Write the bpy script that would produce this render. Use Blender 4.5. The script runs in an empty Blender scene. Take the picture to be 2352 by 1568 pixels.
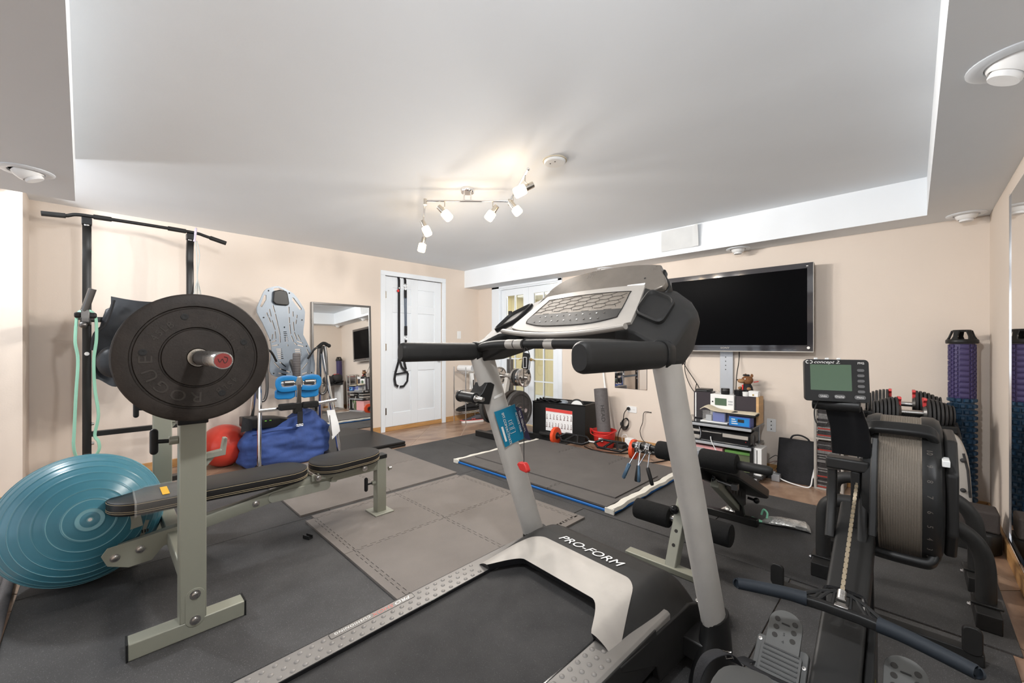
import bpy, bmesh, math, random
from mathutils import Vector as V, Matrix
R = math.radians
random.seed(7)
C = bpy.context.scene.collection
sc = bpy.context.scene
# ------------------------------------------------------------------ camera
F_PX, YAW, HORIZON, CAM_Z = 933.566, R(44.66841), 792.431, 1.156
cam_data = bpy.data.cameras.new('camera')
cam_data.sensor_width = 36.0
cam_data.lens = F_PX / 2352 * 36.0
cam_data.shift_y = (HORIZON - 784) / 2352
cam_data.clip_start = 0.03
cam = bpy.data.objects.new('camera', cam_data)
cam.location = (0, 0, CAM_Z)
cam.rotation_euler = (R(90), 0, YAW)
C.objects.link(cam)
sc.camera = cam
# ------------------------------------------------------------------ world, daylight, exposure
world = bpy.data.worlds.new('world'); sc.world = world; world.use_nodes = True
bg = world.node_tree.nodes['Background']
bg.inputs[0].default_value = (0.80, 0.88, 1.0, 1); bg.inputs[1].default_value = 1.0

def area(name, loc, rot, sx, sy, power, col):
    l = bpy.data.lights.new(name, 'AREA'); l.shape = 'RECTANGLE'; l.size = sx; l.size_y = sy
    l.energy = power; l.color = col
    o = bpy.data.objects.new(name, l); o.location = loc; o.rotation_euler = rot; C.objects.link(o)
    return o
# daylight through the glass doors behind the camera; second window added for camera-side fill
area('daylight_patio_door', (-3.1, -3.18, 1.05), (R(90), 0, 0), 2.3, 2.0, 7, (0.82, 0.91, 1.0))
area('fill_window_light', (-0.75, -3.18, 1.35), (R(90), 0, 0), 1.7, 1.3, 5, (0.92, 0.96, 1.0))
sc.view_settings.view_transform = 'Standard'
sc.view_settings.look = 'None'
sc.view_settings.gamma = 1.0
sc.view_settings.use_curve_mapping = False
sc.view_settings.exposure = 0.38
try:
    sc.cycles.max_bounces = 5; sc.cycles.diffuse_bounces = 3; sc.cycles.glossy_bounces = 4; sc.cycles.transmission_bounces = 4; sc.cycles.transparent_max_bounces = 6
    sc.cycles.caustics_reflective = True; sc.cycles.caustics_refractive = False
    sc.cycles.use_adaptive_sampling = True; sc.cycles.adaptive_threshold = 0.1
    sc.cycles.sample_clamp_indirect = 6.0
    sc.cycles.use_denoising = True
except Exception:
    pass
# ------------------------------------------------------------------ measuring helpers: picture point + known plane -> place in the room
_s, _c = math.sin(YAW), math.cos(YAW)
def _on(u, v, ax, val):
    a = (u - 1176) / F_PX; b = -(v - HORIZON) / F_PX
    d = V((_c*a - _s, _s*a + _c, b)); o = V((0, 0, CAM_Z))
    return o + d * ((val - o[ax]) / d[ax])
def PX(u, v, x): return _on(u, v, 0, x)
def PY(u, v, y): return _on(u, v, 1, y)
def PF(u, v, z=0.0): return _on(u, v, 2, z)
# ------------------------------------------------------------------ materials
MATS = {}
def mat(name, col, rough=0.6, metal=0.0, var=0.0, vs=8.0, bump=0.0, bs=60.0, coat=0.0, alpha=None, emit=None, est=0.0, trans=0.0, spec=0.5, col2=None, stretch=None, speck=0.0, ss=220.0, ior=1.45):
    m = bpy.data.materials.new(name); m.use_nodes = True
    if max(col) < 0.06 and spec == 0.5 and not coat and not metal: spec = 0.32
    nt = m.node_tree; b = nt.nodes['Principled BSDF']; N = nt.nodes.new; K = nt.links.new
    b.inputs['Base Color'].default_value = (*col, 1); b.inputs['Roughness'].default_value = rough
    b.inputs['Metallic'].default_value = metal; b.inputs['Specular IOR Level'].default_value = spec
    b.inputs['Coat Weight'].default_value = coat; b.inputs['Coat Roughness'].default_value = 0.08
    b.inputs['Transmission Weight'].default_value = trans; b.inputs['IOR'].default_value = ior
    if alpha is not None: b.inputs['Alpha'].default_value = alpha
    if emit: b.inputs['Emission Color'].default_value = (*emit, 1); b.inputs['Emission Strength'].default_value = est
    tc = mp = None
    if var or bump or speck:
        tc = N('ShaderNodeTexCoord'); mp = N('ShaderNodeMapping'); K(tc.outputs['Object'], mp.inputs['Vector'])
        if stretch: mp.inputs['Scale'].default_value = stretch
    src = None
    if var:
        n = N('ShaderNodeTexNoise'); n.inputs['Scale'].default_value = vs; n.inputs['Detail'].default_value = 5.0; n.inputs['Roughness'].default_value = 0.6
        K(mp.outputs['Vector'], n.inputs['Vector'])
        r = N('ShaderNodeValToRGB'); e = r.color_ramp.elements
        c2 = col2 or tuple(max(0, min(1, x*(1+var))) for x in col); c1 = col if col2 else tuple(x*(1-var) for x in col)
        e[0].position = 0.3; e[0].color = (*c1, 1); e[1].position = 0.7; e[1].color = (*c2, 1)
        K(n.outputs['Fac'], r.inputs['Fac']); src = r.outputs['Color']
        mr = N('ShaderNodeMapRange'); mr.inputs['To Min'].default_value = max(0.02, rough-0.08); mr.inputs['To Max'].default_value = min(1, rough+0.08)
        K(n.outputs['Fac'], mr.inputs['Value']); K(mr.outputs['Result'], b.inputs['Roughness'])
    if speck:
        v = N('ShaderNodeTexNoise'); v.inputs['Scale'].default_value = ss; v.inputs['Detail'].default_value = 1.0
        K(mp.outputs['Vector'], v.inputs['Vector'])
        r2 = N('ShaderNodeValToRGB'); e = r2.color_ramp.elements
        e[0].position = 0.62; e[0].color = (0, 0, 0, 1); e[1].position = 0.78; e[1].color = (speck,)*3 + (1,)
        mx = N('ShaderNodeMix'); mx.data_type = 'RGBA'; mx.blend_type = 'ADD'; mx.inputs[0].default_value = 1.0
        if src is not None: K(src, mx.inputs[6])
        else: mx.inputs[6].default_value = (*col, 1)
        K(v.outputs['Fac'], r2.inputs['Fac']); K(r2.outputs['Color'], mx.inputs[7]); src = mx.outputs[2]
    if src is not None: K(src, b.inputs['Base Color'])
    if bump:
        n2 = N('ShaderNodeTexNoise'); n2.inputs['Scale'].default_value = bs; n2.inputs['Detail'].default_value = 4.0
        K(mp.outputs['Vector'], n2.inputs['Vector'])
        bp = N('ShaderNodeBump'); bp.inputs['Strength'].default_value = bump; bp.inputs['Distance'].default_value = 0.01
        K(n2.outputs['Fac'], bp.inputs['Height']); K(bp.outputs['Normal'], b.inputs['Normal'])
    MATS[name] = m
    return m
M = MATS
mat('wall_paint', (0.69, 0.60, 0.52), 0.75, var=0.02, vs=1.2, bump=0.05, bs=90)
mat('ceiling_paint', (0.82, 0.85, 0.88), 0.85, var=0.015, vs=1.5, bump=0.04, bs=40)
mat('trim_white', (0.78, 0.82, 0.86), 0.35, bump=0.02, bs=80)
mat('oak', (0.40, 0.20, 0.07), 0.4, var=0.3, vs=6, col2=(0.58, 0.33, 0.13), stretch=(1, 1, 14))
mat('oak_y', (0.40, 0.20, 0.07), 0.4, var=0.3, vs=9, col2=(0.56, 0.32, 0.13), stretch=(12, 0.8, 12))
mat('oak_x', (0.40, 0.20, 0.07), 0.4, var=0.3, vs=9, col2=(0.56, 0.32, 0.13), stretch=(0.8, 12, 12))
mat('tile', (0.20, 0.115, 0.075), 0.32, var=0.4, vs=5, col2=(0.44, 0.30, 0.21), bump=0.08, bs=16, stretch=(1.6, 0.7, 1))
mat('grout', (0.52, 0.42, 0.34), 0.9, var=0.1)
mat('rubber_floor', (0.036, 0.035, 0.035), 0.66, var=0.35, vs=2.2, bump=0.10, bs=300, col2=(0.072, 0.070, 0.070), speck=0.09, ss=300)
mat('rubber_black', (0.016, 0.0155, 0.015), 0.55, var=0.15, vs=20, bump=0.05, bs=240)
mat('foam_grey', (0.175, 0.155, 0.14), 0.85, var=0.10, vs=3, bump=0.22, bs=260)
mat('foam_dark', (0.105, 0.097, 0.092), 0.8, var=0.12, vs=4, bump=0.22, bs=260)
mat('black_plastic', (0.014, 0.014, 0.014), 0.38, bump=0.03, bs=500)
mat('black_textured', (0.020, 0.0195, 0.019), 0.5, var=0.1, vs=40, bump=0.06, bs=700)
mat('black_gloss', (0.012, 0.012, 0.013), 0.14)
mat('black_steel', (0.015, 0.0145, 0.014), 0.34, metal=0.1, bump=0.02, bs=400)
mat('black_foam', (0.014, 0.014, 0.014), 0.95, var=0.25, vs=120, bump=0.35, bs=420)
mat('sage_steel', (0.285, 0.285, 0.23), 0.38, metal=0.12, bump=0.02, bs=300)
mat('sage_plate', (0.33, 0.33, 0.275), 0.36, metal=0.2)
mat('silver_paint', (0.52, 0.495, 0.46), 0.42, metal=0.12, var=0.06, vs=9)
mat('silver_bright', (0.40, 0.37, 0.335), 0.46, metal=0.12, var=0.08, vs=8)
mat('rail_grey', (0.23, 0.215, 0.20), 0.5, metal=0.2, var=0.06, vs=12)
mat('chrome', (0.78, 0.78, 0.79), 0.12, metal=1.0)
mat('steel', (0.55, 0.53, 0.51), 0.28, metal=1.0, var=0.08, vs=25)
mat('dark_steel', (0.16, 0.155, 0.15), 0.35, metal=0.9)
mat('mirror', (0.92, 0.93, 0.93), 0.015, metal=1.0)
mat('belt', (0.028, 0.027, 0.027), 0.75, var=0.35, vs=5, bump=0.12, bs=420, speck=0.05, ss=420, col2=(0.05, 0.048, 0.047))
mat('bumper', (0.019, 0.0145, 0.0115), 0.55, var=0.25, vs=16, bump=0.10, bs=160, col2=(0.036, 0.028, 0.023))
mat('bumper_grey', (0.055, 0.052, 0.05), 0.5, var=0.2, vs=16)
mat('red_cap', (0.24, 0.03, 0.025), 0.5)
mat('red_plastic', (0.62, 0.035, 0.03), 0.35)
mat('red_rubber', (0.60, 0.055, 0.035), 0.28)
mat('orange_rubber', (0.72, 0.075, 0.02), 0.5)
mat('ball_teal', (0.055, 0.215, 0.290), 0.30, var=0.10, vs=3)
mat('ball_line', (0.17, 0.38, 0.44), 0.35)
mat('vinyl_black', (0.017, 0.016, 0.0155), 0.40, bump=0.05, bs=300)
mat('stitch', (0.42, 0.33, 0.20), 0.7)
mat('grey_bed', (0.215, 0.25, 0.29), 0.38, metal=0.15, var=0.06, vs=6)
mat('blue_plastic', (0.012, 0.17, 0.42), 0.32)
mat('blue_fabric', (0.045, 0.085, 0.27), 0.85, var=0.30, vs=7, bump=0.15, bs=60)
mat('navy_fabric', (0.045, 0.045, 0.105), 0.85, var=0.25, vs=7, bump=0.15, bs=60)
mat('black_fabric', (0.020, 0.020, 0.022), 0.8, var=0.3, vs=9, bump=0.2, bs=120)
mat('satin_black', (0.028, 0.030, 0.034), 0.42, var=0.3, vs=8)
mat('band_green', (0.28, 0.56, 0.42), 0.55)
mat('band_mint', (0.25, 0.62, 0.42), 0.45)
mat('band_grey', (0.50, 0.52, 0.50), 0.6)
mat('lilac_tape', (0.62, 0.56, 0.66), 0.6)
mat('white_plastic', (0.80, 0.80, 0.79), 0.32)
mat('white_paper', (0.80, 0.80, 0.80), 0.85, var=0.03, vs=20)
mat('paper_cover', (0.60, 0.61, 0.61), 0.8, var=0.04, vs=6)
mat('cream_cloth', (0.66, 0.58, 0.44), 0.9, var=0.05, vs=15)
mat('poster_red', (0.65, 0.06, 0.05), 0.7)
mat('ink', (0.03, 0.028, 0.026), 0.7)
mat('ink_brown', (0.14, 0.07, 0.06), 0.7)
mat('print_white', (0.82, 0.80, 0.77), 0.5)
mat('print_salmon', (0.55, 0.16, 0.13), 0.5)
mat('print_dim', (0.09, 0.078, 0.068), 0.5)
mat('emboss', (0.046, 0.038, 0.032), 0.5)
mat('card_teal', (0.005, 0.19, 0.33), 0.45)
mat('card_navy', (0.035, 0.03, 0.075), 0.45)
mat('card_back', (0.62, 0.57, 0.50), 0.6)
mat('lcd_green', (0.085, 0.135, 0.085), 0.25)
mat('tv_screen', (0.0025, 0.0025, 0.003), 0.30, spec=0.015)
mat('tv_bezel', (0.030, 0.028, 0.032), 0.05, coat=1.0)
mat('glass', (0.95, 0.97, 0.96), 0.02, trans=1.0, ior=1.45)
mat('clear_film', (0.86, 0.85, 0.82), 0.10, alpha=0.13, bump=0.5, bs=30)
mat('foil_film', (0.62, 0.61, 0.58), 0.22, metal=0.6, bump=0.8, bs=45, var=0.3, vs=30)
mat('yellow_wall', (0.80, 0.74, 0.52), 0.8, var=0.02, vs=2)
mat('shade_glow', (1.0, 0.92, 0.80), 0.4, emit=(1.0, 0.66, 0.30), est=10.0)
mat('brass', (0.62, 0.44, 0.16), 0.25, metal=1.0)
mat('nickel', (0.62, 0.58, 0.52), 0.22, metal=1.0)
mat('roller_purple', (0.050, 0.038, 0.115), 0.45)
mat('roller_blue', (0.018, 0.052, 0.100), 0.40)
mat('roller_grey', (0.105, 0.095, 0.095), 0.7, var=0.15, vs=40, speck=0.12, ss=420)
mat('dumbbell_red', (0.62, 0.045, 0.045), 0.4)
mat('plate_dark', (0.035, 0.034, 0.034), 0.55)
mat('speaker_cloth', (0.050, 0.042, 0.048), 0.9, bump=0.1, bs=500)
mat('maple', (0.58, 0.36, 0.17), 0.5, var=0.15, vs=5, stretch=(1, 1, 10))
mat('box_blue', (0.015, 0.20, 0.52), 0.4, var=0.3, vs=5)
mat('box_indigo', (0.06, 0.10, 0.36), 0.45)
mat('pink', (0.72, 0.36, 0.36), 0.7)
mat('lime', (0.22, 0.50, 0.12), 0.6)
mat('olive', (0.10, 0.12, 0.06), 0.6)
mat('shelf_glass', (0.022, 0.026, 0.03), 0.08, coat=0.5)
mat('shelf_grey', (0.46, 0.475, 0.50), 0.35, metal=0.4)
mat('plush_brown', (0.20, 0.085, 0.035), 0.95, bump=0.6, bs=160, var=0.3, vs=40)
mat('plush_tan', (0.35, 0.19, 0.09), 0.95, bump=0.6, bs=160)
mat('cd_dark', (0.05, 0.045, 0.045), 0.3, var=0.5, vs=60)
mat('cd_light', (0.20, 0.19, 0.185), 0.3, var=0.4, vs=60)
mat('cd_red', (0.35, 0.05, 0.04), 0.3)
mat('chain_nickel', (0.60, 0.50, 0.36), 0.3, metal=0.9)
mat('mesh_steel', (0.165, 0.14, 0.112), 0.5, metal=0.25, bump=0.3, bs=300)
mat('rower_grey', (0.078, 0.078, 0.075), 0.55, var=0.05, vs=30)
mat('rower_dark', (0.019, 0.0185, 0.018), 0.42, bump=0.04, bs=600)
mat('grip_blue', (0.017, 0.022, 0.029), 0.6, bump=0.05, bs=500)
mat('label_yellow', (0.75, 0.42, 0.03), 0.6)
mat('shoe_grey', (0.075, 0.072, 0.082), 0.8, bump=0.2, bs=200)
mat('shoe_black', (0.018, 0.017, 0.017), 0.7, bump=0.15, bs=150)
mat('coral', (0.70, 0.14, 0.13), 0.6)
mat('blue_mat', (0.012, 0.14, 0.46), 0.5)
mat('strap_white', (0.72, 0.69, 0.62), 0.85, var=0.05, vs=20)
# ------------------------------------------------------------------ building helpers
INV = {}
def frame(loc, rz=0.0): return Matrix.Translation(V(loc)) @ Matrix.Rotation(rz, 4, 'Z')
def basis(o, x, y):
    x = V(x).normalized(); y = V(y); z = x.cross(y).normalized(); y = z.cross(x).normalized()
    m = Matrix.Identity(4)
    for i in range(3): m[i][0] = x[i]; m[i][1] = y[i]; m[i][2] = z[i]; m[i][3] = o[i]
    return m
def tag(o, label=None, cat=None, group=None, kind=None):
    if label: o['label'] = label
    if cat: o['category'] = cat
    if group: o['group'] = group
    if kind: o['kind'] = kind
    return o
def thing(name, label, cat, loc=(0, 0, 0), rz=0.0, group=None):
    o = bpy.data.objects.new(name, None); C.objects.link(o); o.empty_display_size = 0.05
    o.location = loc; o.rotation_euler = (0, 0, rz)
    tag(o, label, cat, group); INV[o] = frame(loc, rz).inverted()
    return o
def struct_empty(name, loc=(0, 0, 0)):
    o = bpy.data.objects.new(name, None); C.objects.link(o); o.location = loc
    o['kind'] = 'structure'; INV[o] = frame(loc).inverted(); return o
def circle(r, n): return [(r*math.cos(2*math.pi*i/n), r*math.sin(2*math.pi*i/n)) for i in range(n)]
def rrect(w, h, r, n=4):
    r = min(r, w/2-1e-5, h/2-1e-5); out = []
    for cx, cy, a0 in ((w/2-r, h/2-r, 0), (-w/2+r, h/2-r, 90), (-w/2+r, -h/2+r, 180), (w/2-r, -h/2+r, 270)):
        for i in range(n+1):
            a = R(a0 + 90*i/n); out.append((cx + r*math.cos(a), cy + r*math.sin(a)))
    return out
def smooth_path(pts, k=6):
    P = [V(p) for p in pts]; out = []
    for i in range(len(P)-1):
        a, b, c, d = P[max(i-1, 0)], P[i], P[i+1], P[min(i+2, len(P)-1)]
        for j in range(k):
            t = j/k
            out.append(0.5*((2*b) + (c-a)*t + (2*a-5*b+4*c-d)*t*t + (3*b-a-3*c+d)*t**3))
    return out + [P[-1]]
class MB:
    def __init__(s, X=None): s.v = []; s.f = []; s.X = X
    def add(s, vs, fs):
        n = len(s.v); X = s.X
        s.v += [(X @ V(p)) if X else V(p) for p in vs]; s.f += [tuple(i+n for i in f) for f in fs]; return s
    def box(s, c, d, rot=None):
        hx, hy, hz = d[0]/2, d[1]/2, d[2]/2; vs = []
        for z in (-hz, hz):
            for x, y in ((-hx, -hy), (hx, -hy), (hx, hy), (-hx, hy)):
                p = V((x, y, z)); p = rot @ p if rot else p; vs.append(p + V(c))
        return s.add(vs, [(3, 2, 1, 0), (4, 5, 6, 7), (0, 1, 5, 4), (1, 2, 6, 5), (2, 3, 7, 6), (3, 0, 4, 7)])
    def bb(s, x0, x1, y0, y1, z0, z1): return s.box(((x0+x1)/2, (y0+y1)/2, (z0+z1)/2), (abs(x1-x0), abs(y1-y0), abs(z1-z0)))
    def beam(s, a, b, w, h, up=(0, 0, 1)):
        a, b = V(a), V(b); d = (b-a).normalized(); u = V(up); sd = d.cross(u)
        if sd.length < 1e-4: u = V((0, 1, 0)); sd = d.cross(u)
        sd.normalize(); u = sd.cross(d).normalized(); vs = []
        for p in (a, b):
            for x, y in ((-1, -1), (1, -1), (1, 1), (-1, 1)): vs.append(p + sd*(x*w/2) + u*(y*h/2))
        return s.add(vs, [(0, 1, 2, 3), (7, 6, 5, 4), (1, 0, 4, 5), (2, 1, 5, 6), (3, 2, 6, 7), (0, 3, 7, 4)])
    def loft(s, rings, closed=True, caps=True):
        n = len(rings[0]); vs = [p for r in rings for p in r]; fs = []
        m = n if closed else n-1
        for i in range(len(rings)-1):
            for j in range(m):
                k = (j+1) % n; fs.append((i*n+j, i*n+k, (i+1)*n+k, (i+1)*n+j))
        if caps and closed:
            fs.append(tuple(range(n-1, -1, -1))); fs.append(tuple(range((len(rings)-1)*n, len(rings)*n)))
        return s.add(vs, fs)
    def tube(s, pts, r, n=8, closed=False, sec=None, caps=True, up=None):
        P = [V(p) for p in pts]; rings = []; L = len(P)
        prev = None
        for i, p in enumerate(P):
            if closed: t = (P[(i+1) % L] - P[i-1])
            else: t = P[min(i+1, L-1)] - P[max(i-1, 0)]
            t.normalize()
            if prev is None:
                u = V(up) if up else (V((0, 0, 1)) if abs(t.z) < 0.9 else V((0, 1, 0)))
            else: u = prev
            u = (u - t*u.dot(t)); u.normalize(); prev = u; w = t.cross(u)
            rr = r[i] if isinstance(r, (list, tuple)) else r
            S = [(a*rr, b*rr) for a, b in sec] if sec else circle(rr, n)
            rings.append([p + w*a + u*b for a, b in S])
        if closed: rings.append(rings[0]); caps = False
        return s.loft(rings, True, caps)
    def cyl(s, a, b, r, r2=None, n=20): return s.tube([a, b], [r, r if r2 is None else r2], n)
    def lathe(s, prof, c=(0, 0, 0), ax=(0, 0, 1), n=28):
        ax = V(ax).normalized(); u = V((1, 0, 0)) if abs(ax.x) < 0.9 else V((0, 1, 0))
        u = (u - ax*u.dot(ax)).normalized(); w = ax.cross(u); c = V(c)
        rings = [[c + ax*h + (u*math.cos(2*math.pi*i/n) + w*math.sin(2*math.pi*i/n))*max(r, 1e-5) for i in range(n)] for r, h in prof]
        return s.loft(rings)
    def prism(s, poly, o, ux, uy, t):
        """2-D outline in the plane (ux, uy) through o, thickened by t along ux x uy"""
        ux, uy, o = V(ux).normalized(), V(uy).normalized(), V(o); nn = ux.cross(uy)
        a = [o + ux*x + uy*y for x, y in poly]; b = [p + nn*t for p in a]; n = len(poly)
        return s.add(a + b, [tuple(range(n-1, -1, -1)), tuple(range(n, 2*n))] + [(i, (i+1) % n, n+(i+1) % n, n+i) for i in range(n)])
    def sph(s, c, r, n=16, m=10, sc=(1, 1, 1)):
        c = V(c); rings = []
        for i in range(m+1):
            a = math.pi*i/m - math.pi/2
            rings.append([c + V((max(math.cos(a), 1e-4)*math.cos(2*math.pi*j/n)*r*sc[0], max(math.cos(a), 1e-4)*math.sin(2*math.pi*j/n)*r*sc[1], math.sin(a)*r*sc[2])) for j in range(n)])
        return s.loft(rings)
    def grid(s, fn, nu, nv, thick=None):
        vs = [V(fn(i/nu, j/nv)) for i in range(nu+1) for j in range(nv+1)]; W = nv+1
        fs = [(i*W+j, (i+1)*W+j, (i+1)*W+j+1, i*W+j+1) for i in range(nu) for j in range(nv)]
        if thick is not None:
            t = V(thick); n = len(vs); vs = vs + [p - t for p in vs]
            fs += [tuple(n+i for i in reversed(f)) for f in fs]
            bd = [i*W for i in range(nu+1)] + [nu*W+j for j in range(1, nv+1)] + [i*W+nv for i in range(nu-1, -1, -1)] + [j for j in range(nv-1, 0, -1)]
            fs += [(bd[(k+1) % len(bd)], bd[k], n+bd[k], n+bd[(k+1) % len(bd)]) for k in range(len(bd))]
        return s.add(vs, fs)
    def build(s, name, m, parent=None, bev=0.0, seg=2, label=None, ang=38, sub=0, loc=None):
        me = bpy.data.meshes.new(name)
        if parent is not None:
            I = INV[parent]; L = None
        else:
            lo = [min(p[i] for p in s.v) for i in range(3)]; hi = [max(p[i] for p in s.v) for i in range(3)]
            L = V(((lo[0]+hi[0])/2, (lo[1]+hi[1])/2, lo[2])) if loc is None else V(loc); I = Matrix.Translation(-L)
        me.from_pydata([tuple(I @ p) for p in s.v], [], s.f); me.validate(); 
        bm = bmesh.new(); bm.from_mesh(me); bmesh.ops.recalc_face_normals(bm, faces=bm.faces); bm.to_mesh(me); bm.free()
        me.polygons.foreach_set('use_smooth', [True]*len(me.polygons))
        me.set_sharp_from_angle(angle=R(ang)); me.update()
        mm = M[m] if isinstance(m, str) else m
        me.materials.append(mm)
        o = bpy.data.objects.new(name, me); C.objects.link(o)
        if parent is not None: o.parent = parent; INV[o] = I
        else: o.location = L; INV[o] = I
        if bev:
            md = o.modifiers.new('bevel', 'BEVEL'); md.width = bev; md.segments = seg; md.limit_method = 'ANGLE'; md.angle_limit = R(35); md.harden_normals = False
        if sub:
            md = o.modifiers.new('subsurf', 'SUBSURF'); md.levels = sub; md.render_levels = sub
        if label: o['label'] = label
        return o
def dup(root, loc, rz=None, label=None, group=None):
    r = root.copy(); C.objects.link(r); r.location = loc
    if rz is not None: r.rotation_euler = (0, 0, rz)
    if label: r['label'] = label
    if group: r['group'] = group
    for ch in list(root.children):
        c = ch.copy(); C.objects.link(c); c.parent = r
        for g in list(ch.children):
            d = g.copy(); C.objects.link(d); d.parent = c
    return r
def text(name, body, size, m, parent, X, depth=0.0004, shear=0.0, sx=1.0, align='CENTER', spacing=1.0):
    """lettering as thin raised print; X is the matrix of its plane (x along the line, y up, z outwards)"""
    cu = bpy.data.curves.new(name, 'FONT'); cu.body = body; cu.size = size; cu.extrude = depth; cu.align_x = align; cu.align_y = 'CENTER'
    cu.shear = shear; cu.resolution_u = 3; cu.space_character = spacing
    tmp = bpy.data.objects.new(name, cu); C.objects.link(tmp)
    bpy.context.view_layer.update()
    me = bpy.data.meshes.new_from_object(tmp.evaluated_get(bpy.context.evaluated_depsgraph_get()))
    bpy.data.objects.remove(tmp); bpy.data.curves.remove(cu)
    I = INV[parent] @ X @ Matrix.Diagonal((sx, 1, 1, 1))
    me.transform(I); me.materials.clear(); me.materials.append(M[m]); me.name = name
    o = bpy.data.objects.new(name, me); C.objects.link(o); o.parent = parent; INV[o] = INV[parent]
    return o
# ================================================================== the setting
X0, X1, Y0, Y1, ZC, ZS = -5.0, 0.371, -3.2, 4.29, 2.314, 2.05
def PD(u, v, d):
    a = (u - 1176) / F_PX; b = -(v - HORIZON) / F_PX
    return V((0, 0, CAM_Z)) + V((_c*a - _s, _s*a + _c, b)) * d
def struct(name, mb, m, parent=None, **k):
    o = mb.build(name, m, parent, **k)
    if parent is None: o['kind'] = 'structure'
    return o
# floor: slab with bedded diagonal tiles
floor = struct('floor', MB().bb(X0-0.2, X1+0.2, Y0-0.2, Y1+2.4, -0.15, -0.004), 'grout')
_T = 0.727; _hw = _T/2 - 0.0065
tile_mesh = None
_mats_cover = [(-4.06, 0.27, -0.25, 3.58)]
for i in range(-14, 12):
    for j in range(-14, 12):
        p = 3.48 + _T*(i+0.5); q = -4.868 + _T*(j+0.5)          # p = x+y, q = x-y
        cx, cy = (p+q)/2, (p-q)/2
        if not (X0-0.3 < cx < X1+0.3 and -1.6 < cy < Y1+0.3): continue
        if any(a+0.45 < cx < b-0.45 and c_+0.45 < cy < d-0.45 for a, b, c_, d in _mats_cover): continue
        # clip the diamond to the room
        poly = [(cx+_hw, cy), (cx, cy+_hw), (cx-_hw, cy), (cx, cy-_hw)]
        for ax, lim, sg in ((0, X0, 1), (0, X1, -1), (1, Y1, -1)):
            out = []
            for k in range(len(poly)):
                a, b = poly[k], poly[(k+1) % len(poly)]
                da, db = sg*(a[ax]-lim), sg*(b[ax]-lim)
                if da >= 0: out.append(a)
                if da*db < 0:
                    t = da/(da-db); out.append((a[0]+(b[0]-a[0])*t, a[1]+(b[1]-a[1])*t))
            poly = out
            if len(poly) < 3: break
        if len(poly) < 3: continue
        MB().prism(poly, (0, 0, -0.01), (1, 0, 0), (0, 1, 0), 0.01).build('tile', 'tile', floor)
# walls
DY0, DY1, DZ = 2.654, 3.573, 2.085
wl = MB()
wl.bb(X0-0.15, X0, -0.42, DY0, 0, ZC); wl.bb(X0-0.15, X0, DY1, Y1+0.15, 0, ZC); wl.bb(X0-0.15, X0, DY0, DY1, DZ, ZC)
struct('wall_left', wl, 'wall_paint')
struct('wall_jog', MB().bb(X0-0.15, -4.61, Y0, -0.40, 0, ZC), 'wall_paint')
FX = [PY(u, 700, Y1).x for u in (1131, 1149, 1281, 1289)]         # french door casing / opening
FZ = 2.015
wb = MB()
wb.bb(X0-0.15, FX[0]+0.02, Y1, Y1+0.13, 0, ZC); wb.bb(FX[3]-0.02, X1+0.15, Y1, Y1+0.13, 0, ZC); wb.bb(FX[0], FX[3], Y1, Y1+0.13, FZ, ZC)
struct('wall_back', wb, 'wall_paint')
struct('wall_right', MB().bb(X1, X1+0.15, Y0, Y1, 0, ZC), 'wall_paint')
wr = MB()
for a, b, c_, d in ((-4.61, -4.25, 0, ZC), (-1.95, -1.6, 0, ZC), (0.1, X1, 0, ZC), (-4.25, -1.95, 2.03, ZC), (-1.6, 0.1, 2.0, ZC), (-1.6, 0.1, 0, 0.7)):
    wr.bb(a, b, Y0-0.15, Y0, c_, d)
struct('wall_rear', wr, 'wall_paint')
wf = struct_empty('window_1', (-3.1, Y0, 0)); m_ = MB()
for x in (-4.22, -3.13, -1.98): m_.bb(x-0.03, x+0.03, Y0-0.10, Y0-0.04, 0, 2.03)
m_.bb(-4.25, -1.95, Y0-0.10, Y0-0.04, 1.97, 2.03); m_.bb(-4.25, -1.95, Y0-0.10, Y0-0.04, 0, 0.06)
m_.build('window_frame', 'trim_white', wf)
wf = struct_empty('fill_window', (-0.75, Y0, 0.7)); m_ = MB()  # unseen window, added to bring in fill from the camera side
for x in (-1.57, -0.75, 0.07): m_.bb(x-0.025, x+0.025, Y0-0.10, Y0-0.04, 0.7, 2.0)
m_.bb(-1.6, 0.1, Y0-0.10, Y0-0.04, 1.95, 2.0); m_.bb(-1.6, 0.1, Y0-0.10, Y0-0.04, 0.7, 0.75)
m_.build('window_frame', 'trim_white', wf)
struct('ceiling', MB().bb(X0-0.15, X1+0.15, Y0-0.1, Y1+0.1, ZC, ZC+0.1), 'ceiling_paint')
struct('ceiling_soffit_back', MB().bb(X0, X1, 4.0, Y1, ZS, ZC), 'ceiling_paint')
struct('ceiling_soffit_right', MB().bb(0.065, X1, -0.3, 4.0, ZS, ZC), 'ceiling_paint')
sl = MB(); sl.prism([(-3.71, Y0), (X1, Y0), (X1, -0.022), (-3.71, -0.112)], (0, 0, ZS), (1, 0, 0), (0, 1, 0), ZC-ZS)
struct('ceiling_soffit_left', sl, 'ceiling_paint')
struct('ceiling_soffit_jog', MB().bb(-4.61, -4.47, Y0, -0.55, 2.22, ZC), 'ceiling_paint')
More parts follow.
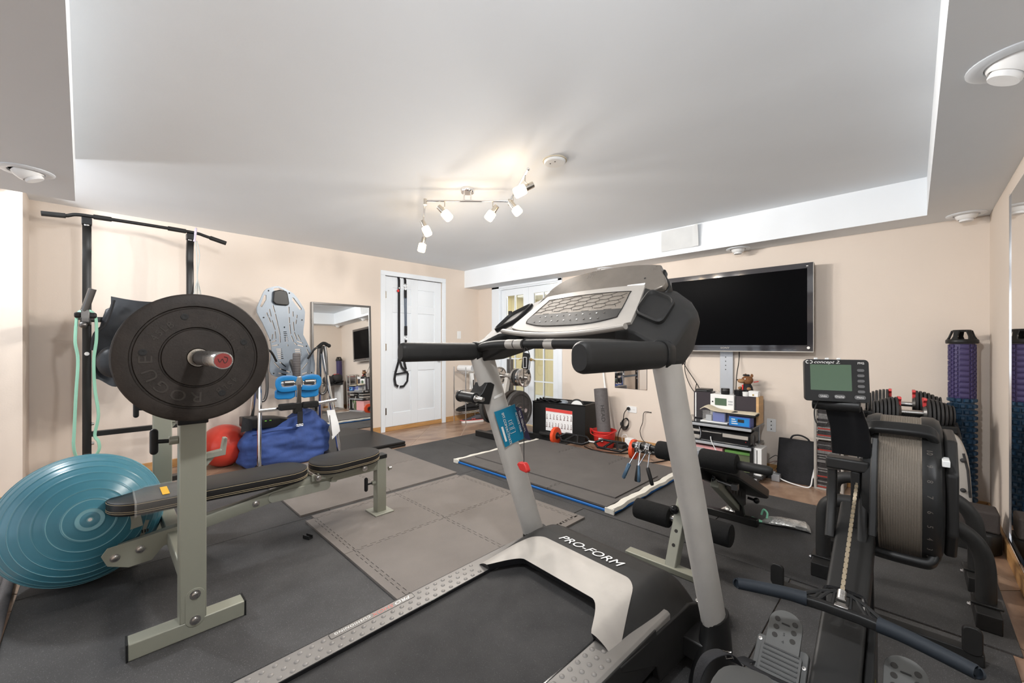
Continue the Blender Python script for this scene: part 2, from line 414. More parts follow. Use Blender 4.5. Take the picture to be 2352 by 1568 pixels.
# baseboards
bbh = 0.078
struct('baseboard_left', MB().bb(X0, X0+0.014, -0.40, DY0-0.065, 0, bbh).bb(X0, X0+0.014, DY1+0.065, Y1, 0, bbh), 'oak_y', bev=0.003)
struct('baseboard_jog', MB().bb(-4.61, -4.596, Y0, -0.40, 0, bbh).bb(-4.61, -4.99, -0.40, -0.386, 0, bbh), 'oak_y', bev=0.003)
struct('baseboard_back', MB().bb(FX[3]+0.06, X1, Y1-0.014, Y1, 0, bbh), 'oak_x', bev=0.003)
struct('baseboard_right', MB().bb(X1-0.014, X1, -1.0, Y1-0.014, 0, bbh), 'oak_y', bev=0.003)
# six-panel door with casing
d1 = struct_empty('door_1', (X0, DY0, 0))
cw = 0.062; m_ = MB()
m_.bb(X0-0.02, X0+0.016, DY0-cw, DY0, 0, DZ); m_.bb(X0-0.02, X0+0.016, DY1, DY1+cw, 0, DZ); m_.bb(X0-0.02, X0+0.016, DY0-cw, DY1+cw, DZ, DZ+cw)
m_.build('door_casing', 'trim_white', d1, bev=0.004)
MB().bb(X0-0.12, X0-0.005, DY0, DY1, 0, 0.055).build('threshold', 'oak_y', d1, bev=0.002)
xb = X0-0.052; xf = X0-0.014; leaf = MB(); g = 0.004; zb = 0.058; zt = DZ-0.006
ya, yb_ = DY0+g, DY1-g; st = 0.118; mid = (ya+yb_)/2
rows = [(0.24, 0.80), (0.955, 1.60), (1.705, 1.935)]
leaf.bb(xb, xf, ya, ya+st, zb, zt); leaf.bb(xb, xf, yb_-st, yb_, zb, zt); leaf.bb(xb, xf, mid-0.055, mid+0.055, zb, zt)
zz = [zb, *[v for r in rows for v in r], zt]
for k in range(0, len(zz), 2):
    leaf.bb(xb, xf, ya+st, mid-0.055, zz[k], zz[k+1]); leaf.bb(xb, xf, mid+0.055, yb_-st, zz[k], zz[k+1])
lf = leaf.build('door_leaf', 'trim_white', d1, bev=0.003)
for z0, z1 in rows:
    for a, b in ((ya+st, mid-0.055), (mid+0.055, yb_-st)):
        p = MB(); e = 0.03
        r0 = [V((xf-0.012, y, z)) for y, z in ((a, z0), (b, z0), (b, z1), (a, z1))]
        r1 = [V((xf-0.003, y, z)) for y, z in ((a+e, z0+e), (b-e, z0+e), (b-e, z1-e), (a+e, z1-e))]
        r00 = [V((xf-0.03, q.y, q.z)) for q in r0]
        p.loft([r00, r0, r1]); p.build('panel', 'trim_white', lf)
for z in (0.27, 1.13, 1.83):
    MB().cyl((X0-0.004, DY0+0.004, z-0.05), (X0-0.004, DY0+0.004, z+0.05), 0.008, n=8).bb(X0-0.013, X0-0.005, DY0, DY0+0.028, z-0.045, z+0.045).build('hinge', 'nickel', d1)
kn = MB(); kn.lathe([(0.0, 0), (0.028, 0.001), (0.028, 0.008), (0.012, 0.012), (0.012, 0.03), (0.026, 0.04), (0.03, 0.055), (0.022, 0.066), (0.0, 0.068)], (xf, DY1-0.075, 0.95), (1, 0, 0), 20)
kn.build('door_knob', 'nickel', d1)
# french doors in the back wall and the room behind them
d2 = struct_empty('door_2', ((FX[1]+FX[2])/2, Y1, 0)); m_ = MB()
m_.bb(FX[0], FX[1]-0.012, Y1-0.016, Y1+0.02, 0, ZS); m_.bb(FX[2]+0.012, FX[3]+0.02, Y1-0.016, Y1+0.02, 0, ZS)
m_.bb(FX[0], FX[3]+0.02, Y1-0.016, Y1+0.02, FZ, ZS-0.001)
m_.build('door_casing', 'trim_white', d2, bev=0.004)
m_ = MB().bb(FX[1]-0.03, FX[1], Y1-0.004, Y1+0.12, 0, FZ).bb(FX[2], FX[2]+0.03, Y1-0.004, Y1+0.12, 0, FZ).bb(FX[1], FX[2], Y1, Y1+0.12, FZ-0.02, FZ)
m_.build('door_jamb', 'trim_white', d2)
fm = (FX[1]+FX[2])/2
lw = fm - FX[1]
for (a, b, hs) in ((FX[1]+0.003, fm-0.002, 1), (fm+0.002, FX[2]-0.003, -1)):
    sw = 0.10; z0, z1 = 0.33, 1.895; t0, t1 = Y1+0.03, Y1+0.066
    lf = MB().bb(a, a+sw, t0, t1, 0.02, FZ-0.022).bb(b-sw, b, t0, t1, 0.02, FZ-0.022).bb(a+sw, b-sw, t0, t1, 0.02, z0).bb(a+sw, b-sw, t0, t1, z1, FZ-0.022)
    mx = (a+b)/2
    lf.bb(mx-0.009, mx+0.009, t0+0.004, t1-0.004, z0, z1)
    for k in range(1, 5):
        z = z0 + (z1-z0)*k/5; lf.bb(a+sw, mx-0.009, t0+0.004, t1-0.004, z-0.009, z+0.009).bb(mx+0.009, b-sw, t0+0.004, t1-0.004, z-0.009, z+0.009)
    o = lf.build('door_leaf', 'trim_white', d2, bev=0.002)
    for k in range(5):
        for (pa, pb) in ((a+sw, mx-0.009), (mx+0.009, b-sw)):
            za, zb2 = z0+(z1-z0)*k/5+0.009, z0+(z1-z0)*(k+1)/5-0.009
            MB().bb(pa, pb, Y1+0.047, Y1+0.050, za, zb2).build('pane', 'glass', o)
    hx = b-0.05 if hs > 0 else a+0.05
    h_ = MB().lathe([(0.0, 0), (0.024, 0.001), (0.02, 0.008), (0.009, 0.012), (0.009, 0.04), (0.0, 0.041)], (hx, t0, 0.95), (0, -1, 0), 14)
    h_.tube(smooth_path([(hx, t0-0.035, 0.95), (hx+hs*-0.05, t0-0.04, 0.955), (hx+hs*-0.10, t0-0.038, 0.942)], 4), 0.007, 8)
    h_.build('door_handle', 'brass', o)
fr = struct('wall_far_room', MB().bb(-5.6, -2.9, 6.3, 6.4, 0, 2.3).bb(-5.7, -5.6, 4.42, 6.4, 0, 2.3).bb(-2.9, -2.8, 4.42, 6.4, 0, 2.3), 'yellow_wall')
struct('ceiling_far_room', MB().bb(-5.7, -2.8, 4.42, 6.4, 2.3, 2.4).bb(-5.1, -2.9, 5.3, 6.3, 2.02, 2.3), 'ceiling_paint')
struct('baseboard_far_room', MB().bb(-5.6, -2.9, 6.285, 6.3, 0, 0.14).bb(-2.915, -2.9, 4.42, 6.3, 0, 0.14), 'trim_white')
vt = thing('wall_vent', 'small dark grille on yellow wall seen through the french doors', 'vent', (-5.3, 6.3, 1.8)); w0 = PY(1168, 705, 6.3); w1 = PY(1196, 705, 6.3)
MB().bb(w0.x, w1.x, 6.28, 6.30, 1.66, 1.97).build('frame', 'cream_cloth', vt)
for k in range(6): MB().bb(w0.x+0.03, w1.x-0.03, 6.265, 6.279, 1.70+k*0.042, 1.722+k*0.042).build('slat', 'olive', vt)
lamp = bpy.data.lights.new('far_room_lamp', 'POINT'); lamp.energy = 34; lamp.color = (1.0, 0.93, 0.76); lamp.shadow_soft_size = 0.12
lo = bpy.data.objects.new('far_room_lamp', lamp); lo.location = (-4.0, 5.0, 1.95); C.objects.link(lo)
# wall mirror along the right wall
wm = thing('wall_mirror', 'large frameless mirror covering the wall beside the rower', 'mirror', (X1, 1.4, 0.2))
MB().bb(X1-0.006, X1-0.001, -0.6, 3.40, 0.135, 1.955).build('glass_sheet', 'mirror', wm)
MB().bb(X1-0.010, X1, 3.398, 3.404, 0.13, 1.96).bb(X1-0.012, X1, -0.6, 3.404, 0.12, 0.135).build('edge_channel', 'chrome', wm)
# small mirror tile on the back wall
sm = thing('mirror_tile', 'small frameless square mirror on wall above the power outlet', 'mirror', (-2.31, Y1, 0.64))
a, b = PY(1413, 891, Y1), PY(1486, 891, Y1)
MB().bb(a.x, b.x, Y1-0.008, Y1-0.003, 0.655, 1.10).build('glass_sheet', 'mirror', sm)
MB().bb(a.x-0.003, b.x+0.003, Y1-0.003, Y1, 0.652, 1.103).build('backing', 'dark_steel', sm)
# wall plates
def wall_plate(name, label, cat, c, ux, nrm, w, h, kind):
    t = thing(name, label, cat, c); ux, nrm = V(ux), V(nrm); up = V((0, 0, 1)); c = V(c)
    MB().prism(rrect(w, h, 0.006), c, ux, up, 0.006).build('cover_plate', 'white_plastic', t, bev=0.001)
    n2 = ux.cross(up)
    if kind == 'switch':
        MB().prism(rrect(0.033, 0.066, 0.003), c+n2*0.006, ux, up, 0.004).build('rocker', 'white_plastic', t, bev=0.001)
    elif kind == 'outlet':
        for dz in (-0.02, 0.02):
            o_ = V((0, 0, dz)) if h > w else ux*dz
            f_ = MB().prism(rrect(0.032, 0.028, 0.01), c+o_+n2*0.006, ux, up, 0.002).build('socket', 'white_plastic', t)
            MB().prism([(-0.007, -0.004), (-0.005, -0.004), (-0.005, 0.006), (-0.007, 0.006)], c+o_+n2*0.008, ux, up, 0.0006).prism([(0.005, -0.004), (0.007, -0.004), (0.007, 0.006), (0.005, 0.006)], c+o_+n2*0.008, ux, up, 0.0006).build('slot', 'ink', f_)
    else:
        for dz in (-0.035, 0, 0.035): MB().lathe([(0.005, 0), (0.005, 0.004), (0.0, 0.004)], c+V((0, 0, dz))+n2*0.006, n2, 10).build('jack', 'ink', t)
    return t
p = PX(1054, 769, X0); wall_plate('light_switch', 'white rocker light switch between the white door and the corner', 'switch', (X0, p.y, p.z), (0, 1, 0), (1, 0, 0), 0.072, 0.117, 'switch')
p = PY(1452, 940, Y1); wall_plate('power_outlet', 'white outlet with black plug below the small square mirror', 'outlet', (p.x, Y1, p.z), (1, 0, 0), (0, -1, 0), 0.117, 0.072, 'outlet')
p = PY(1735, 975, Y1); wall_plate('power_outlet', 'white outlet plate half hidden by the blue carton', 'outlet', (p.x, Y1, p.z), (1, 0, 0), (0, -1, 0), 0.072, 0.117, 'outlet')
p = PY(1772, 976, Y1); wall_plate('cable_outlet', 'white jack plate with three black dots above the black bag', 'outlet', (p.x, Y1, p.z), (1, 0, 0), (0, -1, 0), 0.072, 0.117, 'jack')
# recessed eyeball lights
def eyeball(label, x, y, r, tilt):
    t = thing('recessed_light', label, 'ceiling light', (x, y, ZS), 0, 'eyeball lights in the soffits')
    MB().lathe([(r*1.0, 0), (r*1.0, -0.004), (r*0.9, -0.010), (r*0.66, -0.008), (r*0.62, 0.0)], (x, y, ZS), (0, 0, 1), 36).build('trim_ring', 'trim_white', t)
    ax = V((math.sin(tilt[0]), math.sin(tilt[1]), -1)).normalized(); c_ = V((x, y, ZS+0.015))
    b_ = MB().lathe([(r*0.60, 0.0), (r*0.60, 0.01), (r*0.58, r*0.22), (r*0.50, r*0.42), (r*0.40, r*0.52), (r*0.39, r*0.50), (r*0.30, r*0.3), (0, r*0.3)], c_, ax, 30).build('eyeball', 'white_plastic', t)
    MB().lathe([(0, r*0.3), (r*0.34, r*0.3), (r*0.35, r*0.62), (r*0.33, r*0.66), (0, r*0.66)], c_, ax, 24).build('bulb', 'white_paper', b_)
eyeball('recessed eyeball light in soffit above the jogged wall', -3.235, -0.268, 0.10, (0.0, 0.55))
eyeball('recessed eyeball light in soffit over the wall mirror', 0.235, 2.02, 0.115, (-0.5, 0.0))
eyeball('recessed eyeball light in soffit corner above the tall textured rollers', 0.255, 4.155, 0.098, (0, 0))
eyeball('recessed eyeball light in soffit above the treadmill console', -2.565, 4.155, 0.098, (0, 0))
eyeball('recessed eyeball light in soffit directly above the television', -1.16, 4.155, 0.098, (0, 0))
# smoke detector
sd = thing('smoke_detector', 'round white smoke detector on ceiling beside the track light', 'smoke detector', (-1.60, 2.0, ZC))
MB().lathe([(0.068, 0), (0.068, -0.012), (0.062, -0.02), (0.0, -0.021)], (-1.60, 2.0, ZC), (0, 0, 1), 32).build('base', 'white_plastic', sd, bev=0.001)
MB().lathe([(0.075, 0), (0.075, -0.006), (0.0, -0.006)], (-1.60, 2.0, ZC), (0, 0, 1), 32).build('mounting_ring', 'cream_cloth', sd)
for dx in (-0.02, 0.018): MB().cyl((-1.60+dx, 2.0-0.02, ZC-0.0205), (-1.60+dx, 2.0-0.02, ZC-0.0225), 0.004, n=8).build('indicator', 'ink', sd)
# paper taped over the soffit register
pv = MB(); xa, xb2 = -1.818, -1.447
pv.grid(lambda u, v: (xa+(xb2-xa)*u, 3.992 - 0.045*max(0, u-0.86)/0.14*(0.4+0.6*v) - 0.004*math.sin(9*u+4*v), 2.098+(0.205 + (0.0 if u < 0.9 else -0.02*(1-v)))*v), 20, 8, (0, 0.001, 0))
tag(pv.build('paper_sheet', 'paper_cover'), 'white paper sheet taped to the soffit above the television', 'paper')
# track light: a straight centre bar, two swung arms and six frosted lamps
tl_ = thing('track_light', 'six-lamp chrome track light with glowing frosted shades', 'ceiling light', (-2.36, 1.92, ZC))
ba, bb_ = V((-2.575, 1.69, 2.225)), V((-2.135, 2.135, 2.225)); bm_ = (ba+bb_)/2
MB().lathe([(0.052, 0), (0.052, -0.02), (0.046, -0.03), (0, -0.031)], (bm_.x, bm_.y, ZC), (0, 0, 1), 32).build('ceiling_plate', 'chrome', tl_)
dirb = (bb_-ba).normalized()
for k in (-0.025, 0.025): MB().cyl(bm_+dirb*k+V((0, 0, 0.06)), bm_+dirb*k, 0.006, n=10).build('mount_post', 'chrome', tl_)
MB().cyl(ba, bb_, 0.0075, n=12).build('bar', 'chrome', tl_)
aL = PF(969, 540, 2.225); aL = ba + (aL-ba).normalized()*0.62
aR = PF(1211, 392, 2.225); aR = bb_ + (aR-bb_).normalized()*0.56
for a, b in ((ba, aL), (bb_, aR)):
    MB().cyl(a, b, 0.0075, n=12).sph(b, 0.010, 10, 8).build('arm', 'chrome', tl_)
    MB().cyl(a+V((0, 0, 0.014)), a-V((0, 0, 0.03)), 0.012, n=14).build('swivel', 'nickel', tl_)
LAMP_W = 46.0
def lamp_point(p, power, col, size, smooth=2.0):
    """bulb light; a smoothed fall-off keeps the nearby ceiling from burning out, as the bracketed photograph does"""
    l = bpy.data.lights.new('bulb_light', 'POINT'); l.energy = power; l.color = col; l.shadow_soft_size = size
    l.use_nodes = True; nt = l.node_tree; em = nt.nodes['Emission']; fo = nt.nodes.new('ShaderNodeLightFalloff')
    fo.inputs['Strength'].default_value = 1.0; fo.inputs['Smooth'].default_value = smooth
    nt.links.new(fo.outputs['Quadratic'], em.inputs['Strength'])
    o = bpy.data.objects.new('bulb_light', l); o.location = p; C.objects.link(o); return o
def lamp_head(top, c_px, d_px, depth):
    c0 = PD(*c_px, depth); c1 = PD(*d_px, depth)
    ax = (c1-c0).normalized()
    h_ = MB().cyl(top, V((top.x, top.y, top.z-0.045)), 0.0035, n=8).build('stem', 'nickel', tl_)
    MB().tube([V((top.x, top.y, top.z-0.045)), c0+ax*0.02], 0.0035, 8).build('knuckle', 'nickel', tl_)
    MB().lathe([(0.0, -0.005), (0.019, -0.004), (0.02, 0.0), (0.021, 0.055), (0, 0.056)], c0, ax, 20).build('holder', 'nickel', tl_)
    L_ = (c1-c0).length
    lamp_point(c0+ax*((c1-c0).length+0.035), LAMP_W, (1.0, 0.955, 0.90), 0.035, 6.0)
    MB().lathe([(0.018, 0.05), (0.031, 0.056), (0.033, 0.075), (0.033, L_-0.008), (0.029, L_), (0.0, L_)], c0, ax, 24).build('frosted_shade', 'shade_glow', tl_)
def at_bar(t): return ba + (bb_-ba)*t
def dep(p): return -_s*p.x + _c*p.y
lamp_head(at_bar(0.23), (1008, 475), (1034, 503), dep(at_bar(0.23)))
lamp_head(at_bar(0.80), (1141, 474), (1120, 504), dep(at_bar(0.80)))
q = bb_ + (aR-bb_)*0.22; lamp_head(q, (1172, 464), (1193, 491), dep(q))
q = bb_ + (aR-bb_)*0.86; lamp_head(q, (1224, 424), (1182, 445), dep(q))
q = ba + (aL-ba)*0.58; lamp_head(q, (970, 508), (985, 540), dep(q))
q = ba + (aL-ba)*1.0; lamp_head(q, (974, 546), (967, 578), dep(q))

# flush dome light of the higher ceiling strip beyond the soffit (out of the picture on the left)
fl_ = thing('unseen_flush_light', 'flush white dome light on ceiling beyond the left soffit', 'ceiling light', (-4.28, -0.80, ZC))
MB().lathe([(0.13, 0), (0.13, -0.015), (0.0, -0.016)], (-4.28, -0.80, ZC), (0, 0, 1), 36).build('pan', 'trim_white', fl_)
MB().lathe([(0.12, -0.016), (0.115, -0.045), (0.08, -0.075), (0.0, -0.088)], (-4.28, -0.80, ZC), (0, 0, 1), 36).build('dome', mat('dome_glow', (1, 1, 1), 0.4, emit=(0.95, 0.97, 1.0), est=9.0), fl_)
lamp_point(V((-4.22, -0.74, ZC-0.16)), 85.0, (0.93, 0.965, 1.0), 0.08, 1.0)
# dome light added unseen above the camera as neutral fill for the room
fill_dome = thing('unseen_flush_light', 'white dome light added as room fill, unseen above the camera', 'ceiling light', (-0.45, 0.50, ZC))
MB().lathe([(0.16, 0), (0.16, -0.015), (0.0, -0.016)], (-0.45, 0.50, ZC), (0, 0, 1), 36).build('pan', 'trim_white', fill_dome)
MB().cyl((-0.45, 0.50, ZC-0.016), (-0.45, 0.50, ZC-0.07), 0.012, n=12).build('stem', 'nickel', fill_dome)
MB().lathe([(0.13, -0.07), (0.128, -0.09), (0.09, -0.125), (0.0, -0.14)], (-0.45, 0.50, ZC), (0, 0, 1), 36).build('dome', 'dome_glow', fill_dome)
lamp_point(V((-0.45, 0.50, 2.072)), 100.0, (0.96, 0.98, 1.0), 0.07, 4.0)  # fill light of the added dome
# ================================================================== floor coverings
def slab(name, label, cat, x0, x1, y0, y1, z0, z1, m, group=None, bev=0.002):
    o = MB().bb(x0, x1, y0, y1, z0, z1).build(name, m, bev=bev); return tag(o, label, cat, group)
RZ = 0.009
for lab, a in (('black rubber floor mat under the blue exercise ball', (-4.077, -2.8695, -0.272, 1.118)),
               ('black rubber floor mat in front of the inversion table', (-4.077, -2.8695, 1.122, 2.944)),
               ('black rubber floor mat under the weight tree', (-4.077, -2.8695, 2.948, 3.99)),
               ('black rubber floor mat under the bench foot', (-2.865, -1.652, -0.272, 2.39)),
               ('black rubber floor mat under the treadmill', (-1.648, -0.432, -0.30, 2.385)),
               ('black rubber floor mat under the rower seat', (-0.428, 0.262, -0.30, 2.375)),
               ('black rubber floor mat under the folded ab bench', (-2.865, -0.93, 2.394, 3.595)),
               ('black rubber floor mat behind the rower flywheel', (-0.926, 0.288, 2.39, 3.60))):
    slab('rubber_floor_mat', lab, 'mat', a[0], a[1], a[2], a[3], 0, RZ, 'rubber_floor', 'black rubber floor mats')
# interlocking grey foam tiles: toothed outlines that mesh with their neighbours
def teeth(n, amp, ph):
    """a toothed edge from 0 to 1: list of (t, offset)"""
    m_, w = 0.03, 0.94/n; e = w*0.13
    lv = [0] + [amp if (k+ph) % 2 == 0 else -amp for k in range(n)] + [0]; out = [(0, 0)]
    for k in range(n+1):
        tk = m_ + w*k; out += [(tk+e, lv[k]), (tk-e, lv[k+1])]
    return out + [(1, 0)]
def tooth_poly(x0, x1, y0, y1, sides, g=0.0016, n=21, amp=0.010):
    """sides: S, E, N, W -> None (straight) or phase 0/1; the offset is along +y (S, N) or +x (E, W)"""
    S, E_, N_, W = sides; P = []
    def edge(a, b, ph, horiz):
        L = b-a; pts = [(0, 0), (1, 0)] if ph is None else teeth(n, amp, ph)
        return [(a+L*t, o) for t, o in pts]
    x0 += g; x1 -= g; y0 += g; y1 -= g
    P += [(x, y0+o) for x, o in edge(x0, x1, S, 1)][:-1]
    P += [(x1+o, y) for y, o in edge(y0, y1, E_, 0)][:-1]
    P += [(x, y1+o) for x, o in reversed(edge(x0, x1, N_, 1))][:-1]
    P += [(x0+o, y) for y, o in reversed(edge(y0, y1, W, 0))][:-1]
    return P
def foam_tile(label, x0, x1, y0, y1, sides, z0=RZ, t=0.012, m='foam_grey', name='foam_tile', grp='interlocking grey foam tiles', **k):
    o = MB().prism(tooth_poly(x0, x1, y0, y1, sides, **k), (0, 0, z0), (1, 0, 0), (0, 1, 0), t).build(name, m)
    return tag(o, label, 'foam tile', grp)
xs = (-2.80, -2.20, -1.60); ys = (0.985, 1.59, 2.195); ew = 0.055
foam_tile('grey interlocking foam tile under the bench foot plate', xs[0], xs[1], ys[1], ys[2], (0, 0, 0, 0))
foam_tile('grey creased foam tile nearest the bench and treadmill rail', xs[1], xs[2], ys[0], ys[1], (0, 0, 0, 0))
foam_tile('grey foam tile between the bench and the black clip', xs[0], xs[1], ys[0], ys[1], (0, 0, 0, 0))
foam_tile('grey foam tile between the treadmill and the blue mat', xs[1], xs[2], ys[1], ys[2], (0, 0, 0, 0))
for k in range(2):
    foam_tile(('grey foam border strip beside the black clip', 'grey foam border strip ending at the treadmill rail')[k], xs[k], xs[k+1], ys[0]-ew, ys[0], (None, None, 0, None), name='foam_edge_strip')
    foam_tile(('grey foam border strip facing the blue mat, bench half', 'grey foam border strip facing the blue mat, treadmill half')[k], xs[k], xs[k+1], ys[2], ys[2]+ew, (0, None, None, None), name='foam_edge_strip')
    foam_tile(('grey foam border strip beneath the treadmill deck', 'grey foam border strip ending in a pointed corner beside the treadmill')[k], xs[2], xs[2]+ew, ys[k] if k else ys[0], ys[k+1]+(ew if k else 0), (None, None, None, 0), name='foam_edge_strip')
    foam_tile(('grey foam border strip along the dark gap, near half', 'grey foam border strip along the dark gap, far half')[k], xs[0]-ew, xs[0], ys[k], ys[k+1], (None, 0, None, None), name='foam_edge_strip')
xl = (-4.17, -3.535, -2.905)
n_ = 0
for i in range(2):
    for j in range(2):
        foam_tile(('grey foam tile by the inversion table legs', 'grey foam tile near the folded black mat', 'grey foam tile beyond the dark gap under the bench seat', 'grey foam tile corner pointing at the blue mat')[n_],
                  xl[i], xl[i+1], (0.935, 1.59)[j], (1.59, 2.24)[j], (0 if j else None, 0 if i == 0 else None, None if j else 0, 0 if i else None)); n_ += 1
# blue-edged exercise mat with dark foam tiles and a loose top sheet
bm_x0, bm_x1, bm_y0, bm_y1 = -3.20, -1.44, 2.44, 3.62
bmt = thing('exercise_mat', 'blue-edged folded exercise mat lying under black foam tiles', 'mat', ((bm_x0+bm_x1)/2, (bm_y0+bm_y1)/2, RZ))
MB().bb(bm_x0, bm_x1, bm_y0, bm_y1, RZ, RZ+0.019).build('blue_layer', 'blue_mat', bmt, bev=0.006, seg=3)
MB().bb(bm_x0+0.015, bm_x1-0.01, bm_y0+0.008, bm_y1-0.01, RZ+0.019, RZ+0.026).build('seam_layer', 'ink', bmt)
for xx, w in ((bm_x0+0.03, 0.06), (bm_x1-0.03, 0.07)):
    st_ = MB(); n = 24
    prof = [(-w/2, 0.028), (-w/2+0.01, 0.047), (w/2-0.01, 0.049), (w/2, 0.03)]
    rings = []
    for k in range(n+1):
        y = bm_y0-0.012 + (bm_y1-bm_y0+0.024)*k/n; dz = 0.0025*math.sin(k*1.9); dx = 0.006*math.sin(k*0.9)
        rings.append([V((xx+dx+a, y, b+dz)) for a, b in prof])
    st_.loft(rings, True)
    st_.bb(xx-w/2, xx+w/2, bm_y0-0.016, bm_y0-0.004, RZ+0.003, 0.046)
    st_.build('white_strap', 'strap_white', bmt)
k_ = 0
xq = [bm_x0+0.055, -2.62, -2.03, bm_x1-0.06]
for i in range(3):
    foam_tile(('black foam tile strip at the white strap corner of the blue mat', 'black foam tile strip midway along the blue mat edge', 'black ribbed foam tile strip beside the second white strap')[i],
              xq[i], xq[i+1], bm_y0+0.004, 3.03, (None, 0 if i < 2 else None, 0, 0 if i else None), RZ+0.026, 0.012, 'foam_dark', grp='black foam tiles on the blue mat', amp=0.010)
    foam_tile(('black foam tile by the weight tree base', 'black foam tile facing the foam roller bucket', 'black ribbed foam tile below the spring clips')[i],
              xq[i], xq[i+1], 3.03, bm_y1+0.03, (0, 0 if i < 2 else None, None, 0 if i else None), RZ+0.026, 0.012, 'foam_dark', grp='black foam tiles on the blue mat', amp=0.010)
slab('rubber_sheet', 'large dark grey rubber sheet lying on the black foam tiles', 'mat', -3.10, -1.535, 2.615, 3.30, RZ+0.0385, RZ+0.047, 'foam_dark', bev=0.001)
# folded black mat in front of the leaning mirror
fm_ = thing('folded_mat', 'folded black vinyl mat on floor in front of the leaning mirror', 'mat', (-4.54, 2.05, 0))
MB().bb(-4.94, -4.14, 1.62, 2.46, 0.0, 0.03).build('lower_panel', 'vinyl_black', fm_, bev=0.01, seg=3)
MB().bb(-4.94, -4.14, 1.62, 2.455, 0.031, 0.058).build('upper_panel', 'vinyl_black', fm_, bev=0.01, seg=3)
# small black plastic clip on the mat
cl = PF(707, 1236, RZ); t = thing('plastic_clip', 'small black plastic clip lying on the black rubber mat', 'clip', (cl.x, cl.y, RZ), R(20)); X = frame((cl.x, cl.y, RZ), R(20))
MB(X).box((0, 0, 0.003), (0.05, 0.028, 0.005)).build('base', 'black_plastic', t)
for yy in (-0.012, 0.012): MB(X).box((0, yy, 0.012), (0.05, 0.004, 0.018)).build('jaw', 'black_plastic', t)
# dark foam rollers at the left edge
for lab, pa, pb, r_ in (('dark grey foam roller on tiles beside the blue exercise ball', PF(27, 1310, 0.0), PF(-8, 1440, 0.0), 0.024), ('dark grey foam roller lying against the jogged wall side', PF(5, 1330, 0.0), PF(-40, 1440, 0.0), 0.024)):
    d = (pb-pa).normalized(); a = pa+V((0, 0, r_)); b = a + d*0.9
    t = thing('floor_roller', lab, 'roller', (pa.x, pa.y, 0))
    MB().lathe([(0, 0), (r_-0.004, 0), (r_, 0.004), (r_, 0.9), (0, 0.9)], a, d, 22).build('foam_sleeve', 'roller_grey', t)
    MB().cyl(a-d*0.002, a+d*0.01, r_*0.45, n=14).build('core', 'ink', t)
# ================================================================== treadmill
TO = (-0.957, 1.405, 0.0); TR = -math.atan2(0.0659, 0.9978)
tr = thing('treadmill', 'large black and silver treadmill with console in the middle of the room', 'treadmill', TO, TR)
TX = frame(TO, TR)
def tm(): return MB(TX)
def dz(y): return 0.25 + 0.058*y
ZR = RZ
# belt and deck
b_ = tm(); b_.add([(-0.264, -1.45, dz(-1.45)-0.012), (0.264, -1.45, dz(-1.45)-0.012), (0.264, 0.02, dz(0.02)-0.012), (-0.264, 0.02, dz(0.02)-0.012),
                  (-0.264, -1.45, dz(-1.45)-0.03), (0.264, -1.45, dz(-1.45)-0.03), (0.264, 0.02, dz(0.02)-0.03), (-0.264, 0.02, dz(0.02)-0.03)],
                 [(0, 1, 2, 3), (7, 6, 5, 4), (0, 4, 5, 1), (1, 5, 6, 2), (2, 6, 7, 3), (3, 7, 4, 0)])
b_.build('running_belt', 'belt', tr)
d_ = tm(); d_.beam((0, -1.42, dz(-1.42)-0.062), (0, 0.1, dz(0.1)-0.062), 0.66, 0.05); d_.build('deck', 'black_plastic', tr)
for sg in (-1, 1):
    sec = [(0.266, 0.0), (0.278, 0.001), (0.362, 0.001), (0.371, -0.006), (0.372, -0.05), (0.266, -0.05)]
    r_ = tm(); r_.loft([[V((sg*x, y, dz(y)+z)) for x, z in sec] for y in (-1.47, -0.7, -0.02)])
    rail = r_.build('foot_rail', 'rail_grey', tr, bev=0.002)
    g_ = tm(); g_.beam((sg*0.2655, -1.46, dz(-1.46)-0.004), (sg*0.2655, -0.25, dz(-0.25)-0.004), 0.004, 0.012); g_.build('rail_lip', 'black_gloss', rail)
    bp = tm(); rows_ = (0.284, 0.3135, 0.343); pitch = 0.0345
    for ri, xx in enumerate(rows_):
        y = -1.44 + (pitch/2 if ri == 1 else 0)
        while y < (-0.318 if sg > 0 else -0.328):
            if not (sg < 0 and ri == 2 and -0.905 < y < -0.60):
                bp.sph((sg*xx, y, dz(y)+0.0005), 0.0085, 10, 6, (1, 1, 0.5))
            y += pitch
    o = bp.build('grip_bumps', 'rail_grey', rail); o['kind'] = 'stuff'
    sk = tm(); sk.loft([[V((sg*x, y, z)) for x, z in ((0.374, dz(y)-0.004), (0.378, dz(y)-0.02), (0.372, max(0.06, dz(y)-0.13)), (0.345, max(0.06, dz(y)-0.13)), (0.345, dz(y)-0.01))] for y in (-1.47, -0.6, -0.12)])
    sk.build('side_rail', 'black_textured', tr, bev=0.003)
    bs = tm(); bs.box((sg*0.33, -0.42, 0.045), (0.05, 1.55, 0.05)); bs.build('base_rail', 'black_steel', tr, bev=0.004)
    ft = tm(); ft.cyl((sg*0.33, -1.17, ZR), (sg*0.33, -1.17, 0.03), 0.022, n=14); ft.build('foot', 'rubber_black', tr)
lab = tm()
X = TX @ basis(V((-0.346, -0.752, dz(-0.752)+0.0016)), (0, -1, -0.058), (1, 0, 0))
lab.prism(rrect(0.30, 0.030, 0.006), (0, 0, 0), (1, 0, 0), (0, 1, 0), 0.0004); lab.X = X; lab.v = []; lab.f = []
lab.prism(rrect(0.30, 0.028, 0.006), (0, 0, -0.0006), (1, 0, 0), (0, 1, 0), 0.0006)
lab.build('rail_badge', 'rail_grey', tr)
bd = MB(X); n0 = rrect(0.302, 0.030, 0.006)
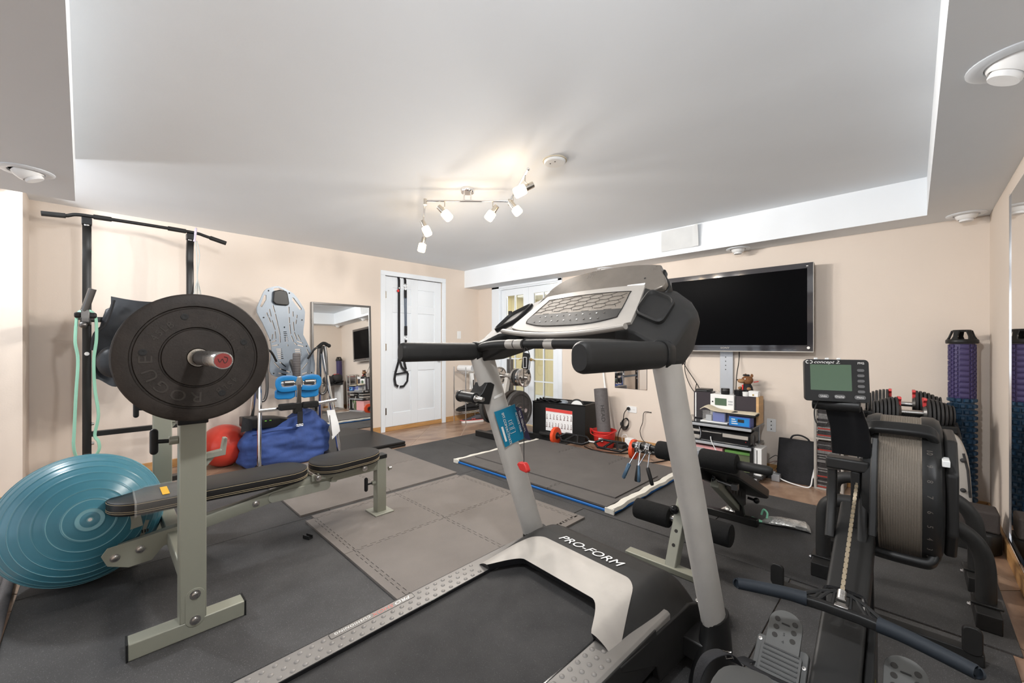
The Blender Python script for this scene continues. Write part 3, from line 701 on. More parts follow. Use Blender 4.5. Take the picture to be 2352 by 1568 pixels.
bd.tube([(a, b, 0.0) for a, b in n0], 0.0006, 5, closed=True); bd.build('badge_rim', 'ink', tr)
text('badge_lettering', 'PRO', 0.024, 'print_white', tr, X @ Matrix.Translation((-0.108, 0, 0.0002)), sx=1.25, shear=0.25)
text('badge_lettering', 'SHOX', 0.024, 'print_salmon', tr, X @ Matrix.Translation((-0.034, 0, 0.0002)), sx=1.2, shear=0.25)
text('badge_lettering', 'CUSHIONING', 0.0155, 'print_white', tr, X @ Matrix.Translation((0.074, -0.002, 0.0002)), sx=1.15, shear=0.1, spacing=1.15)
# motor hood with silver band
def hood_z(x, y):
    P = [(-0.34, 0.256), (-0.2, 0.272), (-0.06, 0.298), (0.03, 0.306), (0.11, 0.300), (0.17, 0.272), (0.215, 0.22), (0.235, 0.12)]
    if y <= P[0][0]: z = P[0][1]
    elif y >= P[-1][0]: z = P[-1][1]
    else:
        for (a, za), (b, zb_) in zip(P, P[1:]):
            if a <= y <= b:
                t = (y-a)/(b-a); z = za+(zb_-za)*(t if y > 0.1 else t); break
    ax = abs(x)
    if ax > 0.255: z -= 0.085*((ax-0.255)/0.12)**2
    return z
def yb(x):
    ax = abs(x)
    if ax < 0.17: return -0.19
    if ax < 0.262: t = (ax-0.17)/0.092; return -0.19 - 0.125*t*t*(1.6-0.6*t)
    return -0.315 + 0.01*(ax-0.262)/0.1
def yt(x):
    ax = abs(x)
    if ax < 0.2: return -0.028
    if ax < 0.26: t = (ax-0.2)/0.06; return -0.028 - 0.045*t*t
    return max(yb(x)+0.002, -0.073 - 0.24*((ax-0.26)/0.095))
def band(u, v):
    x = -0.352 + 0.704*u; a, b = yb(x), max(yt(x), yb(x)+0.002); y = a+(b-a)*v; return (x, y, hood_z(x, y)+0.0015)
s_ = tm(); s_.grid(band, 80, 14); s_.build('silver_band', 'silver_bright', tr, ang=60)
def cover(u, v):
    x = -0.376 + 0.752*u; a = min(yt(x) if abs(x) < 0.352 else yb(x), 0.1); y = a + (0.236-a)*v; return (x, y, hood_z(x, y))
s_ = tm(); s_.grid(cover, 60, 26); s_.build('motor_hood', 'black_textured', tr, ang=60)
s_ = tm(); s_.grid(lambda u, v: (-0.352+0.704*u, yb(-0.352+0.704*u)+0.0015+0.012*v, hood_z(-0.352+0.704*u, yb(-0.352+0.704*u))+0.001-0.026*v), 70, 2); s_.build('hood_edge', 'black_gloss', tr)
for sg in (-1, 1):
    s_ = tm(); s_.prism([(-0.325, 0.205), (-0.325, 0.225), (-0.1, 0.225), (0.11, 0.225), (0.2, 0.19), (0.236, 0.12), (0.236, 0.05), (-0.1, 0.06), (-0.12, 0.12)], (sg*0.352, 0, 0), (0, 1, 0), (0, 0, 1), sg*0.026); s_.build('hood_side', 'black_textured', tr, bev=0.004)
s_ = tm(); s_.box((0, 0.228, 0.09), (0.72, 0.02, 0.11)); s_.build('hood_front', 'black_textured', tr, bev=0.005)
Xp = TX @ basis(V((-0.005, 0.018, 0.3075)), (1, 0, 0), (0, 1, 0.04))
text('hood_lettering', 'PRO-FORM', 0.056, 'print_white', tr, Xp, shear=0.3, sx=1.12)
# uprights
def ell(c, a, b, n=20): return [V((c[0]+b*math.sin(2*math.pi*i/n), c[1]+a*math.cos(2*math.pi*i/n), c[2])) for i in range(n)]
for sg in (-1, 1):
    u_ = tm(); rings = []
    for k in range(9):
        t = k/8; rings.append(ell((sg*0.45, 0.165 + (-0.195-0.165)*t, 0.12+(1.10-0.12)*t), 0.066, 0.033))
    u_.loft(rings); u_.build('upright', 'silver_paint', tr)
    bt = tm(); bt.loft([ell((sg*0.45, 0.115, ZR), 0.13, 0.055), ell((sg*0.45, 0.13, 0.06), 0.115, 0.050), ell((sg*0.45, 0.15, 0.15), 0.080, 0.042), ell((sg*0.45, 0.143, 0.21), 0.073, 0.039)])
    bt.build('upright_boot', 'black_plastic', tr, bev=0.004)
    br = tm(); br.beam((sg*0.36, 0.12, 0.10), (sg*0.45, 0.12, 0.10), 0.12, 0.07, (0, 0, 1)); br.build('pivot_bracket', 'black_steel', tr, bev=0.006)
    hd = tm(); hs = rrect(0.056, 0.078, 0.027, 6); rings = []
    for y, k in ((-0.603, 0.80), (-0.598, 0.93), (-0.588, 1.0), (-0.23, 1.0)): rings.append([V((sg*0.45+a*k, y, 1.1275+b*k)) for a, b in hs])
    hd.loft(rings); hd.build('handlebar', 'black_textured', tr)
    co = tm(); rings = []
    for y, k in ((-0.243, 1.10), (-0.238, 1.16), (-0.222, 1.16), (-0.2, 1.1)): rings.append([V((sg*0.45+a*k, y, 1.1275+b*k)) for a, b in hs])
    co.loft(rings); co.build('handle_collar', 'black_plastic', tr)
    # console arm sweeping from the upright up to the console
    ar = tm()
    def sct(x, pts): return [V((sg*x, y, z)) for y, z in pts]
    A0 = sct(0.24, [(-0.15, 1.17), (0.06, 1.17), (0.13, 1.24), (0.16, 1.345), (0.10, 1.385), (0.0, 1.37), (-0.11, 1.275), (-0.175, 1.215)])
    A1 = sct(0.34, [(-0.17, 1.13), (0.02, 1.135), (0.10, 1.20), (0.14, 1.315), (0.09, 1.352), (-0.02, 1.335), (-0.13, 1.245), (-0.20, 1.20)])
    A2 = sct(0.42, [(-0.215, 1.082), (-0.08, 1.092), (0.01, 1.15), (0.065, 1.262), (0.03, 1.305), (-0.07, 1.285), (-0.17, 1.205), (-0.225, 1.165)])
    A3 = sct(0.462, [(-0.225, 1.085), (-0.12, 1.095), (-0.05, 1.14), (0.0, 1.235), (-0.02, 1.268), (-0.09, 1.255), (-0.18, 1.185), (-0.23, 1.16)])
    A4 = sct(0.478, [(-0.215, 1.10), (-0.14, 1.105), (-0.08, 1.145), (-0.04, 1.22), (-0.055, 1.24), (-0.11, 1.235), (-0.18, 1.175), (-0.22, 1.15)])
    ar.loft([A0, A1, A2, A3, A4]); ar.build('console_arm', 'black_textured', tr, bev=0.012, seg=3, ang=50)
    # storage pocket
    q = [V((sg*0.292, -0.120, 1.262)), V((sg*0.415, -0.162, 1.214)), V((sg*0.412, -0.052, 1.300)), V((sg*0.290, -0.006, 1.352))]
    c_ = sum(q, V())/4; up_ = (q[1]-q[0]).cross(q[3]-q[0]).normalized(); up_ = up_ if up_.z > 0 else -up_
    def rnd(pts, k, n=5):
        out = []
        for i in range(4):
            p, a_, b__ = pts[i], pts[i-1], pts[(i+1) % 4]
            for j in range(n+1):
                t = j/n; out.append((p+(a_-p)*k)*(1-t)**2 + p*(2*t*(1-t)) + (p+(b__-p)*k)*t*t)
        return out
    q0_ = rnd(q, 0.25); q1_ = rnd([c_+(p-c_)*0.90 for p in q], 0.25); q2_ = rnd([c_+(p-c_)*0.82 for p in q], 0.25)
    pk = tm(); pk.loft([[p-up_*0.01 for p in q0_], [p+up_*0.010 for p in q0_], [p+up_*0.013 for p in q1_], [p+up_*0.003 for p in q2_]], True, False)
    pr_ = pk.build('pocket_rim', 'black_textured', tr)
    pk = tm(); pk.add([p+up_*0.0032 for p in q2_], [tuple(range(len(q2_)))]); pk.build('storage_pocket', 'rubber_black', pr_)
cb = tm(); cb.tube(smooth_path([(-0.45, -0.215, 1.135), (-0.36, -0.245, 1.152), (-0.2, -0.25, 1.160), (0.2, -0.25, 1.160), (0.36, -0.245, 1.152), (0.45, -0.215, 1.135)], 5), 0.0185, 16); cb.build('cross_bar', 'black_textured', tr)
for xx in (-0.185, -0.135, 0.03):
    s_ = tm(); s_.lathe([(0.0192, -0.022), (0.0195, -0.02), (0.0195, 0.02), (0.0192, 0.022)], (xx, -0.25, 1.16), (1, 0, 0), 20); s_.build('pulse_plate', 'silver_bright', tr)
# console: tilted plane, k = dz/dy
KP = 0.8; PN = V((0, -KP, 1)).normalized(); PU = V((0, 1, KP)).normalized(); PO = V((0.02, -0.20, 1.213))
XP = TX @ basis(PO, (1, 0, 0), PU)
def outline(): return smooth_path([(-0.285, 0.028, 0), (-0.20, 0.006, 0), (0, -0.012, 0), (0.20, 0.006, 0), (0.285, 0.028, 0), (0.292, 0.05, 0), (0.25, 0.235, 0), (0.225, 0.262, 0), (0.1, 0.272, 0), (-0.1, 0.272, 0), (-0.225, 0.262, 0), (-0.25, 0.235, 0), (-0.292, 0.05, 0)], 4)
OL = [(p.x, p.y) for p in outline()]
s_ = MB(XP); s_.prism(OL, (0, 0, -0.018), (1, 0, 0), (0, 1, 0), 0.018); con = s_.build('console_face', 'silver_bright', tr, bev=0.004)
IN = smooth_path([(-0.215, 0.055, 0), (-0.10, 0.028, 0), (0.10, 0.028, 0), (0.215, 0.055, 0), (0.226, 0.08, 0), (0.205, 0.205, 0), (0.185, 0.225, 0), (0, 0.235, 0), (-0.185, 0.225, 0), (-0.205, 0.205, 0), (-0.226, 0.08, 0)], 4)
IN = [(p.x, p.y) for p in IN]
s_ = MB(XP); s_.prism(IN, (0, 0, 0.0), (1, 0, 0), (0, 1, 0), 0.0012); s_.build('speaker_grille', 'mesh_steel', con)
s_ = MB(XP); s_.tube([(a, b, 0.001) for a, b in IN], 0.0018, 6, closed=True); s_.build('grille_rim', 'black_gloss', con)
def inside(x, y):
    c_ = False; n = len(IN)
    for i in range(n):
        (x1, y1), (x2, y2) = IN[i], IN[(i+1) % n]
        if (y1 > y) != (y2 > y) and x < (x2-x1)*(y-y1)/(y2-y1)+x1: c_ = not c_
    return c_
KB = [p for p in IN if p[1] < 0.115]
lower = [(-0.2245, 0.112)] + [p for p in IN if p[1] < 0.108 and p[0] < 0] 
key = smooth_path([(-0.222, 0.112, 0), (-0.224, 0.08, 0), (-0.213, 0.058, 0), (-0.10, 0.032, 0), (0.10, 0.032, 0), (0.213, 0.058, 0), (0.224, 0.08, 0), (0.222, 0.112, 0)], 4)
s_ = MB(XP); s_.prism([(p.x, p.y) for p in key], (0, 0, 0.0012), (1, 0, 0), (0, 1, 0), 0.0010); s_.build('key_strip', 'black_textured', con)
hx = MB(XP); a_ = 0.034
for i in range(-6, 7):
    for j in range(-1, 5):
        cx = i*a_*1.5; cy = 0.115 + j*a_*0.82 + (a_*0.41 if i % 2 else 0)
        pts = [(cx + a_*math.cos(R(60*k))*1.0 + 0.25*a_*math.sin(R(60*k)), cy + a_*0.48*math.sin(R(60*k))) for k in range(6)]
        for k in range(3):
            p, q = pts[k], pts[k+1]
            if inside(*p) and inside(*q) and p[1] > 0.115 and q[1] > 0.115: hx.beam((p[0], p[1], 0.0014), (q[0], q[1], 0.0014), 0.0014, 0.0012)
hx.build('hexagon_lines', 'ink', con)
for row, yy in enumerate((0.060, 0.093)):
    for k in range(11):
        x = -0.17 + k*0.032 + row*0.008
        s_ = MB(XP); s_.lathe([(0.0032, 0.0), (0.0032, 0.0012), (0, 0.0012)], (x, yy, 0.0020), (0, 0, 1), 8); s_.build('key', 'print_white' if k % 2 else 'print_dim', con)
# console body under the face, lip and upper display
rg = [XP @ V((a*1.0, b, -0.018)) for a, b in OL]
s_ = MB(); I = TX.inverted()
def ring2(zs, ys, xs_): return [TX @ V((0.02+a*xs_, ys[0]+(ys[1]-ys[0])*(b+0.012)/0.284, zs)) for a, b in OL]
s_.loft([rg, ring2(1.185, (-0.165, 0.12), 1.0), ring2(1.158, (-0.12, 0.09), 0.8)]); s_.build('console_body', 'black_plastic', tr, bev=0.004)
lip = [(x*0.30, -0.212-0.014*(1-(x)**2), 1.216-0.022*(1-x*x)) for x in [k/8 for k in range(-8, 9)]]
s_ = tm(); s_.tube([(p[0]+0.02, p[1], p[2]) for p in lip], 0.011, 12, sec=[(a*1.4, b*0.9) for a, b in circle(1, 12)]); s_.build('console_lip', 'silver_bright', tr)
KU = 1.15; PU2 = V((0, 1, KU)).normalized(); XU = TX @ basis(V((0.015, 0.012, 1.372)), (1, 0, 0), PU2)
UP = smooth_path([(-0.29, -0.03, 0), (0.28, -0.03, 0), (0.272, 0.09, 0), (0.245, 0.118, 0), (0.1, 0.142, 0), (-0.08, 0.14, 0), (-0.2, 0.11, 0), (-0.255, 0.06, 0)], 5)
s_ = MB(XU); s_.prism([(p.x, p.y) for p in UP], (0, 0, -0.026), (1, 0, 0), (0, 1, 0), 0.026); dsp = s_.build('upper_display', mat('display_grey', (0.20, 0.175, 0.15), 0.30, metal=0.35, var=0.12, vs=10), tr, bev=0.004)
s_ = MB(XU); s_.prism([(p.x*1.02, p.y*1.03) for p in UP], (0, 0, -0.05), (1, 0, 0), (0, 1, 0), 0.024); s_.build('display_back', 'black_plastic', dsp, bev=0.004)
s_ = MB(XU); s_.prism(rrect(0.075, 0.011, 0.002), (0.20, 0.012, 0.0), (1, 0, 0), (0, 1, 0), 0.0008); s_.build('display_sticker', 'print_white', dsp)
s_ = MB(XU); s_.lathe([(0.004, 0), (0.004, 0.001), (0, 0.001)], (0.225, 0.045, 0.0), (0, 0, 1), 10); s_.build('jack', 'ink', dsp)
# bolt bracket on the left upright (storage latch)
bk = tm(); bk.prism([(-0.185, 0.885), (-0.155, 0.975), (-0.175, 0.985), (-0.20, 0.985), (-0.225, 0.945), (-0.25, 0.925), (-0.25, 0.895)], (-0.497, 0, 0), (0, 1, 0), (0, 0, 1), 0.09); bk.build('latch_bracket', 'black_plastic', tr, bev=0.004)
bk = tm(); bk.cyl((-0.53, -0.255, 0.918), (-0.42, -0.255, 0.918), 0.024, n=18).cyl((-0.545, -0.255, 0.918), (-0.53, -0.255, 0.918), 0.027, n=18); bk.build('latch_housing', 'black_plastic', tr, bev=0.003)
bk = tm(); bk.cyl((-0.42, -0.255, 0.918), (-0.412, -0.255, 0.918), 0.017, n=14).cyl((-0.412, -0.255, 0.918), (-0.365, -0.255, 0.918), 0.010, n=12); bk.build('latch_pin', 'steel', tr, bev=0.002)
s_ = tm(); s_.prism([(-0.152, 0.905), (-0.10, 0.921), (-0.10, 0.933), (-0.152, 0.917)], (-0.4175, 0, 0), (0, 1, 0), (0, 0, 1), 0.0012); s_.build('serial_sticker', 'print_white', tr)
# activation card taped to the upright
card = thing('activation_card', 'teal cardboard activation card curling off the treadmill upright', 'card', tuple(TX @ V((-0.412, -0.09, 0.67))), TR)
def cardpt(u, v):
    y = -0.155 + 0.115*u + 0.068*(1-v); z = 0.672 + 0.175*v + 0.028*u*(1.0 if v < 0.99 else 1)
    bul = 0.004 + 0.03*max(0, u-0.45)**1.5 + 0.012*v*math.sin(u*3.0)
    return (-0.4165+bul, y, z)
s_ = tm(); s_.grid(cardpt, 14, 10, (0.0008, 0, 0)); s_.build('card_front', 'card_teal', card)
s_ = tm(); s_.grid(lambda u, v: (-0.4165+0.004+0.0125+0.014*u, -0.155+0.115+0.068*(1-v)+0.028*u, 0.700+0.165*v-0.012*u), 4, 6, (0.0008, 0, 0)); s_.build('card_flap', 'card_navy', card)
s_ = tm(); s_.grid(lambda u, v: (-0.404+0.012*u*v, -0.075+0.06*u+0.01*v, 0.868-0.028*u-0.014*v*u+0.004*v), 4, 4, (0.0008, 0, 0)); s_.build('card_curl', 'card_back', card)
def cardX(u, v, sz, body, m, nm='card_lettering', off=0.0025):
    p = V(cardpt(u, v)); dx = V(cardpt(u, v-0.05))-p; dy = V(cardpt(u+0.05, v))-p
    text(nm, body, sz, m, card, TX @ basis(p+V((off, 0, 0)), dx, dy), align='CENTER')
cardX(0.30, 0.46, 0.019, 'IFIT.COM/ACTIVATE', 'print_white')
cardX(0.86, 0.52, 0.014, 'ACTIVATE YOUR', 'print_white', off=0.012)
cardX(0.98, 0.52, 0.014, 'YOUR TREADMILL', 'print_white', off=0.020)
s_ = tm(); s_.grid(lambda u, v: tuple(V(cardpt(0.08+0.09*u, 0.14+0.42*v))+V((0.0012, 0, 0))), 3, 6); s_.build('card_stripe', 'print_white', card)
for k, (uu, vv, w) in enumerate(((0.55, 0.60, 0.08), (0.55, 0.48, 0.11), (0.55, 0.34, 0.13))):
    s_ = tm(); P = [V(cardpt(uu+a, vv+b))+V((0.002, 0, 0)) for a, b in ((-w, -w/2.4), (w, -w/2.4), (w, w/2.4), (-w, w/2.4))]; s_.tube(P, 0.0011, 5, closed=True); s_.build('card_icon', 'print_white', card)
# safety key lanyard and tag hanging from the cross bar
ky = thing('safety_key', 'red magnetic safety key hanging on a black cord from the treadmill bar', 'safety key', tuple(TX @ V((-0.10, -0.25, 1.14))), TR)
s_ = tm(); s_.tube([(-0.098+0.0205*math.cos(a)*0.3, -0.25+0.021*math.cos(a), 1.16+0.021*math.sin(a)) for a in [2*math.pi*k/14 for k in range(14)]], 0.0022, 6, closed=True)
s_.tube([(-0.10, -0.262, 1.142), (-0.104, -0.256, 0.9), (-0.106, -0.255, 0.70)], 0.0016, 6); s_.build('cord', 'ink', ky)
s_ = tm(); s_.prism([(-0.028, 0.005), (-0.018, 0.016), (0.012, 0.018), (0.022, 0.008), (0.030, -0.008), (0.026, -0.018), (-0.01, -0.015)], (-0.106, -0.268, 0.684), (1, 0, 0), (0, 0, 1), -0.022); s_.build('key_clip', 'red_plastic', ky, bev=0.004)
tg = thing('hang_tag', 'black clip tag dangling from the treadmill cross bar', 'tag', tuple(TX @ V((-0.075, -0.26, 1.10))), TR)
s_ = tm(); s_.box((-0.078, -0.272, 1.096), (0.036, 0.006, 0.062), Matrix.Rotation(R(8), 3, 'Y')); s_.build('clip_body', 'black_plastic', tg, bev=0.003)
s_ = tm(); s_.tube([V((-0.078+a*0.5, -0.2756, 1.09+b)) for a, b in rrect(0.036, 0.04, 0.003)], 0.0012, 5, closed=True); s_.build('window_rim', 'print_white', tg)
s_ = tm(); s_.tube(smooth_path([(-0.085, -0.27, 1.13), (-0.09, -0.262, 1.15), (-0.06, -0.268, 1.12), (-0.055, -0.272, 1.08), (-0.058, -0.275, 1.06)], 4), 0.0014, 6).sph((-0.058, -0.275, 1.055), 0.006, 8, 6, (0.8, 0.8, 1.6)); s_.build('loop_cord', 'ink', tg)
# ================================================================== weight bench with uprights
bench = thing('weight_bench', 'sage green weight bench with black padded seat and tall uprights', 'bench', (-2.60, 0.65, RZ))
def bolt(m, p, n, r=0.011, h=0.008): m.lathe([(r*1.5, 0), (r*1.5, 0.002), (r, 0.003), (r, h), (r*0.7, h+0.002), (0, h+0.002)], p, n, 12)
for k, px_ in enumerate((-2.055, -3.175)):
    up = MB().bb(px_-0.035, px_+0.035, 0.214, 0.299, RZ+0.06, 0.85).build('upright', 'sage_steel', bench, bev=0.004)
    MB().bb(px_-0.039, px_+0.039, 0.208, 0.305, 0.845, 0.882).build('upright_cap', 'black_plastic', up, bev=0.004)
    MB().bb(px_-0.024, px_+0.024, 0.228, 0.285, 0.85, 1.045).build('inner_post', 'sage_steel', up, bev=0.003)
    MB().prism([(0.19, 1.04), (0.30, 1.04), (0.315, 1.16), (0.30, 1.16), (0.285, 1.085), (0.215, 1.085), (0.205, 1.13), (0.19, 1.13)], (px_-0.024, 0, 0), (0, 1, 0), (0, 0, 1), 0.048).build('bar_cradle', 'sage_plate', up, bev=0.003)
    pin = MB().cyl((px_, 0.214, 0.785), (px_, 0.185, 0.785), 0.016, n=14).build('pin_barrel', 'sage_steel', up, bev=0.002)
    MB().cyl((px_, 0.185, 0.785), (px_, 0.150, 0.788), 0.008, n=10).cyl((px_, 0.142, 0.752), (px_, 0.142, 0.825), 0.013, n=12).sph((px_, 0.142, 0.752), 0.013, 12, 8).sph((px_, 0.142, 0.825), 0.013, 12, 8).build('pin_handle', 'black_plastic', up)
    MB().prism([(0.299, 0.695), (0.365, 0.70), (0.372, 0.77), (0.360, 0.77), (0.352, 0.722), (0.299, 0.715)], (px_-0.02, 0, 0), (0, 1, 0), (0, 0, 1), 0.04).prism([(0.299, 0.655), (0.335, 0.70), (0.299, 0.70)], (px_-0.004, 0, 0), (0, 1, 0), (0, 0, 1), 0.008).build('spotter_hook', 'sage_plate', up, bev=0.002)
    MB().bb(px_-0.035, px_+0.035, 0.068, 0.43, RZ, RZ+0.062).build('foot_beam', 'sage_steel', bench, bev=0.004)
    for yy in (0.066, 0.432): MB().bb(px_-0.036, px_+0.036, yy-0.003, yy+0.003, RZ, RZ+0.063).build('end_cap', 'black_plastic', bench)
    sx = 1 if k == 0 else -1
    pl = MB().prism([(a+0.262, b+0.122) for a, b in rrect(0.062, 0.15, 0.03, 6)], (px_+sx*0.035, 0, 0), (0, 1, 0), (0, 0, 1), sx*0.003).build('bolt_plate', 'sage_steel', up, bev=0.001)
    for z in (0.072, 0.172):
        b = MB(); bolt(b, (px_+sx*0.038, 0.262, z), (sx, 0, 0), 0.012, 0.009); b.build('bolt', 'steel', pl)
MB().bb(-3.14, -2.09, 0.226, 0.287, 0.185, 0.25).build('cross_beam', 'sage_steel', bench, bev=0.004)
sp = [V((-2.60, 0.06, 0.205)), V((-2.60, 0.86, 0.325)), V((-2.60, 0.95, 0.335)), V((-2.60, 1.32, 0.345))]
m_ = MB(); sec = rrect(0.052, 0.062, 0.006, 2); m_.tube(sp, 1.0, sec=sec, up=(0, 0, 1)); m_.build('spine_beam', 'sage_steel', bench)
gs = MB(); gs.prism([(0.0, 0.215), (0.02, 0.165), (0.09, 0.135), (0.17, 0.14), (0.21, 0.19), (0.34, 0.225), (0.34, 0.275), (0.02, 0.245)], (-2.572, 0, 0), (0, 1, 0), (0, 0, 1), 0.006); g_ = gs.build('gusset_plate', 'sage_steel', bench, bev=0.001)
for y, z in ((0.13, 0.205), (0.045, 0.195)):
    b = MB(); bolt(b, (-2.566, y, z), (1, 0, 0), 0.012, 0.008); b.build('bolt', 'steel', g_)
b = MB(); bolt(b, (-2.573, 0.60, 0.285), (1, 0, 0), 0.012, 0.008); b.build('bolt', 'steel', bench)
sup = MB(); sup.beam((-2.66, 0.12, 0.28), (-2.66, 0.10, 0.40), 0.05, 0.012, (1, 0, 0)); sup.prism([(0.06, 0.16), (0.13, 0.15), (0.17, 0.29), (0.12, 0.30)], (-2.70, 0, 0), (0, 1, 0), (0, 0, 1), 0.006); lad = sup.build('ladder_plate', 'sage_plate', bench, bev=0.001)
for k in range(8): MB().bb(-2.693, -2.692, 0.09+k*0.010, 0.096+k*0.010, 0.235, 0.25).build('ladder_tick', 'ink', lad)
hb = MB(); hb.prism([(a, b) for a, b in rrect(0.34, 0.055, 0.026, 6)], (-2.58, 0.83, 0.295), (0, 1, 0), (0, 0, 1), 0.012); hb.build('adjust_arm', 'sage_plate', bench, bev=0.002)
MB().bb(-2.63, -2.57, 1.31, 1.375, RZ+0.018, 0.385).build('front_leg', 'sage_steel', bench, bev=0.003)
MB().bb(-2.634, -2.566, 1.305, 1.380, 0.385, 0.412).build('leg_cap', 'black_plastic', bench, bev=0.004)
MB().bb(-2.675, -2.525, 1.275, 1.41, RZ+0.012, RZ+0.020).build('foot_plate', 'sage_plate', bench, bev=0.002)
kb = MB().cyl((-2.60, 1.31, 0.225), (-2.60, 1.285, 0.225), 0.013, n=12).build('pop_pin', 'sage_steel', bench)
MB().cyl((-2.60, 1.285, 0.225), (-2.60, 1.255, 0.225), 0.006, n=10).cyl((-2.60, 1.245, 0.19), (-2.60, 1.245, 0.26), 0.012, n=12).sph((-2.60, 1.245, 0.19), 0.012, 10, 8).sph((-2.60, 1.245, 0.26), 0.012, 10, 8).build('pin_handle', 'black_plastic', kb)
b = MB(); bolt(b, (-2.566, 1.39, 0.31), (0, 1, 0), 0.010, 0.02); b.build('bolt', 'steel', bench)
for y, z in ((0.905, 0.372), (1.19, 0.366)):
    b = MB().cyl((-2.66, y, z), (-2.50, y, z), 0.014, n=14); bolt(b, (-2.50, y, z), (1, 0, 0), 0.012, 0.006); b.build('hinge_tube', 'steel', bench)
MB().bb(-2.55, -2.54, 0.88, 1.24, 0.345, 0.385).bb(-2.66, -2.65, 0.88, 1.24, 0.345, 0.385).build('seat_bracket', 'sage_steel', bench, bev=0.002)
MB().prism([(1.06, 0.385), (1.0, 0.33), (1.0, 0.31), (1.03, 0.305), (1.12, 0.385)], (-2.562, 0, 0), (0, 1, 0), (0, 0, 1), 0.005).build('hole_plate', 'sage_steel', bench, bev=0.001)
def pad(name, y0, y1, w0, w1, zt0, zt1, th, ends=(1, 1)):
    n = 26; out = []
    L = y1-y0
    def half(t):
        w = w0 + (w1-w0)*t; y = t*L; r0 = 0.13 if ends[0] else 0.05; r1 = 0.13 if ends[1] else 0.05; k = 1.0
        if y < r0: k = math.sqrt(max(0.0, 1-(1-y/r0)**2))
        if L-y < r1: k = min(k, math.sqrt(max(0.0, 1-(1-(L-y)/r1)**2)))
        return w/2*max(k, 0.04)
    ts = [0.5-0.5*math.cos(math.pi*k/n) for k in range(n+1)]
    outl = [(half(t), t) for t in ts] + [(-half(t), t) for t in reversed(ts)]
    def ring(k, dz_): return [V((-2.625+x*k, y0+L*(0.5+(t-0.5)*(1-(1-k)*0.4)), zt0+(zt1-zt0)*t+dz_)) for x, t in outl]
    m = MB(); m.loft([ring(0.97, -th), ring(1.0, -th+0.008), ring(1.0, -0.012), ring(0.985, -0.003), ring(0.93, 0.0)])
    o = m.build(name, 'vinyl_black', bench, ang=30)
    for dz_, kk in ((-0.008, 0.997), (-th+0.012, 1.001), (-th+0.02, 1.001)):
        MB().tube(ring(kk, dz_)[::1], 0.0011, 4, closed=True).build('piping', 'stitch', o)
    return o
pb_ = pad('back_pad', 0.015, 0.875, 0.25, 0.30, 0.445, 0.435, 0.06)
pad('seat_pad', 0.90, 1.335, 0.32, 0.27, 0.435, 0.448, 0.058)
for yy in (0.11, 0.285):
    MB().tube([V((-2.625+a, yy, 0.413+b)) for a, b in rrect(0.285, 0.073, 0.018, 3)], 0.004, 5, closed=True).build('film_edge', 'clear_film', pb_)
MB().loft([[V((-2.625+a*1.0, yy, 0.413+b)) for a, b in rrect(0.284, 0.072, 0.018, 3)] for yy in (0.11, 0.17, 0.23, 0.285)], True, False).build('plastic_wrap', 'clear_film', pb_)
MB().bb(-2.66, -2.52, 0.205, 0.232, 0.4505, 0.4512).build('warning_label', 'label_yellow', pb_)
# ================================================================== barbell and bumper plate
BY, BZ = 0.243, 1.112
bar = thing('barbell', 'steel barbell resting on the bench uprights with red end cap', 'barbell', (-2.5, BY, BZ))
MB().cyl((-3.72, BY, BZ), (-1.84, BY, BZ), 0.0145, n=16).build('shaft', 'steel', bar)
MB().lathe([(0.0, 0), (0.036, 0.001), (0.038, 0.006), (0.038, 0.024), (0.036, 0.03), (0.025, 0.031), (0.025, 0.47), (0.0235, 0.474), (0.021, 0.474)], (-1.862, BY, BZ), (1, 0, 0), 32).build('sleeve', 'steel', bar)
cp = MB().lathe([(0.0, 0), (0.021, 0), (0.021, 0.004), (0.0, 0.0045)], (-1.391, BY, BZ), (1, 0, 0), 28).build('end_cap', 'red_cap', bar)
X = basis(V((-1.3862, BY, BZ)), (0, 1, 0), (0, 0, 1)); s_ = MB(X)
s_.tube(smooth_path([(-0.012, 0.006, 0), (-0.008, -0.004, 0), (-0.002, 0.005, 0), (0.003, -0.006, 0), (0.009, -0.002, 0), (0.010, 0.008, 0), (0.002, 0.011, 0)], 5), 0.0009, 5); s_.build('cap_emblem', 'ink', cp)
MB().lathe([(0.0, 0), (0.036, 0.0), (0.036, 0.06), (0.025, 0.061), (0.025, 0.4), (0.0, 0.4)], (-3.38, BY, BZ), (-1, 0, 0), 24).build('sleeve', 'steel', bar)
plx = -1.80
bp = thing('bumper_plate', 'large black bumper plate on the near end of the barbell', 'weight plate', (plx, BY, BZ-0.225))
MB().lathe([(0.032, 0.0), (0.20, 0.0), (0.221, 0.005), (0.225, 0.012), (0.225, 0.048), (0.221, 0.055), (0.214, 0.058), (0.182, 0.058), (0.1795, 0.050), (0.1745, 0.050), (0.172, 0.055), (0.108, 0.055), (0.1055, 0.048), (0.1015, 0.048), (0.099, 0.055), (0.034, 0.056), (0.032, 0.052)], (plx-0.058, BY, BZ), (1, 0, 0), 96).build('rubber_disc', 'bumper', bp, ang=25)
MB().lathe([(0.0262, 0.0), (0.033, 0.0), (0.033, 0.056), (0.031, 0.0595), (0.0275, 0.0595), (0.0262, 0.055)], (plx-0.058, BY, BZ), (1, 0, 0), 40).build('steel_hub', 'nickel', bp)
def ring_text(body, rad, phi0, step, size, outward, m='emboss', nm='embossed_letter', sx=1.0):
    for k, ch in enumerate(body):
        if ch == ' ': continue
        ph = R(phi0 + step*k); rd = V((0, math.cos(ph), math.sin(ph))); up = rd if outward else -rd
        xd = up.cross(V((1, 0, 0)))
        text(nm, ch, size, m, bp, basis(V((plx-0.0026, BY, BZ))+rd*rad, xd, up), depth=0.0012, sx=sx)
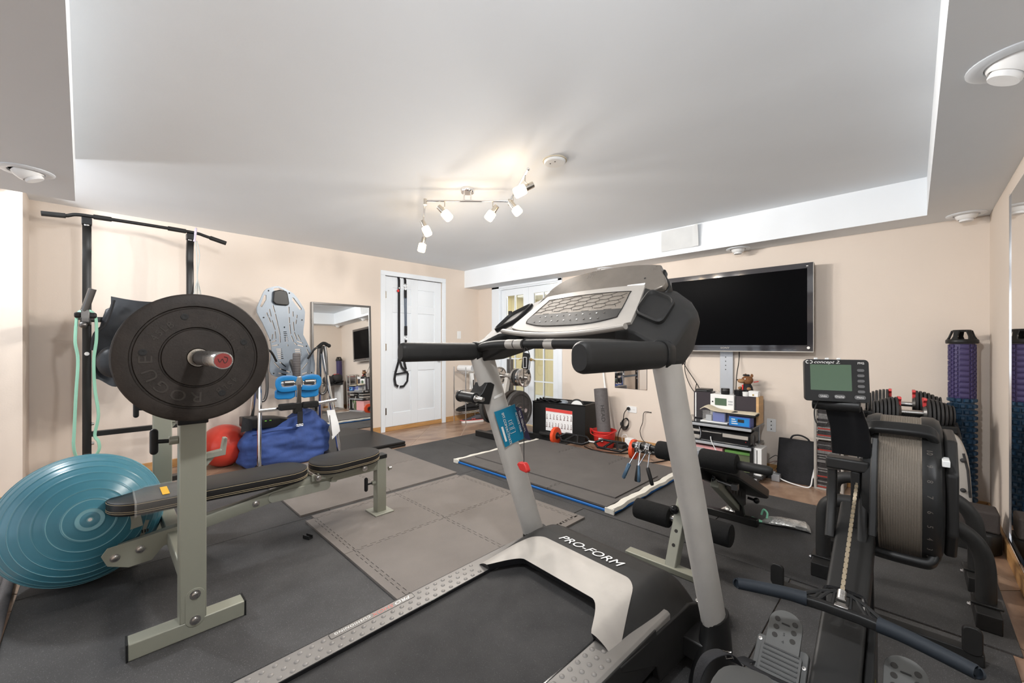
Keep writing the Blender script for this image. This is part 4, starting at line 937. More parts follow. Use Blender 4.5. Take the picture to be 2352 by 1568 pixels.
ring_text('ROGUE', 0.138, -92, -21.5, 0.052, True, sx=1.15)
ring_text('HI TEMP INC.', 0.122, 12, 6.2, 0.021, False)
ring_text('TUSCUMBIA AL.', 0.152, 14, 5.0, 0.017, False)
ring_text('45LB', 0.135, 150, -8.5, 0.03, True)
ring_text('45LB', 0.135, -38, -8.5, 0.03, True)
for ph in (105, 172, 22, -62):
    rd = V((0, math.cos(R(ph)), math.sin(R(ph)))); o_ = V((plx-0.003, BY, BZ))+rd*0.148
    s_ = MB(); s_.lathe([(0.009, 0.0), (0.011, 0.001), (0.011, 0.0022), (0.008, 0.0026), (0, 0.001)], o_, (1, 0, 0), 16); s_.build('vent_boss', 'rubber_black', bp)
# ================================================================== exercise ball
bc, br_ = V((-2.907, -0.06, RZ+0.300)), 0.300
ball = thing('exercise_ball', 'large teal blue exercise ball on floor beside the bench head', 'exercise ball', (bc.x, bc.y, RZ))
axv = V((0.97, 0.088, 0.227)).normalized(); prof = []
n = 240
rid = [R(a) for a in (9, 17.5, 26, 34.5, 43, 51.5, 60, 68.5, 77, 85.5, 94, 102.5, 111, 119.5)]
for k in range(n+1):
    a = math.pi*k/n; d = min(abs(a-r) for r in rid); rr = br_ + 0.0022*math.exp(-(d/R(0.55))**2)
    if a < R(3.5): rr -= 0.004*(1-a/R(3.5))
    prof.append((rr*math.sin(a), rr*math.cos(a)))
MB().lathe(prof[::-1], bc, axv, 72).build('ball_skin', 'ball_teal', ball, ang=80)
for a in rid[:11]:
    rr = br_ + 0.0018; MB().lathe([(rr*math.sin(a-0.0022), rr*math.cos(a-0.0022)), ((rr+0.0010)*math.sin(a), (rr+0.0010)*math.cos(a)), (rr*math.sin(a+0.0022), rr*math.cos(a+0.0022))], bc, axv, 72).build('ring_ridge', 'ball_line', ball)
MB().lathe([(0.007, 0), (0.007, 0.003), (0.0, 0.0035)], bc+axv*(br_-0.0035), axv, 14).build('valve_plug', 'print_white', ball)
# ================================================================== pull-up tower
tx = -4.50
tw = thing('pullup_tower', 'tall black steel pull-up tower standing against the beige wall', 'pull-up tower', (tx, 0.24, 0))
yl, yr = -0.075, 0.55
for y in (yl, yr):
    MB().tube(smooth_path([(tx-0.02, y, 0.05), (tx-0.02, y, 1.2), (tx-0.02, y, 1.75), (tx-0.035, y, 1.9), (tx-0.02, y, 2.02), (tx+0.005, y, 2.075)], 5), 1.0, sec=rrect(0.05, 0.05, 0.006, 2), up=(0, 1, 0)).build('upright', 'black_steel', tw)
    MB().bb(tx-0.03, tx+0.035, y-0.028, y+0.028, 2.075, 2.125).build('bar_clamp', 'black_plastic', tw, bev=0.003)
    MB().cyl((tx, y, 2.055), (tx, y, 2.08), 0.02, n=12).build('clamp_neck', 'steel', tw)
    MB().bb(tx-0.40, tx+0.38, y-0.03, y+0.03, 0.0, 0.05).build('base_foot', 'black_steel', tw, bev=0.003)
zb_ = 2.142
MB().tube(smooth_path([(tx, -0.30, 2.112), (tx, -0.19, 2.120), (tx, -0.13, zb_), (tx, -0.02, zb_+0.004), (tx, 0.26, zb_+0.006), (tx, 0.50, zb_+0.004), (tx, 0.60, zb_), (tx, 0.66, 2.128), (tx, 0.80, 2.095)], 5), 0.0135, 12).build('pullup_bar', 'black_steel', tw)
for a, b in (((tx, -0.305, 2.1115), (tx, -0.185, 2.121)), ((tx, -0.04, zb_+0.004), (tx, 0.06, zb_+0.005)), ((tx, 0.40, zb_+0.005), (tx, 0.52, zb_+0.003)), ((tx, 0.69, 2.121), (tx, 0.81, 2.092))):
    MB().cyl(a, b, 0.0185, n=14).build('foam_grip', 'black_textured', tw)
MB().bb(tx-0.04, tx, yl, yr, 1.335, 1.375).build('upper_crossbar', 'black_steel', tw, bev=0.003)
MB().bb(tx-0.04, tx, yl, yr, 0.45, 0.49).build('lower_crossbar', 'black_steel', tw, bev=0.003)
MB().bb(tx-0.06, tx+0.02, yl, yr, 0.0, 0.045).build('base_crossbar', 'black_steel', tw, bev=0.003)
for y in (yl, yr):
    MB().bb(tx-0.02, tx+0.46, y-0.024, y+0.024, 1.31, 1.345).build('dip_arm', 'black_steel', tw, bev=0.003)
    MB().bb(tx+0.02, tx+0.40, y-0.055, y+0.055, 1.345, 1.385).build('arm_pad', 'vinyl_black', tw, bev=0.012, seg=3)
    MB().bb(tx+0.42, tx+0.46, y-0.02, y+0.02, 1.315, 1.40).build('grip_socket', 'dark_steel', tw, bev=0.003)
    MB().cyl((tx+0.44, y-0.005, 1.39), (tx+0.46, y+0.035, 1.545), 0.021, n=16).build('hand_grip', 'dark_steel', tw)
    MB().sph((tx+0.46, y-0.01, 1.295), 0.022, 14, 10).build('knob', 'dark_steel', tw)
    for z in (0.40, 0.55): 
        b = MB(); bolt(b, (tx, y+0.026, z), (0, 1, 0), 0.01, 0.012); b.build('bolt', 'steel', tw)
MB().lathe([(0.014, 0), (0.014, 0.001), (0, 0.001)], (tx+0.0055, yl, 1.09), (1, 0, 0), 16).build('round_sticker', 'print_white', tw)
MB().bb(tx+0.005, tx+0.012, yl-0.018, yl+0.018, 0.29, 0.33).build('height_clip', 'dark_steel', tw)
# resistance band looped over the dip arm
gb = thing('resistance_band', 'pale green resistance band looped over the tower dip arm', 'resistance band', (tx+0.36, yl, 0.33))
bx = tx+0.36
pts = [(bx, -0.118, 1.345), (bx, -0.125, 1.18), (bx, -0.112, 1.05), (bx, -0.122, 0.8), (bx, -0.13, 0.55), (bx, -0.133, 0.47), (bx, -0.125, 0.40), (bx, -0.105, 0.355), (bx, -0.07, 0.342), (bx, -0.03, 0.365), (bx, -0.008, 0.415), (bx, -0.012, 0.47), (bx, -0.03, 0.52), (bx, -0.012, 0.66), (bx, -0.03, 0.85), (bx, -0.035, 1.05), (bx, -0.022, 1.2), (bx, -0.025, 1.345), (bx, -0.045, 1.392), (bx, -0.075, 1.398), (bx, -0.105, 1.390)]
P = smooth_path(pts + [pts[0]], 5)[:-1]
MB().tube(P, 1.0, sec=[(a*0.77-b*0.64, a*0.64+b*0.77) for a, b in rrect(0.024, 0.005, 0.002, 2)], closed=True, up=(0, 1, 0)).build('loop', 'band_green', gb)
# rope bands hanging from the pull-up bar
rb = thing('rope_band', 'grey exercise cords hanging from the pull-up bar end', 'resistance band', (tx+0.03, 0.575, 1.5))
cy0 = 0.585
MB().tube(smooth_path([(tx+0.03, cy0-0.01, 2.06), (tx+0.03, cy0, 2.165), (tx, cy0+0.004, 2.175), (tx-0.022, cy0, 2.12)], 5), 0.009, 8).build('sleeve', 'lilac_tape', rb)
for k in range(2): MB().tube(smooth_path([(tx+0.03, cy0-0.006+0.012*k, 2.07), (tx+0.03, cy0+0.006+0.02*k, 1.95), (tx+0.03, cy0+0.008+0.004*k, 1.80), (tx+0.03, cy0+0.01, 1.74)], 4), 0.0045, 6).build('cord', 'band_grey', rb)
for k in range(5): MB().tube(smooth_path([(tx+0.03, cy0+0.01, 1.745), (tx+0.03+0.01*(k % 2), cy0-0.02+0.016*k, 1.55), (tx+0.03, cy0-0.028+0.02*k, 1.35)], 4), 0.0035, 6).build('cord', 'band_grey', rb)
# black vest hung over the tower
vs_ = thing('training_vest', 'black satin vest draped over the tower crossbar behind the plate', 'vest', (tx+0.1, 0.2, 0.9))
def vest(u, v):
    y = 0.055+0.40*u; z = 1.535 - 0.66*v
    flare = -0.085*math.sin(min(1, v*1.35)*math.pi*0.5)*(1-u)**2 if v > 0.15 else 0
    x = tx+0.075 + 0.05*math.sin(u*9+v*4)*v + 0.05*math.sin(math.pi*u) + 0.035*math.sin(v*7)
    return (x, y+flare, z - 0.03*math.sin(u*3.1) + 0.025*math.cos(u*17)*v)
MB().grid(vest, 30, 30, (0.045, 0, 0)).build('body', 'satin_black', vs_, ang=70)
MB().tube(smooth_path([(tx+0.15, 0.07, 1.50), (tx+0.17, 0.03, 1.33), (tx+0.18, -0.03, 1.24), (tx+0.16, -0.045, 1.12)], 5), 0.012, 6).build('strap', 'black_fabric', vs_)
MB().sph((tx+0.14, 0.07, 1.03), 0.13, 16, 12, (0.55, 0.75, 0.95)).build('padding', 'satin_black', vs_)
# red ball beside the blue bag
rc, rr_ = V((-4.70, 0.83, 0.198)), 0.198
rbll = thing('inflatable_ball', 'red inflated ball on floor between bench upright and blue bag', 'ball', (rc.x, rc.y, 0))
MB().sph(rc, rr_, 36, 24).build('ball_skin', 'red_rubber', rbll, ang=80)
vv = V((0.82, 0.50, -0.1)).normalized(); MB().lathe([(0.006, 0), (0.006, 0.002), (0, 0.003)], rc+vv*(rr_-0.001), vv, 10).build('valve', 'print_white', rbll)
# ================================================================== inversion table
ix = -4.30
iv = thing('inversion_table', 'grey moulded inversion table with blue ankle cups on chrome frame', 'inversion table', (ix, 1.33, 0))
bxp = -4.46
def bp_(X_, Y_): p = PX(560+X_/5.6, 640+Y_/5.6, bxp); return (p.y, p.z)
outl = [(440, 92), (380, 100), (300, 125), (268, 150), (245, 190), (170, 370), (172, 430), (205, 500), (240, 560), (300, 690), (345, 800), (360, 900), (350, 1000), (335, 1100), (335, 1190), (360, 1235), (420, 1262), (520, 1280), (700, 1270), (850, 1255), (895, 1235), (915, 1180), (915, 1090), (900, 1000), (830, 850), (765, 720), (768, 640), (780, 560), (788, 430), (780, 395), (700, 260), (640, 190), (600, 165), (520, 120)]
bd = MB(); bd.prism([bp_(*p) for p in outl], (bxp-0.022, 0, 0), (0, 1, 0), (0, 0, 1), 0.022)
def boolean_cut(o, cutter):
    cme = bpy.data.meshes.new('cut'); cme.from_pydata([tuple(p) for p in cutter.v], [], cutter.f)
    bm = bmesh.new(); bm.from_mesh(cme); bmesh.ops.recalc_face_normals(bm, faces=bm.faces); bm.to_mesh(cme); bm.free()
    co = bpy.data.objects.new('cut', cme); C.objects.link(co); co.matrix_world = INV[o]
    md = o.modifiers.new('b', 'BOOLEAN'); md.operation = 'DIFFERENCE'; md.object = co; md.solver = 'EXACT'; md.use_self = True
    par = o.parent; o.parent = None
    bpy.context.view_layer.update()
    me = bpy.data.meshes.new_from_object(o.evaluated_get(bpy.context.evaluated_depsgraph_get()))
    o.modifiers.remove(md); o.data = me; o.parent = par
    bpy.data.objects.remove(co)
    me.polygons.foreach_set('use_smooth', [True]*len(me.polygons)); me.set_sharp_from_angle(angle=R(35))
board = bd.build('back_bed', 'grey_bed', iv)
cut = MB()
def slot(pts, w=13):
    q = [V((bp_(*p)[0], bp_(*p)[1], 0)) for p in pts]; hw = w/5.6*0.0044*0.5*1.0
    for a, b in zip(q, q[1:]):
        d = (b-a); 
        if d.length < 1e-5: continue
        d.normalize(); a2, b2 = a-d*hw*0.8, b+d*hw*0.8; nrm = V((-d.y, d.x, 0))*hw
        cut.prism([(a2+nrm).to_2d(), (a2-nrm).to_2d(), (b2-nrm).to_2d(), (b2+nrm).to_2d()], (bxp-0.05, 0, 0), (0, 1, 0), (0, 0, 1), 0.08)
for s__ in ([(375, 345), (400, 430)], [(405, 455), (440, 600)], [(444, 615), (465, 720)], [(466, 740), (468, 815)], [(440, 850), (365, 865)], [(330, 395), (350, 480)], [(365, 540), (400, 650)], [(402, 680), (410, 765)], [(410, 797), (362, 815)], [(297, 440), (310, 482)], [(320, 500), (345, 555)], [(370, 718), (362, 775)],
            [(580, 365), (582, 440)], [(585, 500), (588, 565)], [(590, 590), (602, 705)], [(612, 737), (640, 805)], [(655, 825), (678, 845)], [(697, 852), (770, 870)], [(632, 425), (634, 480)], [(637, 560), (645, 665)], [(650, 692), (680, 778)], [(690, 802), (755, 825)], [(685, 470), (680, 502)], [(675, 530), (670, 575)], [(695, 725), (730, 790)],
            [(395, 1078), (455, 1145)], [(470, 1160), (595, 1200)], [(468, 1072), (538, 1130)], [(452, 1212), (600, 1250)], [(820, 1082), (752, 1165)], [(815, 1205), (755, 1225)], [(815, 912), (850, 990)], [(522, 618), (522, 628)], [(565, 850), (566, 862)]):
    slot(s__)
for k in range(6):
    slot([(512+3*k, 683+23*k), (548+4*k, 683+23*k)], 9); 
    slot([(422+5*k, 904+24*k), (482+5*k, 904+24*k)], 10)
    if k < 4: slot([(662+2*k, 908+24*k), (730+3*k, 908+24*k)], 11)
for poly in ([(265, 207), (290, 210), (290, 270), (232, 365), (207, 358)], [(620, 242), (642, 244), (745, 385), (738, 404), (714, 394), (625, 278)], [(385, 122), (450, 116), (520, 146), (515, 158), (385, 150)]):
    cut.prism([bp_(*p) for p in poly], (bxp-0.05, 0, 0), (0, 1, 0), (0, 0, 1), 0.08)
boolean_cut(board, cut)
for p in ((318, 153), (585, 185), (255, 498), (748, 530), (806, 866), (384, 1217), (872, 1205), (338, 790)):
    y, z = bp_(*p); b = MB(); b.lathe([(0.007, 0), (0.007, 0.003), (0.003, 0.0035), (0, 0.002)], (bxp, y, z), (1, 0, 0), 10); b.build('rivet', 'ink', board)
hp = [(375, 162), (455, 142), (540, 165), (555, 200), (575, 320), (560, 345), (470, 340), (400, 330), (365, 295)]
MB().prism([bp_(*p) for p in hp], (bxp+0.001, 0, 0), (0, 1, 0), (0, 0, 1), 0.03).build('headrest_pad', 'vinyl_black', board, bev=0.008, seg=3)
MB().bb(bxp-0.05, bxp-0.022, 1.27, 1.31, 0.80, 1.35).build('spine_tube', 'black_steel', iv)
# A-frame
Lf, Lt = V((-4.22, 1.01, 0.012)), V((-4.33, 1.04, 1.10)); Rf, Rt = V((-4.22, 1.74, 0.012)), V((-4.33, 1.60, 1.12))
Lb, Rb = V((-4.72, 1.03, 0.012)), V((-4.72, 1.72, 0.012))
ov = [(a*1.25, b*0.8) for a, b in circle(1, 12)]
for f_, t_, b_ in ((Lf, Lt, Lb), (Rf, Rt, Rb)):
    MB().tube([f_, t_], 0.024, sec=ov).build('front_leg', 'chrome', iv)
    MB().tube([b_, t_+V((-0.06, 0, -0.02))], 0.024, sec=ov).build('rear_leg', 'chrome', iv)
    for q in (f_, b_): MB().cyl(q+V((0, 0, -0.004)), q+V((0, 0, 0.05)), 0.034, n=16).build('foot_cap', 'rubber_black', iv)
    MB().bb(t_.x-0.07, t_.x+0.03, t_.y-0.018, t_.y+0.018, t_.z-0.05, t_.z+0.03).build('pivot_plate', 'black_steel', iv, bev=0.006)
    sg = -1 if t_.y < 1.3 else 1
    MB().tube(smooth_path([t_+V((0.02, -0.04*sg, 0.0)), t_+V((0.03, -0.05*sg, -0.2)), t_+V((0.035, -0.05*sg, -0.38)), t_+V((0.04, -0.02*sg, -0.46)), t_+V((0.045, 0.03*sg, -0.40)), t_+V((0.04, 0.03*sg, -0.1)), t_+V((0.02, 0.02*sg, 0.03))], 5), 0.013, 10).build('side_handle', 'dark_steel', iv)
    MB().tube(smooth_path([t_+V((0.02, -0.01*sg, 0.02)), t_+V((0.03, -0.08*sg, 0.0)), t_+V((0.0, -0.14*sg, -0.10))], 5), 0.010, 10).build('lock_lever', 'black_steel', iv)
    MB().tube(smooth_path([t_+V((0.02, -0.05*sg, 0.01)), t_+V((0.035, 0.0, 0.055)), t_+V((0.05, 0.05*sg, 0.03))], 5), 0.017, 12).sph(t_+V((0.05, 0.05*sg, 0.03)), 0.02, 12, 8).build('hand_grip', 'black_foam', iv)
MB().tube([Lf+V((-0.02, 0, 0.545)), (-4.26, 1.37, 0.555), Rf+V((-0.02, -0.03, 0.58))], 0.012, sec=[(a*0.7, b*1.4) for a, b in circle(1, 10)]).build('spreader_bar', 'chrome', iv)
MB().bb(Lb.x-0.02, Lb.x+0.02, Lb.y, Rb.y, 0.06, 0.10).build('rear_brace', 'chrome', iv)
# leg post, ankle cups and foot rollers
cy_ = 1.34
MB().tube([(-4.40, 1.33, 1.0), (-4.22, cy_, 0.80)], 0.018, sec=rrect(2, 2.6, 0.4, 3)).build('height_tube', 'dark_steel', iv)
MB().bb(-4.235, -4.20, cy_-0.021, cy_+0.021, 0.60, 0.835).build('leg_post', 'chrome', iv, bev=0.004)
MB().bb(-4.255, -4.195, cy_-0.035, cy_+0.035, 0.775, 0.855).build('post_block', 'steel', iv, bev=0.004)
fo_ = MB(); fo_.lathe([(0, 0), (0.030, 0.003), (0.034, 0.01), (0.034, 0.215), (0.029, 0.225), (0, 0.226)], (-4.225, 1.325, 0.855), (0, 0, 1), 24); fo = fo_.build('foam_sleeve', 'roller_grey', iv)
for k in range(1, 9): MB().lathe([(0.0343, -0.002), (0.0348, 0), (0.0343, 0.002)], (-4.225, 1.325, 0.86+0.0235*k), (0, 0, 1), 24).build('sleeve_rib', 'bumper_grey', fo)
MB().cyl((-4.21, cy_-0.17, 0.80), (-4.21, cy_+0.17, 0.80), 0.010, n=12).build('ankle_axle', 'chrome', iv)
for sg in (-1, 1):
    pts = [(0, 0.03), (0.05, 0.045), (0.11, 0.045), (0.15, 0.03), (0.155, -0.02), (0.13, -0.055), (0.06, -0.06), (0.0, -0.05)]
    MB().tube(smooth_path([(-4.20, cy_+sg*(0.025+a), 0.80+b) for a, b in pts], 5), 1.0, sec=rrect(0.05, 0.015, 0.006, 2), up=(1, 0, 0)).build('ankle_cup', 'blue_plastic', iv)
    MB().cyl((-4.205, cy_+sg*0.05, 0.80), (-4.205, cy_+sg*0.13, 0.80), 0.028, n=18).build('ankle_roller', 'dark_steel', iv)
    MB().prism([(sg*(0.02)+cy_, 0.75), (sg*0.175+cy_, 0.745), (sg*0.195+cy_, 0.725), (sg*0.195+cy_, 0.66), (sg*0.17+cy_, 0.645), (sg*0.06+cy_, 0.64), (sg*0.02+cy_, 0.66)], (-4.27, 0, 0), (0, 1, 0), (0, 0, 1), 0.035).build('calf_plate', 'blue_plastic', iv, bev=0.01, seg=3)
    MB().bb(-4.24, -4.17, cy_+sg*0.03, cy_+sg*0.175, 0.545, 0.605).build('foot_pad', 'black_foam', iv, bev=0.014, seg=3)
MB().bb(-4.25, -4.20, cy_-0.045, cy_+0.03, 0.50, 0.60).build('strap_guide', 'black_plastic', iv, bev=0.004)
MB().bb(-4.19, -4.185, cy_-0.02, cy_+0.028, 0.39, 0.52).build('tether_strap', 'black_fabric', iv)
MB().tube([(-4.185, cy_+a, 0.39+b) for a, b in rrect(0.062, 0.014, 0.003)], 0.003, 6, closed=True).build('strap_buckle', 'steel', iv)
# tag hanging at the frame
tg2 = thing('instruction_sheet', 'white instruction sheet hanging on the inversion table frame', 'paper', (-4.22, 1.66, 0.3))
MB().grid(lambda u, v: (-4.195+0.01*math.sin(v*5)+0.01*u, 1.60+0.075*u+0.05*(1-v), 0.50-0.30*(1-v)*(1-0.25*u)), 5, 8, (0.001, 0, 0)).build('sheet', 'white_paper', tg2)
MB().beam((-4.185, 1.645, 0.24), (-4.185, 1.62, 0.45), 0.002, 0.006).build('printed_arrow', 'ink', tg2)
# blue duffel bag slumped under the table
bag = thing('duffel_bag', 'slumped blue duffel bag under the inversion table', 'bag', (-4.45, 1.28, 0))
from mathutils import noise as mnoise
def bag_pt(u, v):
    a = 2*math.pi*u; t = v
    ca = math.copysign(abs(math.cos(a))**0.75, math.cos(a)); sa = math.copysign(abs(math.sin(a))**0.8, math.sin(a))
    bul = 1.0 - 0.26*max(0, (t-0.55)/0.45)**2 - 0.12*max(0, (0.16-t)/0.16)**2
    y = 1.305 + 0.405*ca*bul; x = -4.47 + 0.205*sa*bul
    top = 0.36 + 0.12*math.exp(-((y-1.50)/0.17)**2) - 0.02*math.exp(-((y-1.12)/0.16)**2)
    z = 0.004 + top*t
    p = V((x*6, y*3.2, z*9)); nz = mnoise.noise(p)*0.038 + mnoise.noise(p*2.3)*0.014 + 0.007*math.sin(7*z*6+y*18+4*mnoise.noise(p*0.7))*math.sin(math.pi*min(1, t))
    return (x+nz*sa, y+nz*ca*0.8, max(0.004, z+nz*0.5*t))
ns, nt = 120, 44
m_ = MB(); m_.loft([[V(bag_pt(i/ns, k/nt)) for i in range(ns)] for k in range(nt+1)])
m_.build('bag_body', 'blue_fabric', bag, ang=75)
MB().tube(smooth_path([(-4.33, 0.98, 0.33), (-4.27, 1.1, 0.355), (-4.26, 1.25, 0.36), (-4.27, 1.36, 0.37), (-4.29, 1.40, 0.46), (-4.36, 1.44, 0.50)], 5), 0.013, 8).build('rolled_rim', 'blue_fabric', bag)
cs = thing('device_case', 'black gadget case poking out of the blue duffel bag', 'case', (-4.46, 1.14, 0.36))
MB().loft([[V((-4.48+a, y, z+b)) for a, b in rrect(0.22, h, 0.012, 3)] for y, z, h in ((0.93, 0.43, 0.09), (1.05, 0.42, 0.10), (1.22, 0.405, 0.09), (1.37, 0.385, 0.05))]).build('shell', 'black_plastic', cs, bev=0.004)
MB().prism([(0.895, 0.36), (0.985, 0.37), (0.99, 0.46), (0.93, 0.49), (0.91, 0.50)], (-4.36, 0, 0), (0, 1, 0), (0, 0, 1), 0.008).build('flap', 'black_fabric', cs)
for y in (1.09, 1.13): MB().bb(-4.368, -4.364, y, y+0.016, 0.435, 0.442).build('indicator', mat('led_green', (0.3, 0.8, 0.1), 0.4), cs)
# ================================================================== leaning mirror
mx = -4.93
lm = thing('leaning_mirror', 'tall dark-framed mirror leaning against the wall beside the door', 'mirror', (mx, 2.08, 0.0))
tilt = R(2.2); y0_, y1_ = 1.715, 2.44; H = 1.655
def mp_(y, h, d=0): return V((-4.925 - math.sin(tilt)*h + d, y, 0.006+math.cos(tilt)*h))
fw = 0.022
for nm, a, b, c_, d in (('frame_side', y0_, y0_+fw, 0, H), ('frame_side', y1_-fw, y1_, 0, H), ('frame_rail', y0_+fw, y1_-fw, H-fw, H), ('frame_rail', y0_+fw, y1_-fw, 0, fw)):
    q = [mp_(a, c_), mp_(b, c_), mp_(b, d), mp_(a, d)]; MB().loft([q, [p+V((0.026, 0, 0)) for p in q]]).build(nm, 'dark_steel', lm, bev=0.002)
q = [mp_(y0_+fw, fw, 0.012), mp_(y1_-fw, fw, 0.012), mp_(y1_-fw, H-fw, 0.012), mp_(y0_+fw, H-fw, 0.012)]
MB().loft([[p-V((0.006, 0, 0)) for p in q], q]).build('glass_sheet', 'mirror', lm)
# ================================================================== straps on the white door
ts = thing('suspension_trainer', 'black suspension straps hanging over the top of the white door', 'straps', (X0+0.01, 2.9, 0.57))
xs_ = X0+0.012
def strap(pts, w, m='black_fabric', nm='strap'):
    MB().tube([V(p) for p in pts], 1.0, sec=rrect(w, 0.004, 0.0015, 2), up=(1, 0, 0)).build(nm, m, ts)
strap([(xs_-0.02, 2.857, 2.084), (xs_, 2.857, 2.05), (xs_, 2.857, 1.5), (xs_+0.004, 2.857, 1.0), (xs_+0.004, 2.848, 0.93), (xs_+0.008, 2.80, 0.79), (xs_+0.008, 2.785, 0.70), (xs_+0.01, 2.80, 0.62), (xs_+0.012, 2.84, 0.595)], 0.034)
strap([(xs_+0.006, 2.857, 0.98), (xs_+0.012, 2.89, 0.86), (xs_+0.015, 2.945, 0.80), (xs_+0.015, 2.985, 0.76), (xs_+0.015, 2.975, 0.66), (xs_+0.014, 2.92, 0.595), (xs_+0.013, 2.86, 0.59)], 0.03)
strap([(xs_+0.018, 2.80, 0.765), (xs_+0.018, 2.985, 0.785)], 0.024)
strap([(xs_-0.02, 2.952, 2.084), (xs_, 2.952, 2.05), (xs_, 2.952, 2.0)], 0.036)
MB().tube([V((xs_+0.004, 2.952+a, 1.975+b)) for a, b in circle(0.026, 16)], 0.0035, 6, closed=True).build('ring', 'steel', ts)
MB().cyl((xs_+0.004, 2.952, 1.955), (xs_+0.004, 2.952, 1.915), 0.005, n=8).build('snap_hook', 'chrome', ts)
strap([(xs_+0.004, 2.952, 1.92), (xs_+0.006, 2.952, 1.80)], 0.044)
for k in (-0.012, 0.012): MB().cyl((xs_+0.006, 2.952+k, 1.81), (xs_+0.006, 2.957+k*0.8, 1.42), 0.007, n=10).build('elastic_tube', mat('tube_navy', (0.03, 0.055, 0.10), 0.45) if 'tube_navy' not in M else 'tube_navy', ts)
strap([(xs_+0.006, 2.957, 1.42), (xs_+0.006, 2.957, 1.29)], 0.044)
MB().tube([V((xs_+0.006, 2.957+a, 1.25+b*1.6)) for a, b in circle(0.015, 14)], 0.003, 6, closed=True).build('ring', 'chrome', ts)
strap([(xs_+0.006, 2.958, 1.23), (xs_+0.008, 2.955, 1.05), (xs_+0.012, 2.93, 0.92), (xs_+0.014, 2.955, 0.82)], 0.034)
MB().cyl((xs_+0.004, 2.838, 1.895), (xs_+0.010, 2.838, 1.895), 0.018, n=14).build('red_badge', 'red_plastic', ts)
MB().bb(xs_+0.003, xs_+0.006, 2.85, 2.864, 1.925, 1.945).build('white_mark', 'print_white', ts)
# ================================================================== wire shoe rack with shoes
sx0, sx1, sy0, sy1 = -4.985, -4.70, 3.785, 4.20
sk = thing('shoe_rack', 'chrome wire shelf rack in the corner beside the white door', 'shelf', ((sx0+sx1)/2, (sy0+sy1)/2, 0))
for x in (sx0, sx1):
    for y in (sy0, sy1): MB().cyl((x, y, 0.0), (x, y, 0.83), 0.0085, n=10).build('post', 'chrome', sk)
for z in (0.17, 0.46, 0.755):
    sh = MB()
    for dz_ in (0, -0.022):
        sh.tube([(sx0, sy0, z+dz_), (sx1, sy0, z+dz_), (sx1, sy1, z+dz_), (sx0, sy1, z+dz_)], 0.0028, 6, closed=True)
    for x0_, y0__, x1_, y1__ in ((sx0, sy0, sx1, sy0), (sx1, sy0, sx1, sy1), (sx0, sy1, sx1, sy1)):
        n = 12; sh.tube([(x0_+(x1_-x0_)*k/n, y0__+(y1__-y0__)*k/n, z-0.011+(0.010 if k % 2 else -0.010)) for k in range(n+1)], 0.0018, 5)
    for k in range(1, 14): sh.cyl((sx0, sy0+(sy1-sy0)*k/14, z), (sx1, sy0+(sy1-sy0)*k/14, z), 0.0018, n=5)
    o = sh.build('wire_shelf', 'chrome', sk); o['kind'] = 'stuff'
def shoe(label, loc, rz, m_up, m_sole, sc_=1.0, extra=None, z=0.0):
    t = thing('shoe', label, 'shoe', (loc[0], loc[1], z), rz, 'shoes on the wire rack'); X = frame((loc[0], loc[1], z), rz)
    prof = [(-0.14, 0.030, 0.055, 0.095), (-0.12, 0.037, 0.055, 0.105), (-0.07, 0.038, 0.05, 0.10), (-0.02, 0.040, 0.045, 0.085), (0.04, 0.046, 0.04, 0.065), (0.09, 0.048, 0.035, 0.052), (0.125, 0.038, 0.03, 0.045), (0.145, 0.02, 0.02, 0.036)]
    rings = []
    for x, w, tw_, h in prof:
        ring = []
        for a in range(16):
            an = 2*math.pi*a/16; yy = w*math.cos(an)*(1.0 if math.sin(an) < 0.3 else tw_/0.06*0.85); zz = 0.028 + (h-0.028)*(0.5+0.5*math.sin(an))
            ring.append(V((x*sc_, yy*sc_, zz*sc_)))
        rings.append(ring)
    up = MB(X).loft(rings).build('upper', m_up, t, ang=70)
    so = MB(X); so.loft([[V((x*1.03*sc_, w*1.08*math.cos(an)*sc_, (z0+0.012*(abs(x)/0.14)**3*(1 if x > 0 else 0.5)*math.sin(0))*sc_)) for x, w in [(p[0], p[1]) for p in prof] for an in (0,)] + [V((x*1.03*sc_, -w*1.08*sc_, z0*sc_)) for x, w in reversed([(p[0], p[1]) for p in prof])] for z0 in (0.0, 0.012, 0.030)])
    so.build('sole', m_sole, t, bev=0.003)
    MB(X).sph((-0.085*sc_, 0, 0.10*sc_), 0.032*sc_, 12, 8, (1.35, 0.75, 0.25)).build('collar', 'ink', up)
    for k in range(4): MB(X).tube([((-0.015+0.022*k)*sc_, -0.022*sc_, (0.088-0.010*k)*sc_), ((-0.01+0.022*k)*sc_, 0, (0.098-0.011*k)*sc_), ((-0.015+0.022*k)*sc_, 0.022*sc_, (0.088-0.010*k)*sc_)], 0.0028, 5).build('lace', extra or 'ink', up)
    return t, X
zsh = 0.174
shoe('black shoe on the lower rack shelf with toe toward the door', (-4.80, 3.875), R(-105), 'shoe_black', 'shoe_black', 1.05, z=zsh)
shoe('black shoe behind its pair on the lower rack shelf', (-4.87, 3.95), R(-100), 'shoe_black', 'shoe_black', 1.05, z=zsh)
shoe('black trainer with pale laces at the far end of lower rack shelf', (-4.80, 4.09), R(-80), 'shoe_black', 'shoe_black', 1.0, 'band_grey', z=zsh)
t_, X = shoe('grey running shoe with white coral-edged sole on the floor tiles', (-4.72, 3.93), R(-112), 'shoe_grey', 'print_white', 1.15)
